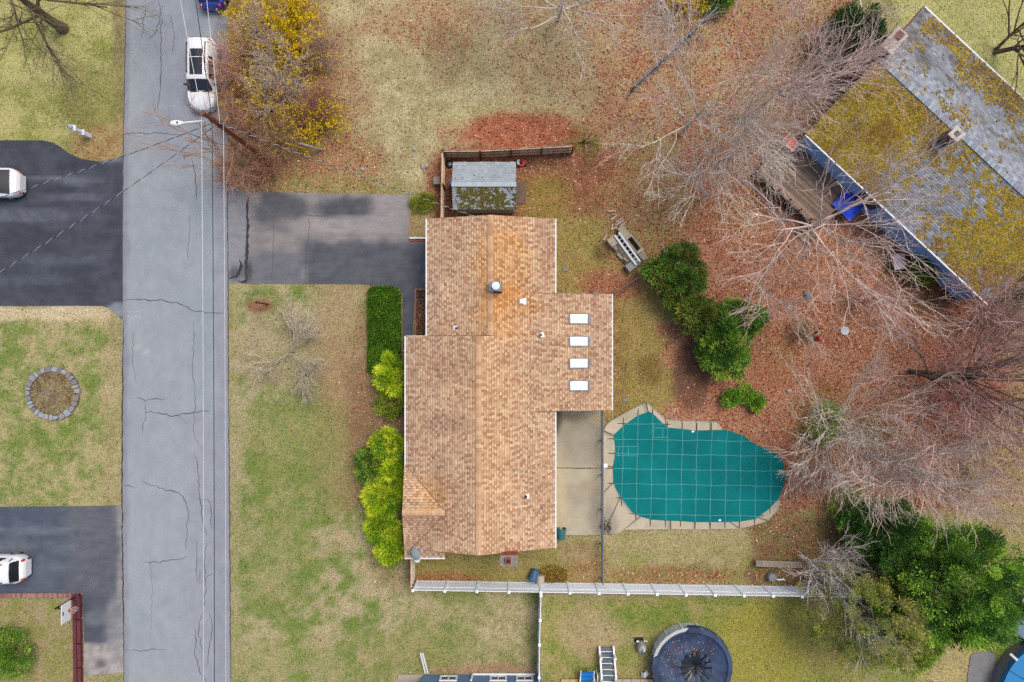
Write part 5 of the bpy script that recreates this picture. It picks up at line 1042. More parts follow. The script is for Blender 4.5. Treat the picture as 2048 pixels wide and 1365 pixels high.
cc = np.array([C(186, 176, 122), C(150, 120, 84), C(96, 124, 44), C(120, 82, 66), C(200, 186, 150)])[rg2.choice(5, n, p=[.35, .25, .15, .15, .1])]; o = link_mesh('dry_plants', np_mesh('dry_plants', V-np.array(o0), F, MT['leaf'], np.repeat(cc, 4, 0)), pl); o['kind'] = 'stuff'
for x, y, r_ in ((103, 789, .12), (90, 786, .11)): mb = MB(); mb.lathe((*W(x, y)[:2], .12), [(r_*1.1, 0), (r_, .12), (.01, .15)], 9); mb.build('cap_stone', SM[1], pl)
# ------------------------------------------------------------------ corner retaining timbers, brick edge and basketball hoop
tw = thing('timber_wall', 'low red brown timber retaining wall beside the driveway apron', 'retaining wall', W(158, 1280))
for i in range(4):
    y0, y1 = 1188+i*48, 1188+(i+1)*48-.6
    for j, x in enumerate((153.5, 161)):
        mb = MB(); p, q = W(x+(i*.6), y0+j*2), W(x+(i*.6)+.6, y1); mb.bar((p[0], p[1], .16-.05*j), (q[0], q[1], .16-.05*j), .22, .32); mb.build('timber', MT['timber_red'], tw, bevel=.015)
mb = MB(); p, q = W(150, 1190), W(164, 1190); mb.bar((p[0], p[1], .38), (q[0], q[1], .38), .34, .1); mb.build('timber', MT['timber_red'], tw, bevel=.015)
be = thing('brick_edging', 'pinkish brick edging along the driveway with the white wagon', 'brick edging', W(75, 1191)); bk = [MB().box((0, 0, 0), (.09, .28, .12)).mesh('brick', m) for m in (MT['brick_pink'], material('brick_pale', C(182, 140, 130), .9, .2, 6, 50, .2), material('brick_mauve', C(150, 108, 104), .9, .2, 6, 50, .2))]
for i in range(58): place('brick', rr.choice(bk), be, Vector(W(148-i*3.02, 1191+rr.uniform(-.4, .4), .055))-world_loc(be), R(rr.uniform(-3, 3)))
hp = thing('basketball_hoop', 'basketball hoop with white backboard and black post beside the driveway', 'basketball hoop', W(160, 1189)); b = Vector(W(160, 1189))
MB().tube([b, b+Vector((0, 0, 2.5))], .06, 8).build('post', MT['black'], hp)
bx, y0, y1 = -28.3, -16.6, -17.84
mb = MB(); mb.bar(b+Vector((0, 0, 2.3)), (bx-.05, -17.1, 2.2), .05, .08); mb.bar(b+Vector((0, 0, 1.9)), (bx-.05, -17.1, 1.95), .05, .08); mb.build('bracket', MT['black'], hp)
mb = MB(); mb.box((bx, (y0+y1)/2, 2.2), (.04, 1.24, .92)); bb = mb.build('backboard', MT['white'], hp, bevel=.015)
mb = MB(); mb.box((bx+.024, (y0+y1)/2+.03, 2.5), (.006, .22, .12)); mb.build('emblem', material('emblem_purple', C(92, 66, 118), .6), bb)
mb = MB(); cy = (y0+y1)/2+.02; mb.tube([(bx+.27+.2*math.cos(t), cy+.2*math.sin(t), 1.98) for t in np.linspace(0, 2*math.pi, 21)], .014, 6, cap=False); mb.box((bx+.05, cy, 1.98), (.1, .14, .1)); mb.build('rim', MT['red'], hp)
mb = MB()
for i in range(12):
    t0 = i*math.pi/6
    for sg in (1, -1): mb.tube([(bx+.27+(.2-.08*k/3)*math.cos(t0+sg*k*.26), cy+(.2-.08*k/3)*math.sin(t0+sg*k*.26), 1.97-.13*k) for k in range(4)], .006, 4, cap=False)
mb.build('net', MT['white'], hp)
# ------------------------------------------------------------------ mossy roofed neighbour house (rotated)
HA = Vector((.7317, -.6817, 0)); HB = Vector((.6817, .7317, 0)); E0 = Vector((18.39, 12.97, 0)); HL, HWD, HZE, HZR = 15.65, 10.83, 2.8, 4.5
def HP(a, b, z): v = E0+HA*a+HB*b; return Vector((v.x, v.y, z))
nh = thing('neighbour_house', 'blue sided house under a long mossy grey roof with two chimneys', 'house', HP(HL/2, HWD/2, 0))
RB = HWD/2; mb = MB()
slab(mb, [HP(0, 0, HZE), HP(HL, 0, HZE), HP(HL, RB, HZR), HP(0, RB, HZR)], .12); slab(mb, [HP(0, RB, HZR), HP(HL, RB, HZR), HP(HL, HWD, HZE), HP(0, HWD, HZE)], .12)
nroof = mb.build('roof', material('old_roof_deck', C(140, 142, 146)), nh)
lS = math.hypot(RB, HZR-HZE); vS = (HB*RB+Vector((0, 0, HZR-HZE)))/lS; vN = (-HB*RB+Vector((0, 0, HZR-HZE)))/lS
OLD = np.array([C(176, 184, 194), C(166, 174, 184), C(156, 162, 172), C(150, 152, 160), C(136, 136, 144)])
def n_tint(X, Y, Z):
    b = (X-E0.x)*HB.x+(Y-E0.y)*HB.y; a = (X-E0.x)*HA.x+(Y-E0.y)*HA.y; t = .80+.36*fbm(a*.6, b*1.6, 12, 4)
    br = sstep(.50, .62, fbm(a*1.1, b*1.1, 19, 4))*(b < RB)*.5+sstep(.46, .62, fbm(a*.8+3, b*1.3, 23, 4))*(b > RB)*sstep(RB+.9, RB+2.6, b)*1.0
    pale = (1-sstep(RB+.6, RB+2.4, b))*(b > RB); c = np.stack([t, t, t], 1)*(1+.22*pale[:, None]); return c*(1-br[:, None]*np.array([.30, .36, .46]))
shingles(HP(0, 0, HZE), HA, vS, lS, lambda v: [(0, HL)], nroof, seed=41, expo=.15, palette=OLD, tint=n_tint, wmin=.22, wmax=.34, lift=.006); shingles(HP(HL, HWD, HZE), -HA, vN, lS, lambda v: [(0, HL)], nroof, seed=42, expo=.15, palette=OLD, tint=n_tint, wmin=.22, wmax=.34, lift=.006)
MOSSY = [C(170, 146, 38), C(150, 130, 30), C(182, 158, 50), C(130, 114, 36), C(190, 164, 56), C(152, 122, 38)]
def fS(s_, t):
    f = fbm(s_*.45, t*.55, 51, 5); g = fbm(s_*2.4, t*3.2, 53, 4); low = sstep(4.5, 7.5, s_); base = .44+.30*np.exp(-((s_-2.5)/3.2)**2)+.30*np.exp(-(((s_-13.2)/2.4)**2+((t-2.6)/2.2)**2))-.12*np.exp(-(((s_-8.0)/2.2)**2+((t-1.2)/1.8)**2))
    v = f*(.55-.25*low)+g*(.35+.30*low)+base-.34-.05*low; return sstep(.47, .62, v)*(.95-.25*low)*sstep(lS, lS-.5, t)
moss_on(nroof, HP(0, 0, HZE+.012), HA, vS, HL, lS, fS, 30000, MOSSY, 55, (.03, .085))
def fN(s_, t): d = HL-s_; f = fbm(d*.7, t*.7, 57, 5); g = fbm(d*2.4, t*2.4, 59, 3); return sstep(.50, .66, f*.5+g*.5+.36*np.exp(-(t/1.5)**2)*sstep(.3, 1.2, d)-.04+.12*sstep(8, 11, d)*(1-sstep(2.2, 3.6, t)))*.85
moss_on(nroof, HP(HL, HWD, HZE+.012), -HA, vN, HL, lS, fN, 19000, MOSSY+[C(112, 96, 76), C(100, 90, 74)], 56, (.03, .085))
capm = [MB().box((0, 0, 0), (.24, .34, .03)).mesh('ridge_shingle', material('ridge_old_%d' % i, c, .95, .15)) for i, c in enumerate((C(176, 190, 200), C(164, 176, 188), C(150, 158, 168)))]
rr = random.Random(3)
for i in range(int(HL/.27)): place('ridge_shingle', rr.choice(capm), nroof, HP(.13+i*.27, RB, HZR+.025)-world_loc(nroof), math.atan2(HA.y, HA.x))
wl = MB(); P = [(.2, 0), (HWD-.2, 0), (HWD-.2, HZE-.08), (RB, HZR-.16), (.2, HZE-.08)]; a = wl.pts([HP(.4, b, z) for b, z in P]); b_ = wl.pts([HP(HL-.4, b, z) for b, z in P]); wl.f += [tuple(a+4-i for i in range(5)), tuple(b_+i for i in range(5))]+[(a+i, a+(i+1) % 5, b_+(i+1) % 5, b_+i) for i in range(5)]
MT['blue_siding'] = material('blue_siding', (.24, .42, .74), .6, .08, 1, 30, .06); wl.build('wall', MT['blue_siding'], nh)
for b, sg in ((0, -1), (HWD, 1)):
    for i in range(6):
        p, q = HP(HL*i/6+.03, b+sg*.06, HZE-.05), HP(HL*(i+1)/6-.05, b+sg*.06, HZE-.05); mb = MB(); mb.bar(p, q, .12, .1); mb.build('gutter', MT['gutter'], nh)
mb = MB(); mb.bar(HP(-.04, .1, HZE-.05), HP(-.04, RB, HZR-.05), .06, .16); mb.bar(HP(-.04, RB, HZR-.05), HP(-.04, HWD-.1, HZE-.05), .06, .16); mb.build('rake_board', material('fascia_red', C(134, 74, 70), .8), nh)
mb = MB(); mb.box(HP(6, .19, 1.5), (1.4, .06, 1.1), math.atan2(HA.y, HA.x)); mb.build('window', MT['glass_house'], nh)
rzh = math.atan2(HA.y, HA.x)
c1 = MB(); c1.box(HP(-.2, 6.3, 2.6), (.72, 1.42, 5.2), rzh); c1o = c1.build('brick_chimney', material('mauve_brick', C(140, 92, 92), .9, .25, 8, 50, .2, .006, 40), nh)
mb = MB(); mb.box(HP(-.2, 6.3, 5.25), (.82, 1.52, .12), rzh); mb.build('cap', material('pale_cap', C(208, 196, 188), .9, .12), c1o)
mb = MB(); p = HP(-.2, 6.65, 5.38); mb.box(p, (.42, .42, .2), rzh); mb.build('flue', MT['brick_red'], c1o); mb = MB(); mb.box(p+Vector((0, 0, .105)), (.27, .27, .02), rzh); mb.build('throat', MT['dark'], c1o)
c2 = MB(); c2.box(HP(6.2, RB-.75, 4.6), (.60, .62, 1.6), rzh); c2o = c2.build('brick_chimney', material('brown_brick', C(138, 104, 100), .9, .25, 8, 50, .2, .006, 40), nh)
mb = MB(); mb.box(HP(6.2, RB-.75, 5.42), (.72, .74, .1), rzh); mb.build('cap', material('pale_cap2', C(214, 206, 198), .9, .12), c2o); mb = MB(); mb.box(HP(6.2, RB-.75, 5.48), (.30, .30, .03), rzh); mb.build('throat', MT['dark'], c2o)
mb = MB(); mb.box(HP(6.15, RB-1.25, HZR-.28), (.62, .5, .14), rzh); mb.build('flashing', MT['flash'], c2o)
# deck behind it, with rail, steps and what stands on it
dk = thing('wooden_deck', 'brown plank deck built against the blue house under bare branches', 'deck', HP(2.4, -1.2, 0)); o0 = world_loc(dk); DZ = .75
bm_ = [MB().box((0, 0, 0), (5.4, .132, .035)).mesh('plank', material('deck_plank_%d' % i, c, .95, .25, 3, 30, .2)) for i, c in enumerate((C(140, 120, 106), C(126, 108, 96), C(152, 132, 116)))]
for i in range(23): place('plank', rr.choice(bm_), dk, HP(2.3, -2.95+i*.14, DZ)-o0, rzh)
mb = MB()
for a in (-.4, 2.3, 5.0): mb.box(HP(a, -1.4, DZ-.12), (.08, 3.1, .18), rzh)
mb.build('joist', MT['wood_dark'], dk)
for p, q in (((-.45, -3.05), (-.45, .1)), ((-.45, -3.05), (4.2, -3.05))):
    mb = MB(); mb.bar(HP(*p, DZ+.92), HP(*q, DZ+.92), .15, .04); mb.build('handrail', material('deck_rail_%d' % int(q[0]), C(164, 138, 116), .9, .2), dk)
    n = 5
    for i in range(n+1):
        t = i/n; mb = MB(); a = p[0]+(q[0]-p[0])*t; b = p[1]+(q[1]-p[1])*t; mb.bar(HP(a, b, 0), HP(a, b, DZ+.9), .09, .09); mb.build('rail_post', MT['wood_brown'], dk)
for i in range(3): mb = MB(); mb.box(HP(4.9+.0, -3.2-.3*i, DZ-.18-.2*i), (1.3, .28, .05), rzh); mb.build('step', material('deck_step_%d' % i, C(170, 146, 122), .9, .2), dk)
mb = MB(); mb.bar(HP(-.5, -3.9, .95), HP(1.9, -3.95, .95), .07, .05); mb.bar(HP(-.5, -3.9, .95), HP(-.75, -4.2, .95), .07, .05)
for a in (-.5, .7, 1.9): mb.bar(HP(a, -3.92, 0), HP(a, -3.92, .95), .06, .06)
tag(mb.build('metal_railing', MT['metal_blue']), 'thin blue grey metal railing beside the plank deck', 'railing')
rt = thing('red_table', 'bright red table with white rim at the corner of the plank deck', 'table', HP(-.2, -.42, DZ)); mb = MB(); mb.box(HP(-.2, -.42, DZ+.75), (1.0, .74, .03), rzh); mb.build('top', material('bright_red', (.75, .05, .035), .5, .2, 12, 40, .2), rt); mb = MB()
for a, b, l, w_ in ((-.2, -.75, .92, .05), (-.2, -.09, .92, .05), (-.64, -.42, .05, .62), (.24, -.42, .05, .62)): mb.box(HP(a, b, DZ+.755), (l, w_, .045), rzh)
mb.build('rim', MT['white'], rt)
for a in (-.55, .15):
    for b in (-.68, -.16): mb = MB(); mb.bar(HP(a, b, DZ), HP(a, b, DZ+.73), .04, .04); mb.build('leg', MT['white'], rt)
tp = MB(); G = []; rq = random.Random(5)
for i in range(9): G.append([HP(4.6+i*.2, -1.25+j*.2, DZ+.12+.35*math.sin(math.pi*i/8)*math.sin(math.pi*j/7)+rq.uniform(0, .1)) for j in range(8)])
tp.grid(G); tag(tp.build('blue_tarp', material('tarp_blue', (.02, .07, .62), .5, .2, 3, 30, .1), smooth=True), 'crumpled bright blue tarp on the plank deck by the house wall', 'tarp')
pt = thing('patio_table', 'pale square patio table in the shade of the pink bare tree', 'table', W(1787, 527)); b = Vector(W(1787, 527)); mb = MB(); mb.box(b+Vector((0, 0, .7)), (.8, .95, .04), R(10)); mb.build('top', material('pale_table', C(200, 188, 196), .7, .15), pt)
for x in (-.3, .3):
    for y in (-.35, .35): mb = MB(); mb.bar(b+Vector((x, y, 0)), b+Vector((x, y, .7)), .04, .04); mb.build('leg', MT['grey'], pt)
# ------------------------------------------------------------------ wood corner: seat with red jug, disc
ws = thing('plank_seat', 'weathered plank seat in the leaves carrying a red jug', 'bench', W(1627, 675), R(38)); mb = MB(); mb.box((0, .08, .38), (.8, .2, .04)); mb.build('seat_board', MT['wood_grey'], ws, False); mb = MB(); mb.box((.05, -.14, .34), (.6, .16, .04)); mb.build('seat_board', MT['wood_dark'], ws, False)
for x in (-.3, .3): mb = MB(); mb.box((x, 0, .18), (.06, .4, .36)); mb.build('leg', MT['wood_dark'], ws, False)
jug = thing('red_jug', 'round red jug with pale red lid standing on the plank seat', 'jug', (*W(1634, 677, .4)[:2], .4)); mb = MB(); mb.lathe((0, 0, 0), [(.16, 0), (.2, .1), (.19, .35), (.1, .5)], 18); mb.build('body', MT['red'], jug, False, True); mb = MB(); mb.lathe((0, 0, .5), [(.13, 0), (.15, .03), (.13, .1), (.01, .12)], 16); mb.build('lid', material('lid_red', C(206, 92, 84), .6), jug, False, True)
mb = MB(); mb.lathe((*W(1689, 662)[:2], .03), [(.26, 0), (.29, .03), (.27, .05), (.1, .035), (.01, .04)], 22); tag(mb.build('pail_cover', material('pale_blue_lid', C(216, 230, 238), .5, .1), smooth=True), 'pale blue white round lid lying in the leaves', 'pail cover')
# junk by the end of the white fence
sh = thing('lean_to_bench', 'grey weathered plank bench with debris near the white fence end', 'bench', W(1555, 1130))
for i in range(3): mb = MB(); p, q = W(1512, 1123+i*4.2, .5), W(1604, 1126+i*4.2, .5); mb.bar(p, q, .12, .05); mb.build('plank', MT['wood_grey'], sh)
for x in (1518, 1560, 1598): mb = MB(); p = W(x, 1128, 0); mb.box((p[0], p[1], .24), (.12, .34, .48)); mb.build('leg', MT['wood_dark'], sh)
mb = MB(); mb.lathe((*W(1541, 1152)[:2], 0), [(.3, 0), (.32, .3), (.25, .42), (.01, .45)], 14); tag(mb.build('grey_tub', MT['grey'], smooth=True), 'upturned grey tub among dry twigs by the bench', 'tub')
mb = MB(); mb.bar(W(1552, 1159, .25), W(1570, 1160, .3), .06, .06); mb.bar(W(1556, 1161, .2), W(1568, 1158, .35), .08, .04); tag(mb.build('broken_chair', MT['white']), 'broken white chair piece among dry twigs behind the fence', 'chair')
mb = MB(); mb.box((*W(1514, 1177, .1)[:2], .08), (.32, .12, .14), R(4)); tag(mb.build('plastic_box', MT['white'], bevel=.02), 'small white box at the foot of the white fence', 'box')
# ------------------------------------------------------------------ round above-ground pool and what stands around it
rp = thing('round_pool', 'round above-ground pool under a sagging navy cover with fallen leaves', 'pool', (11.7, -21.2, 0)); n = 48
def ring_pts(r, z, jit=0, seed=1):
    q = random.Random(seed); return [(11.7+(r+q.uniform(-jit, jit))*math.cos(2*math.pi*k/n), -21.2+(r+q.uniform(-jit, jit))*math.sin(2*math.pi*k/n), z) for k in range(n+1)]
mb = MB(); mb.lathe((11.7, -21.2, 0), [(2.42, -.05), (2.42, 1.2)], n, cap=False); mb.build('wall', material('pool_wall', C(236, 240, 242), .5, .1), rp, smooth=True)
mb = MB()
for k in range(14): t = 2*math.pi*k/14; mb.box((11.7+2.44*math.cos(t), -21.2+2.44*math.sin(t), .58), (.08, .12, 1.2), t); 
mb.build('upright', MT['white'], rp)
mb = MB(); mb.lathe((11.7, -21.2, 1.18), [(2.36, 0), (2.6, 0), (2.62, .05), (2.36, .06)], 28, cap=False); mb.build('top_ledge', material('ledge_grey', C(206, 208, 206), .5, .08), rp)
cvm = MB(); rows = []; q = random.Random(9)
for r_, z, fold in ((2.66, .92, .05), (2.64, 1.15, .04), (2.60, 1.26, .02), (2.30, 1.27, .01), (2.26, 1.18, .0), (2.1, 1.08, 0), (1.6, 1.02, .01), (1.1, .98, .03), (.8, .93, .06), (.55, .80, .09), (.3, .62, .06), (.02, .58, 0)):
    row = []
    for k in range(73):
        t = 2*math.pi*k/72; w_ = math.sin(t*13)*fold+math.sin(t*29)*fold*.5; off = (.35*(1-r_/2.6), -.15*(1-r_/2.6)); rr_ = r_; zz = z+w_*.8
        if r_ > 2.58: # lifted on the upper left: the ledge shows
            a_ = math.degrees(t) % 360
            if 95 < a_ < 165: rr_ = r_-.26; zz = z+.06 if r_ < 2.63 else 1.27
        row.append((11.7+off[0]+rr_*math.cos(t)*(1+w_*.02), -21.2+off[1]+rr_*math.sin(t)*(1+w_*.02), zz))
    rows.append(row)
cvm.grid(rows); cvm.build('cover', material('navy_cover', C(66, 86, 118), .6, .12, 1.2, 40, .08, rgb2=C(50, 62, 88), mixscale=.9), rp, smooth=True)
mb = MB(); mb.grid([[(12.05+r_*math.cos(t), -21.35+r_*math.sin(t)*1.15, z+.02*math.sin(t*17)) for t in np.linspace(0, 2*math.pi, 61)] for r_, z in ((1.0, .995), (.6, .9), (.3, .75), (.02, .72))]); mb.build('wet_hollow', material('wet_dark', (.012, .014, .018), .25, .2), rp, smooth=True)
rg2 = np.random.default_rng(29); m = 260; t = rg2.normal(2.2, .9, m); q_ = rg2.uniform(.7, 2.1, m); X = 11.7+q_*np.cos(t); Y = -21.2+q_*np.sin(t); V, F = quads_leaf(X, Y, np.full(m, 1.12)-.0+rg2.uniform(-.02, .02, m), rg2.uniform(.03, .055, m), rg2)
k = fbm(X*2.5, Y*2.5, 4) > .5; k4 = np.repeat(k, 4); V = V[k4]; F = np.arange(len(V)).reshape(-1, 4); o = link_mesh('fallen_leaves', np_mesh('fallen_leaves', V-np.array((11.7, -21.2, 0)), F, MT['leaf'], np.repeat(LEAFC[rg2.choice([1, 3, 5, 7], k.sum())], 4, 0)), rp); o['kind'] = 'stuff'
pu = thing('pool_filter', 'pool filter with oval grey tank, black pump and blue valve', 'pool pump', W(1281, 1290)); b = Vector(W(1281, 1291)); mb = MB(); mb.lathe(b, [(.26, 0), (.3, .15), (.3, .5), (.22, .66), (.01, .72)], 20, sy=1.15); mb.build('tank', material('tank_grey', C(170, 166, 164), .6), pu, smooth=True)
mb = MB(); mb.lathe(b+Vector((.05, -.12, .68)), [(.11, 0), (.12, .06), (.08, .12), (.01, .13)], 12); mb.build('valve', material('valve_blue', C(20, 120, 176), .5), pu); p = Vector(W(1279, 1280)); mb = MB(); mb.tube([p+Vector((-.28, 0, .16)), p+Vector((.22, 0, .16))], .12, 12); mb.box(p+Vector((-.05, .02, .05)), (.6, .3, .08)); mb.build('pump_motor', MT['black'], pu)
mb = MB(); mb.tube([p+Vector((.05, 0, .3)), p+Vector((.12, -.1, .55)), b+Vector((.09, .05, .78)), b+Vector((.06, -.1, .8))], .035, 8); mb.tube([p+Vector((.2, 0, .18)), p+Vector((.5, -.05, .12))], .03, 8); mb.box(p+Vector((-.17, .03, .31)), (.16, .1, .06)); mb.build('pipe', MT['white'], pu)
st = thing('pool_steps', 'white framed steps with grey treads leading up beside the blue chair', 'steps', W(1212, 1292))
for i in range(9):
    y0 = WY(1293)-.33*i; z = .14+.135*i; mb = MB(); mb.box((WX(1212)+.012*i, y0-.14, z), (.86, .26, .04)); mb.build('tread', material('tread_grey_%d' % i, C(100, 116, 128), .7), st); mb = MB(); mb.box((WX(1212)+.012*i, y0-.28, z+.03), (.86, .05, .05)); mb.build('nosing', MT['white'], st)
for x in (1198, 1226):
    mb = MB(); X = WX(x); mb.bar((X, WY(1290), .18), (X+.1, WY(1290)-3.0, 1.5), .11, .16); mb.build('stringer', MT['white'], st)
    for yy in (1305, 1346): p = W(x, yy); mb = MB(); z = .25+.014*(yy-1290); mb.box((p[0]+.02, p[1], z*.9+.1), (.15, .15, z*1.6+.2)); mb.build('newel', MT['white'], st)
chb = thing('lounge_chair', 'blue sling lounge chair with white frame beside the pool steps', 'chair', W(1174, 1345)); b = Vector(W(1172, 1330)); mb = MB(); rows = []
for i in range(11): t = i/10; rows.append([(b.x-.38+.76*j/6, b.y-1.15*t, .95-.55*t+.03*math.cos(i*math.pi*.67)-.05*math.sin(math.pi*j/6)) for j in range(7)])
mb.grid(rows, flip=True); mb.build('sling', material('sling_blue', C(8, 126, 214), .6, .06), chb)
for sx in (-.43, .43):
    mb = MB(); mb.tube([(b.x+sx, b.y+.05, .98), (b.x+sx, b.y-1.15, .4), (b.x+sx, b.y-1.7, .38)], .035, 8); mb.tube([(b.x+sx, b.y-.6, .7), (b.x+sx, b.y-.75, 0)], .03, 6); mb.tube([(b.x+sx*1.06, b.y-.45, .78), (b.x+sx*1.12, b.y-.7, .82), (b.x+sx*1.1, b.y-1.2, .62)], .03, 6); mb.build('frame', MT['white'], chb)
mb = MB(); mb.tube([(WX(1192), WY(1338), 0), (WX(1192), WY(1338), .9), (WX(1192), WY(1375), .9), (WX(1192), WY(1375), 0)], .035, 8); tag(mb.build('grab_rail', MT['white']), 'white tube rail standing between blue chair and pool steps', 'rail')
pd = thing('pool_boardwalk', 'tan board walkway along the foot of the pool steps', 'walkway', W(1230, 1365))
for i in range(12):
    mb = MB(); x0, x1 = 1122+i*17.6, 1122+(i+1)*17.6-.7
    if 1195 < x0 < 1215: continue
    p0, p1 = W(x0, 1357), W(x1, 1400); mb.box(((p0[0]+p1[0])/2, (p0[1]+p1[1])/2, .12), (p1[0]-p0[0], p0[1]-p1[1], .06)); mb.build('board', material('walk_board_%d' % i, C(196, 176, 162) if i > 3 else C(214, 176, 120), .9, .15), pd)
wc = thing('plastic_chair', 'small pale plastic chair fallen beside the round pool', 'chair', W(1290, 1345), R(25)); mb = MB(); mb.box((0, 0, .26), (.4, .3, .03), ry=.5); mb.build('seat', MT['white'], wc, False); mb = MB(); mb.box((-.18, .05, .32), (.3, .03, .36), R(70), rx=.5); mb.build('backrest', MT['white'], wc, False)
for x, y in ((-.15, -.12), (.17, -.14), (.16, .15), (-.2, .16)): mb = MB(); mb.bar((x, y, 0), (x*.8, y*.8, .26), .03, .03); mb.build('leg', MT['white'], wc, False)
# ------------------------------------------------------------------ blue house at the south edge
bh = thing('blue_house', 'pale blue sided house with white basement windows by the white fence run', 'house', W(960, 1400)); x0, x1 = WX(846), WX(1082); yw = WY(1350)
mb = MB(); mb.prism([(x0, yw), (x0, yw-8), (x1, yw-8), (x1, yw)], -.05, 3.0); mb.build('wall', material('pale_blue_siding', C(112, 146, 186), .6, .06), bh)
mb = MB(); slab(mb, [(x0-.4, yw+.1, 2.95), (x0-.4, yw-4, 4.4), (x1+.4, yw-4, 4.4), (x1+.4, yw+.1, 2.95)], .1); slab(mb, [(x0-.4, yw-4, 4.4), (x0-.4, yw-8.4, 2.9), (x1+.4, yw-8.4, 2.9), (x1+.4, yw-4, 4.4)], .1); mb.build('roof', material('grey_shingle_roof', C(120, 122, 128), .95, .2), bh)
for xa, xb in ((881, 916), (980, 1014), (1032, 1066)):
    mb = MB(); X0, X1 = WX(xa), WX(xb); xm = (X0+X1)/2
    for a, b, c, d in ((xm, .82, X1-X0, .12), (xm, .24, X1-X0, .12), (X0+.06, .53, .12, .5), (X1-.06, .53, .12, .5), (xm, .53, .08, .5)): mb.box((a, yw+.03, b), (c, .08, d))
    wo = mb.build('window', MT['white'], bh)
    for s_ in (-1, 1): mb = MB(); mb.box((xm+s_*(X1-X0)*.24, yw+.015, .53), ((X1-X0)*.4, .03, .46)); mb.build('pane', MT['glass_house'], wo)
mb = MB(); mb.bar((WX(946), yw+.1, .12), (WX(1070), yw+.1, .12), .11, .1); mb.bar((WX(946), yw+.1, .12), (WX(944), yw+.08, .9), .11, .1); mb.build('downspout', MT['white'], bh)
mb = MB(); mb.prism([W(x, y)[:2] for x, y in ((796, 1349), (846, 1349), (846, 1420), (796, 1420))], -.03, .06); tag(mb.build('concrete_pad', MT['concrete']), kind='structure')
gp = thing('leaning_gate', 'two white boards leaning at the corner of the blue house', 'gate', W(848, 1340))
for dx in (0, 4.5): mb = MB(); mb.bar(W(841+dx, 1307, .9), W(851+dx*1.1, 1347, .1), .1, .06); mb.build('board', MT['white'], gp)
# ------------------------------------------------------------------ far corner: second pool and railing
bp = thing('covered_pool', 'bright blue covered pool beyond the big evergreen', 'pool', (*W(2120, 1400, 1.2)[:2], 0)); c = Vector(W(2120, 1400, 1.2)); mb = MB(); mb.lathe((c.x, c.y, 0), [(3.7, -.02), (3.7, 1.15)], 40, cap=False); mb.build('wall', MT['grey'], bp)
mb = MB(); mb.lathe((c.x, c.y, 1.15), [(3.8, -.3), (3.8, .05), (3.6, .08), (2.5, .02), (.01, -.05)], 40, cap=False); mb.build('cover', material('bright_blue_cover', C(44, 140, 206), .6, .1, .8), bp, smooth=True)
for i in range(6): t = R(150+i*12); mb = MB(); mb.tube([c+Vector((3.75*math.cos(t), 3.75*math.sin(t), .05)), c+Vector((.3*math.cos(t), .3*math.sin(t), .0))], .02, 5); mb.build('cord', MT['dark'], bp)
mb = MB(); p = W(2036, 1322, 1.4); mb.bar((p[0], p[1], 1.35), (*W(2020, 1308, 1.0)[:2], 1.0), .16, .12); tag(mb.build('white_post', MT['white'], bevel=.02), 'white post bracket at the rim of the bright blue pool', 'post')
mb = MB(); mb.prism([W(x, y)[:2] for x, y in ((1942, 1310), (1975, 1300), (1990, 1310), (1990, 1500), (1930, 1500), (1935, 1350))], -.04, .02); tag(mb.build('paved_path', material('dark_paving', C(140, 138, 140), .95, .15)), kind='structure')
dr = thing('side_deck', 'grey blue deck with white rails at the far end beyond the evergreen', 'deck', W(2060, 1230)); mb = MB(); mb.prism([W(x, y, 1.0)[:2] for x, y in ((2022, 1260), (2080, 1180), (2200, 1240), (2120, 1330))], -.02, 1.0); mb.build('platform', material('blue_grey_deck', C(120, 140, 160), .8, .12), dr)
for p, q in (((2022, 1246), (2070, 1192)), ((2028, 1222), (2075, 1170))): mb = MB(); mb.bar(W(*p, 1.9), W(*q, 1.9), .12, .08); mb.build('rail', MT['white'], dr)
# ------------------------------------------------------------------ trees and shrubs
BK, LF = 1.9, 2.45        # bark and leaf reflectance against the photographed (self-shaded) tone
def tube_mesh(P, Rd, sides):
    """P (n,k,3) polylines, Rd (n,k) radii -> V,F"""
    n, k, _ = P.shape; d = np.gradient(P, axis=1); d /= np.linalg.norm(d, axis=2, keepdims=True)+1e-9
    ref = np.where(np.abs(d[..., 2:3]) < .9, np.array([0, 0, 1.0]), np.array([1.0, 0, 0])); x = np.cross(d, ref); x /= np.linalg.norm(x, axis=2, keepdims=True)+1e-9; y = np.cross(x, d)
    a = np.arange(sides)*2*np.pi/sides
    V = P[:, :, None]+(x[:, :, None]*np.cos(a)[None, None, :, None]+y[:, :, None]*np.sin(a)[None, None, :, None])*Rd[:, :, None, None]
    b = (np.arange(n)[:, None, None]*k+np.arange(k-1)[None, :, None])*sides; s_ = np.arange(sides)[None, None, :]; s2 = (s_+1) % sides
    F = np.stack([b+s_, b+sides+s_, b+sides+s2, b+s2], -1).reshape(-1, 4); return V.reshape(-1, 3), F
def grow(start, dirs, length, rad, k, wander, lift, rng):
    """polylines of k points from starts"""
    n = len(start); P = np.empty((n, k, 3)); P[:, 0] = start; d = dirs.copy(); st = (length/(k-1))[:, None]
    for i in range(1, k):
        d = d+rng.normal(0, wander, (n, 3))+np.array([0, 0, lift]); d /= np.linalg.norm(d, axis=1, keepdims=True); P[:, i] = P[:, i-1]+d*st
    return P, d
def perp_dirs(d, ang, rng):
    n = len(d); r = rng.normal(size=(n, 3)); r -= (r*d).sum(1, keepdims=True)*d; r /= np.linalg.norm(r, axis=1, keepdims=True)+1e-9
    return d*np.cos(ang)[:, None]+r*np.sin(ang)[:, None]
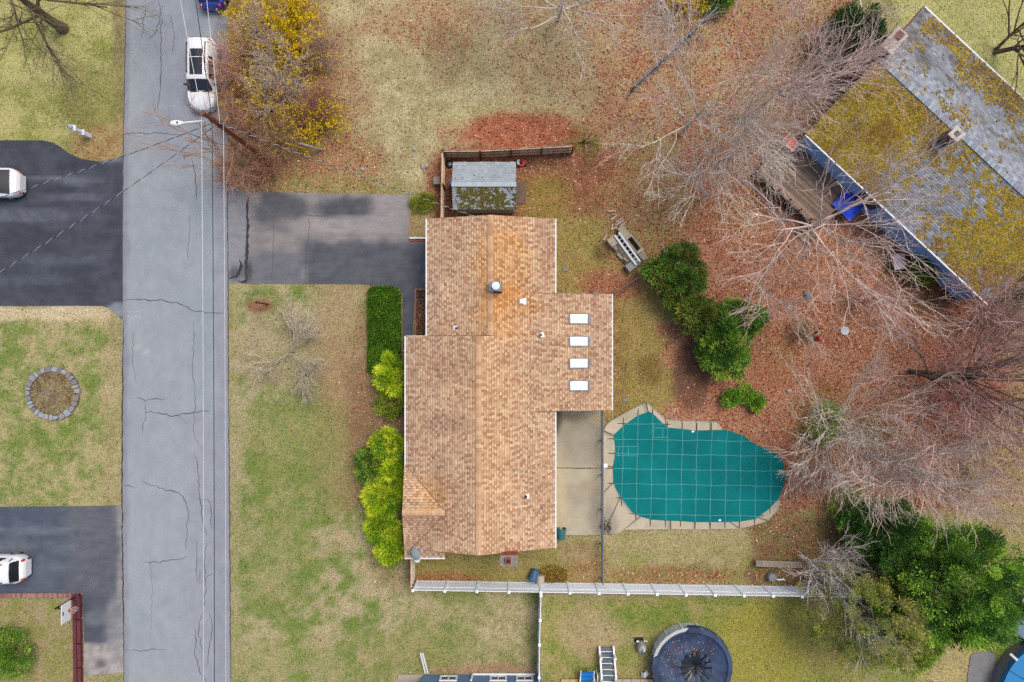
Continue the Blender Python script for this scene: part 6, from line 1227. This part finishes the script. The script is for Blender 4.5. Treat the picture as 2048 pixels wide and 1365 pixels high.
def bare_tree(name, label, px, py, h, spread, r0, c_bark, c_twig, seed, levels=(8, 7, 6, 5), stems=1, group='bare trees of the wood', lean=(0, 0), trunk=.28, flat=.0, lift=.05, twig_r=.011, cat='tree', minz=.3, ang0=(.45, 1.25), lens=(.74, .46, .28, .16), limb=.5):
    rng = np.random.default_rng(seed); b = np.array(W(px, py)); T = thing(name, label, cat, tuple(b), 0, group); h = h*(.82 if cat == 'tree' else 1); c_bark = np.array(c_bark)*BK; c_twig = np.array(c_twig)*BK
    if len(levels) == 4: levels = (levels[0], levels[1]-2, levels[2]-2, max(3, levels[3]-1))
    # trunk(s)
    th = h*trunk; a = rng.uniform(0, 6.28, stems); sp = (.0 if stems == 1 else .38)
    d0 = np.stack([np.cos(a)*sp+lean[0], np.sin(a)*sp+lean[1], np.ones(stems)], 1); d0 /= np.linalg.norm(d0, axis=1, keepdims=True)
    P0, dend = grow(np.zeros((stems, 3))+rng.normal(0, .08*(stems > 1), (stems, 3))*np.array([1, 1, 0])-np.array([0, 0, .1]), d0, np.full(stems, h*(.72 if stems == 1 else .6)), None, 9, .045, .02, rng)
    R0 = np.linspace(1, .30, 9)[None]*r0*rng.uniform(.75, 1, (stems, 1))*(1 if stems == 1 else .7); R0[:, 0] *= 1.25
    Vt, Ft = tube_mesh(P0, R0, 9); prev, prevR = P0, R0; wood = [(Vt, Ft, np.array(c_bark))]; tw = []; L_prev = np.full(stems, h*.7)
    frac = trunk/.72
    for lv, nb in enumerate(levels):
        n = len(prev); k = prev.shape[1]; m = n*nb; par = np.repeat(np.arange(n), nb); lo = frac if lv == 0 else .18
        t = rng.uniform(lo, 1.0, m); 
        if lv > 0: t = t**.8
        f = t*(k-1); i0 = np.minimum(f.astype(int), k-2); fr = (f-i0)[:, None]; S0 = prev[par, i0]*(1-fr)+prev[par, i0+1]*fr; D = prev[par, i0+1]-prev[par, i0]; D /= np.linalg.norm(D, axis=1, keepdims=True)+1e-9
        pr = prevR[par, i0]; ang = rng.uniform(ang0[0], ang0[1], m) if lv == 0 else rng.uniform(.22, .72, m); nd_ = perp_dirs(D, ang, rng); nd_[:, 2] = nd_[:, 2]*(1-flat)+.06; nd_ /= np.linalg.norm(nd_, axis=1, keepdims=True)
        L = spread*lens[min(lv, 3)]*2*rng.uniform(.55, 1.15, m)*(1.15-.45*t)
        kk = (8, 6, 5, 4)[min(lv, 3)]; Pn, _ = grow(S0, nd_, L, None, kk, (.06, .085, .12, .15)[min(lv, 3)], lift, rng)
        Pn[:, :, 2] = np.maximum(Pn[:, :, 2], minz*.3)
        rb = np.minimum(pr*.72, (r0*limb, r0*limb*.44, r0*limb*.2, twig_r)[min(lv, 3)]); rb = np.maximum(rb, twig_r*(1.6 if lv < 3 else .9)); Rn = rb[:, None]*np.linspace(1, .42, kk)[None]
        V, F = tube_mesh(Pn, Rn, (6, 4, 3, 3)[min(lv, 3)]); mix = (0, .25, .7, 1)[min(lv, 3)]; cc = np.array(c_bark)*(1-mix)+np.array(c_twig)*mix
        (wood if lv == 0 else tw).append((V, F, cc)); prev, prevR = Pn, Rn
    for nm, parts in (('trunk', wood), ('crown', tw)):
        off = 0; Vs, Fs, Cs = [], [], []
        for V, F, c in parts:
            Vs.append(V); Fs.append(F+off); off += len(V); Cs.append(np.repeat(c[None], len(V), 0)*np.repeat(rng.normal(1, .16, (len(V)//3+1, 1)), 3, 0)[:len(V)].clip(.5, 1.5))
        link_mesh(nm, np_mesh(nm, np.concatenate(Vs), np.concatenate(Fs), MT['bark'], np.concatenate(Cs)), T)
    return T, prev
GB, GT = C(184, 172, 158), C(188, 176, 166); PB, PT_ = C(186, 168, 158), C(194, 170, 162); DBK = C(92, 76, 64); OT = C(166, 124, 98)
BT = lambda *a, **k: bare_tree('bare_tree', *a, **k)
BT('grey bare tree with wide pale crown near the wood edge, beside the blue grey fence', 1362, 268, 8.5, 4.6, .17, GB, GT, 1, (12, 8, 8, 5))
BT('bare maple with reddish twigs beside the mossy roof corner', 1505, 228, 9.0, 4.3, .17, PB, PT_, 2, (12, 8, 7, 5))
BT('broad bare tree with pinkish twigs overhanging the plank deck', 1588, 462, 9.0, 5.4, .2, PB, C(196, 178, 168), 3, (12, 7, 6, 4))
BT('dark trunked bare tree with pink twigs right of the round lid', 1822, 742, 9.5, 5.0, .24, DBK, C(182, 152, 146), 4, (10, 7, 7, 4), lean=(.12, .02), stems=3)
BT('many stemmed thin bare tree right of the covered pool', 1652, 842, 6.5, 3.4, .10, GB, GT, 5, (8, 6, 5, 4), stems=5, group='bare trees of the wood')
BT('leaning bare tree with grey trunk above the big evergreen', 1738, 912, 7.5, 3.9, .18, GB, C(190, 170, 160), 6, (13, 8, 7, 4), lean=(-.06, 0))
BT('grey bare tree spreading from the far edge of the leafy field', 1118, 40, 6.0, 4.0, .15, GB, C(186, 172, 162), 7, (12, 8, 7, 4))
BT('small grey sapling beside the blue grey fence', 1338, 62, 4.2, 2.0, .06, GB, GT, 8, (7, 5, 4, 3))
BT('bare tree with pale crooked limbs over the dark conifer', 1690, 20, 8.0, 3.8, .13, C(190, 178, 160), GT, 9, (8, 6, 6, 4))
BT('dark brown bare tree on the lawn behind the mossy house', 1990, 103, 6.5, 3.4, .2, DBK, C(110, 92, 76), 10, (7, 5, 4, 3), stems=3)
BT('big dark bare tree on the lawn across the road', 126, 58, 10.0, 5.2, .36, C(84, 72, 58), C(112, 106, 80), 11, (8, 8, 7, 4), lens=(.62, .40, .26, .15), trunk=.2, ang0=(.8, 1.4), lift=.01, limb=.26)
BT('small low grey ornamental tree on the front lawn', 588, 704, 2.4, 1.7, .06, C(150, 136, 118), C(172, 162, 140), 12, (10, 8, 7, 3), flat=.4, lift=0.0, ang0=(.8, 1.4), twig_r=.012)
BT('brown bare tree leaning over the white parked vehicle from the brush', 505, 322, 7.0, 4.0, .14, C(140, 112, 84), OT, 13, (7, 5, 5, 4), lean=(-.12, .1))
BT('slender bare tree at the roadside beside the utility pole', 478, 352, 4.5, 2.8, .07, C(150, 118, 92), OT, 14, (7, 5, 5, 4))
BT('grey bare tree standing over twiggy debris at the white fence end', 1600, 1112, 4.5, 2.4, .1, C(178, 170, 164), C(186, 176, 168), 15, (8, 7, 6, 4))
BT('thin bare tree left of the red twigged maple', 1440, 330, 5.5, 3.0, .08, GB, GT, 16, (7, 6, 5, 4))
BT('pink twigged bare tree below the blue house wall', 1925, 655, 5.5, 3.4, .1, C(140, 110, 100), C(188, 156, 150), 17, (9, 7, 7, 4))
BT('pink hazy bare tree at the far edge of the leafy wood', 2030, 800, 6.5, 3.6, .12, C(150, 120, 110), C(192, 158, 152), 18, (9, 7, 7, 4))
BT('bare tree with fine pink twigs below the dark trunked one', 1895, 880, 6.0, 3.2, .1, GB, C(194, 166, 158), 19, (9, 7, 7, 4))
BT('low grey bare tree behind the block barbecue', 1400, 400, 5.5, 3.2, .08, GB, GT, 20, (7, 6, 6, 4))
BT('bare sapling overhanging the green bush by the block barbecue', 1500, 590, 5.5, 3.4, .09, GB, C(190, 160, 146), 26, (8, 7, 6, 4))
# bare brush between forsythia
def brush(label, px, py, h, sp, ct, seed, stems=8, lv=(5, 4, 3)):
    return bare_tree('bare_shrub', label, px, py, h, sp, .035, ct, ct, seed, lv, stems, 'bare shrubs along the road', (0, 0), .15, .1, .02, .009, 'shrub', .1, (.3, .9), (.5, .34, .2, .15))
BR, GRB = C(158, 116, 94), C(176, 160, 148)
for i, (x, y, h, sp, ct, lb) in enumerate(((545, 70, 2.2, 1.9, GRB, 'grey bare shrub among yellow forsythia nearest the blue car'), (505, 140, 2.4, 2.0, C(176, 138, 124), 'pinkish bare shrub beside the white parked vehicle'), (575, 150, 2.4, 2.2, GRB, 'broad grey bare shrub amid the forsythia hedge'), (490, 205, 2.4, 1.8, BR, 'brown bare shrub next to the white vehicle hood'), (560, 210, 2.2, 2.1, GRB, 'grey twiggy shrub between two yellow forsythias'), (500, 265, 2.0, 1.8, BR, 'orange brown bare shrub around the utility pole foot'), (560, 290, 1.8, 1.8, C(150, 122, 90), 'olive brown bare shrub beside the yellow guy guard'), (490, 345, 1.8, 1.7, C(172, 134, 112), 'pinkish brown bare shrub at the driveway corner'), (640, 110, 1.8, 1.6, C(166, 140, 122), 'thin grey brown shrub at the field edge'), (645, 215, 1.6, 1.5, C(150, 108, 92), 'low reddish shrub at the field edge beside fallen leaves'), (545, 335, 1.4, 1.5, BR, 'low brown shrub in leaves by the driveway'))): brush(lb, x, y, h, sp, ct, 200+i)
def leaf_cloud(cen, dirs, L, Wd, cols, rng):
    """cen (n,3), dirs (n,3) unit"""
    n = len(cen); r = rng.normal(size=(n, 3)); s_ = np.cross(dirs, r); s_ /= np.linalg.norm(s_, axis=1, keepdims=True)+1e-9
    V = np.empty((n, 4, 3)); V[:, 0] = cen; V[:, 1] = cen+dirs*(L*.5)[:, None]+s_*Wd[:, None]; V[:, 2] = cen+dirs*L[:, None]; V[:, 3] = cen+dirs*(L*.5)[:, None]-s_*Wd[:, None]
    return V.reshape(-1, 3), np.arange(n*4).reshape(-1, 4), np.repeat(cols, 4, 0)
def forsythia(label, px, py, h, sp, dens, seed):
    rng = np.random.default_rng(seed); b = np.array(W(px, py)); T = thing('forsythia_shrub', label, 'shrub', tuple(b), 0, 'yellow forsythia shrubs'); n = 46; h *= 1.45
    a = rng.uniform(0, 6.28, n); e = rng.uniform(.5, 1.35, n); d = np.stack([np.cos(a)*np.cos(e), np.sin(a)*np.cos(e), np.sin(e)], 1); st = np.stack([rng.normal(0, .18, n), rng.normal(0, .18, n), np.zeros(n)], 1)
    P, _ = grow(st, d, rng.uniform(.8, 1.3, n)*h*.9*(1+.35*sp), None, 8, .08, -.07, rng); P[:, :, 2] = np.maximum(P[:, :, 2], .05); V1, F1 = tube_mesh(P, np.linspace(1, .4, 8)[None]*np.full((n, 1), .014), 3)
    S0 = P[:, 3:7].reshape(-1, 3); d2 = perp_dirs(np.repeat(d, 4, 0), rng.uniform(.3, .9, len(S0)), rng); P2, _ = grow(S0, d2, rng.uniform(.3, .8, len(S0)), None, 5, .12, 0, rng); P2[:, :, 2] = np.maximum(P2[:, :, 2], .05); V2, F2 = tube_mesh(P2, np.full((len(S0), 5), .007), 3)
    link_mesh('canes', np_mesh('canes', np.concatenate([V1, V2]), np.concatenate([F1, F2+len(V1)]), MT['bark'], np.repeat(np.array(C(150, 122, 78))[None], len(V1)+len(V2), 0)), T)
    pts = np.concatenate([P[:, 2:].reshape(-1, 3), P2.reshape(-1, 3)]); m = int(len(pts)*dens*2.0); q = pts[rng.choice(len(pts), m)]+rng.normal(0, .05, (m, 3)); dd = rng.normal(size=(m, 3)); dd[:, 2] = np.abs(dd[:, 2])+.3; dd /= np.linalg.norm(dd, axis=1, keepdims=True)
    cc = 1.7*np.array([C(244, 216, 36), C(232, 200, 30), C(212, 182, 46), C(190, 166, 60)])[rng.choice(4, m, p=[.4, .3, .2, .1])]; V, F, c = leaf_cloud(q, dd, rng.uniform(.06, .13, m), rng.uniform(.02, .045, m), cc, rng); link_mesh('blossom', np_mesh('blossom', V, F, MT['petal'], c), T)
for i, (x, y, h, sp, dn, lb) in enumerate(((528, 34, 1.4, .6, 2.6, 'bright yellow forsythia beside the blue car'), (582, 14, 1.7, .8, 1.6, 'yellow forsythia behind the blue car forsythia'), (508, 82, 1.2, .6, 1.6, 'yellow forsythia beside the white vehicle tail'), (600, 55, 1.6, .8, 1.5, 'thin yellow forsythia at the field edge'), (588, 102, 1.7, .7, 2.2, 'bright yellow forsythia amid grey twigs at the field edge'), (588, 152, 1.4, .8, 1.8, 'yellow forsythia behind the broad grey shrub'), (515, 208, 1.5, .9, 2.0, 'yellow forsythia near the white vehicle hood'), (655, 243, 1.2, .6, 1.0, 'thin yellow forsythia near the fallen leaf drift'), (605, 262, 1.2, .9, .6, 'sparse yellow forsythia above the guy guards'), (545, 222, 1.3, .8, .6, 'sparse yellow forsythia behind the utility pole'), (1365, 14, 1.3, .8, 1.8, 'yellow forsythia at the end of the blue grey fence'), (1930, 940, 1.3, 1.1, .9, 'sparse yellow forsythia under the pink bare tree'), (545, 112, 1.3, .8, .5, 'sparse yellow forsythia inside the roadside brush'), (1750, 855, 1.0, .7, .3, 'faint yellow budding shrub under the leaning tree'))): forsythia(lb, x, y, h, sp, dn, 300+i)
def evergreen(name, label, px, py, h, rx, ry, nclump, nleaf, cols, seed, L=(.10, .22), wd=.022, zc=.5, clump=.42, cat='shrub', group=None, flat=.75, spread=1.0, trunk_r=.1, up=.5, tint=None, top=1.0, fan=0):
    """crown of leafy clumps spread over an uneven ellipsoid; each clump fans its sprays outward"""
    rng = np.random.default_rng(seed); b = np.array(W(px, py)); T = thing(name, label, cat, tuple(b), 0, group)
    a = rng.uniform(0, 2*np.pi, nclump); u = rng.uniform(-.25, 1, nclump); q = np.sqrt(np.maximum(0, 1-u*u)); rr_ = rng.uniform(.55, 1.0, nclump)**.6
    bump = .55+.75*vnoise(np.cos(a)*2+5, np.sin(a)*2+u*2, seed)
    c = np.stack([np.cos(a)*q*rx*rr_*bump, np.sin(a)*q*ry*rr_*bump, h*zc+u*h*(1-zc)*rr_*top*.95], 1); c[:, 2] = np.maximum(c[:, 2], .12)
    cs = LF*np.array(cols)[rng.choice(len(cols), nclump)]*rng.normal(1, .14, (nclump, 1)).clip(.6, 1.4)
    m = nclump*nleaf; par = np.repeat(np.arange(nclump), nleaf); o = rng.normal(size=(m, 3))*np.array([1, 1, flat]); o /= np.linalg.norm(o, axis=1, keepdims=True)
    out = c[par]-np.array([0, 0, h*zc*.6]); out /= np.linalg.norm(out, axis=1, keepdims=True)+1e-9
    rad = rng.random(m)**.45*clump*np.repeat(rng.uniform(.45, 1.3, nclump), nleaf); pos = c[par]+o*rad[:, None]; pos[:, 2] = np.maximum(pos[:, 2], .03)
    d = o*(.7+.5*fan)+out*.8+rng.normal(0, .35-.2*fan, (m, 3))+np.array([0, 0, up*.3]); d /= np.linalg.norm(d, axis=1, keepdims=True)
    cc = cs[par]*rng.normal(1, .2, (m, 1)).clip(.45, 1.7)
    V, F, C_ = leaf_cloud(pos, d, rng.uniform(*L, m), rng.uniform(.6, 1.2, m)*wd, cc, rng); link_mesh('foliage', np_mesh('foliage', V, F, MT['leaf'], C_), T)
    # stem and limbs
    n = 14; e = rng.choice(nclump, n); P = np.stack([np.linspace(0, 1, 5)[None, :, None]*c[e][:, None]*np.array([1, 1, 1])], 0)[0]; P[:, :, 2] = P[:, :, 2]*.7+.3*np.linspace(0, 1, 5)[None]*c[e][:, 2:3]; V1, F1 = tube_mesh(P, np.linspace(1, .3, 5)[None]*np.full((n, 1), trunk_r*.35), 4); P2 = np.array([[[0, 0, -.1], [.02, 0, h*.3], [0, .02, h*.6], [0, 0, h*.85]]]); V2, F2 = tube_mesh(P2, np.array([[1, .8, .5, .15]])*trunk_r, 7)
    link_mesh('trunk', np_mesh('trunk', np.concatenate([V1, V2]), np.concatenate([F1, F2+len(V1)]), MT['bark'], np.repeat(np.array(C(112, 92, 76))[None], len(V1)+len(V2), 0)), T); return T
GOLD = [C(158, 174, 36), C(136, 160, 30), C(182, 190, 54), C(112, 144, 34), C(96, 128, 34)]
DKG = [C(78, 98, 40), C(96, 114, 46), C(58, 80, 36), C(120, 128, 52), C(104, 100, 48)]
MIDG = [C(86, 122, 44), C(68, 104, 38), C(108, 138, 50), C(56, 88, 38), C(130, 150, 56)]
gg = 'golden cypress shrubs along the house front'
EV = lambda *a, **k: evergreen(*a, **k)
EV('cypress_shrub', 'golden green feathery cypress beside the clipped bed', 785, 752, 1.9, .95, 1.2, 49, 150, GOLD, 401, (.22, .5), .026, clump=.24, group=gg, up=1.2, flat=.6, fan=1)
EV('boxwood_shrub', 'low rounded olive boxwood below the golden cypress by the walk', 786, 808, 1.1, .95, .85, 90, 110, [C(112, 128, 40), C(92, 108, 36), C(136, 146, 52), C(76, 92, 34)], 402, (.05, .09), .026, clump=.3)
EV('cypress_shrub', 'golden cypress at the front door end of the shrub row', 782, 882, 1.9, .85, .9, 41, 150, GOLD, 403, (.22, .5), .026, clump=.24, group=gg, up=1.2, flat=.6, fan=1)
EV('cypress_shrub', 'darker green cypress on the lawn side of the shrub row', 748, 925, 1.5, .85, 1.2, 44, 150, MIDG, 404, (.22, .5), .026, clump=.24, group=gg, up=1.2, flat=.6, fan=1)
EV('cypress_shrub', 'golden cypress overlapping the dark cypress in the shrub row', 790, 930, 1.8, .7, .8, 33, 150, GOLD, 405, (.22, .5), .026, clump=.24, group=gg, up=1.2, flat=.6, fan=1)
EV('cypress_shrub', 'large golden cypress in the middle of the shrub row', 775, 988, 1.9, 1.15, 1.1, 60, 150, GOLD, 406, (.22, .5), .026, clump=.24, group=gg, up=1.2, flat=.6, fan=1)
EV('cypress_shrub', 'golden cypress before the little gable', 772, 1050, 1.8, .95, .8, 44, 150, GOLD, 407, (.22, .5), .026, clump=.24, group=gg, up=1.2, flat=.6, fan=1)
EV('cypress_shrub', 'golden cypress at the satellite dish end of the row', 785, 1090, 1.8, .95, .75, 46, 150, GOLD, 408, (.22, .5), .026, clump=.24, group=gg, up=1.2, flat=.6, fan=1)
brush('leafless grey shrub caught between cypresses and gutter', 808, 905, 1.5, .7, C(150, 136, 128), 230, 6, (4, 4, 3))
mb = MB(); mb.box((*W(812, 877, .5)[:2], .25), (.5, .12, .5)); mb.box((*W(812, 877, .5)[:2], .52), (.6, .16, .04)); tag(mb.build('red_bench', MT['red']), 'small red bench behind the golden cypress at the door', 'bench')
EV('yew_bush', 'big dark green bush beside the block barbecue', 1338, 552, 3.0, 1.9, 1.8, 142, 120, DKG+MIDG[:2], 410, (.16, .36), .03, clump=.34, fan=.8)
EV('yew_bush', 'dark green bush at the edge of the mossy grass', 1385, 630, 2.6, 1.5, 1.2, 90, 120, DKG, 411, (.16, .36), .03, clump=.34, fan=.8)
EV('evergreen_tree', 'bright green arborvitae in the leaves above the pool', 1428, 692, 3.2, 1.6, 2.0, 150, 120, MIDG, 412, (.18, .4), .028, clump=.34, fan=.8, cat='tree')
EV('yew_bush', 'green bush with bare twigs between the two larger bushes', 1470, 640, 2.2, 1.2, 1.1, 67, 120, MIDG[:4], 413, (.16, .36), .03, clump=.34, fan=.8)
for i, (x, y, lb) in enumerate(((1460, 795, 'low glossy green shrub in leaves above the pool'), (1485, 788, 'low glossy green shrub right of the first above the pool'), (1508, 803, 'small glossy green shrub nearest the pool corner leaves'))): EV('rhododendron_shrub', lb, x, y, .8, .75-.12*i, .6, 34, 60, [C(104, 146, 44), C(84, 124, 40), C(140, 160, 60)], 420+i, (.09, .16), .04, clump=.25)
EV('conifer_tree', 'dark conifer between the bare trees and the mossy roof', 1672, 108, 5.0, 1.7, 1.7, 170, 120, [C(46, 74, 36), C(58, 88, 40), C(38, 62, 34)], 414, (.12, .26), .03, clump=.45, cat='tree', zc=.3)
EV('hemlock_tree', 'big bright green hemlock beyond the white fence end', 1842, 1140, 7.0, 4.3, 3.9, 420, 170, [C(84, 120, 44), C(106, 144, 50), C(62, 96, 40), C(132, 164, 60), C(46, 76, 34)], 415, (.14, .30), .035, clump=.62, cat='tree', zc=.35, trunk_r=.2)
EV('hemlock_tree', 'dark green hemlock behind the big bright one', 1745, 1055, 4.2, 2.4, 1.8, 210, 130, [C(60, 92, 38), C(48, 78, 34), C(78, 112, 44)], 416, (.13, .28), .032, clump=.5, cat='tree', zc=.35)
EV('pine_tree', 'yellowish green pine with sparse tufts beside the white fence end', 1682, 1195, 7.2, 3.6, 3.2, 210, 150, [C(134, 138, 66), C(150, 150, 76), C(112, 120, 60), C(138, 132, 86)], 417, (.12, .24), .02, clump=.36, cat='tree', zc=.35)
EV('pine_tree', 'light olive green pine standing on the neighbour lawn', 1762, 1250, 5.0, 2.4, 2.1, 180, 130, [C(122, 148, 50), C(104, 132, 44), C(142, 156, 62), C(84, 108, 44)], 418, (.12, .24), .026, clump=.42, cat='tree', zc=.35)
BT('grey dead limbed tree within the sparse yellowish pine', 1672, 1190, 4.6, 2.9, .1, C(176, 170, 162), C(180, 174, 164), 21, (7, 6, 5, 4), twig_r=.009)
EV('yew_bush', 'green shrub at the foot of the driveway retaining timbers', 32, 1300, 1.5, 1.35, 1.5, 110, 110, [C(84, 122, 40), C(70, 106, 36), C(108, 140, 50), C(124, 138, 60)], 419, (.1, .2), .028)
EV('yew_bush', 'green shrub at the end of the blue grey fence', 1430, 8, 1.6, 1.0, .8, 60, 100, MIDG, 430, (.1, .2), .028)
EV('yew_bush', 'small pale green shrub among thin stems of the bare tree', 1640, 840, 1.6, .9, 1.5, 46, 80, [C(132, 152, 70), C(110, 136, 58)], 431, (.1, .2), .025)
EV('yew_bush', 'dark green shrub under the blue house wall', 1830, 545, 1.4, 1.1, .7, 60, 90, DKG, 432, (.1, .2), .028)
EV('yew_bush', 'dark green shrub at the corner of the mossy roof', 2020, 585, 2.0, 1.4, 1.0, 80, 90, DKG, 433, (.1, .2), .03)
EV('yew_bush', 'loose light green shrub below the leaning bare tree', 1685, 1010, 1.4, 1.3, 1.0, 50, 80, [C(120, 146, 58), C(96, 124, 46)], 434, (.1, .2), .025)
EV('yew_bush', 'round green tuft beside the driveway and board fence', 846, 405, .6, .8, .5, 40, 80, [C(122, 130, 40), C(104, 116, 36), C(144, 146, 54)], 435, (.12, .22), .014, clump=.25)
EV('yew_bush', 'loose olive tuft at the end of the board fence', 1168, 285, .6, .9, 1.0, 22, 40, [C(126, 122, 54), C(112, 110, 48)], 436, (.2, .45), .010, clump=.4, fan=1)
brush('tangled bare shrub under the mossy house gutter end', 1945, 640, 2.2, 1.8, C(130, 106, 96), 240); brush('pinkish low shrub left of the pale patio table', 1740, 600, 2.0, 2.0, C(186, 146, 136), 241); brush('grey twig heap shrub behind the plank bench', 1625, 1160, 1.6, 1.7, C(156, 148, 142), 242); brush('thin twiggy shrub beside the plank seat', 1600, 665, 1.4, .9, C(140, 122, 96), 243, 6); brush('pale twiggy shrub right of the covered pool rim', 1600, 950, 1.6, 1.6, C(186, 160, 146), 244); brush('reddish twig shrub behind the dark trunked tree', 1900, 800, 2.0, 2.2, C(184, 126, 118), 245)
# clipped rectangular bed of dark ground cover
gc = thing('ground_cover_bed', 'clipped dark green rectangular bed between lawn and walk', 'ground cover', W(770, 660)); o0 = np.array(world_loc(gc)); rng = np.random.default_rng(77); n = 26000
px_ = rng.uniform(736, 803, n); py_ = rng.uniform(573, 746, n); k = ~((px_ > 790-(py_-573)*-.0) & (py_ < 573+(px_-790)*1.2)) & ~((px_ < 746) & (py_ < 583-(px_-736))) ; px_ = px_[k]+(vnoise(py_[k]*.08, py_[k]*0, 3)-.5)*4; py_ = py_[k]; n = len(px_); X = (px_-1024)/S; Y = (682.5-py_)/S
th = rng.uniform(0, 6.28, n); el = rng.uniform(.2, 1.3, n); d = np.stack([np.cos(th)*np.cos(el), np.sin(th)*np.cos(el), np.sin(el)], 1); lowf = fbm(X*1.3, Y*1.3, 31, 4)
cc = (1+.35*sstep(.5, .7, fbm(X*2.2, Y*2.2, 37, 3)))[:, None]*2.0*np.array([C(82, 116, 28), C(56, 96, 22), C(104, 138, 38), C(46, 80, 22)])[rng.choice(4, n)]*(.6+.8*lowf)[:, None]
V, F, c = leaf_cloud(np.stack([X, Y, rng.uniform(.05, .30, n)], 1)-o0, d, rng.uniform(.07, .15, n), rng.uniform(.012, .03, n), cc, rng); link_mesh('foliage', np_mesh('foliage', V, F, MT['leaf'], c), gc)
mb = MB(); mb.prism([W(x, y)[:2] for x, y in ((738, 580), (796, 576), (802, 590), (802, 744), (738, 744))], -.02, .12); mb.build('leaf_bed', material('bed_green', C(58, 84, 28), .95, .3, 3, 30, .3), gc)
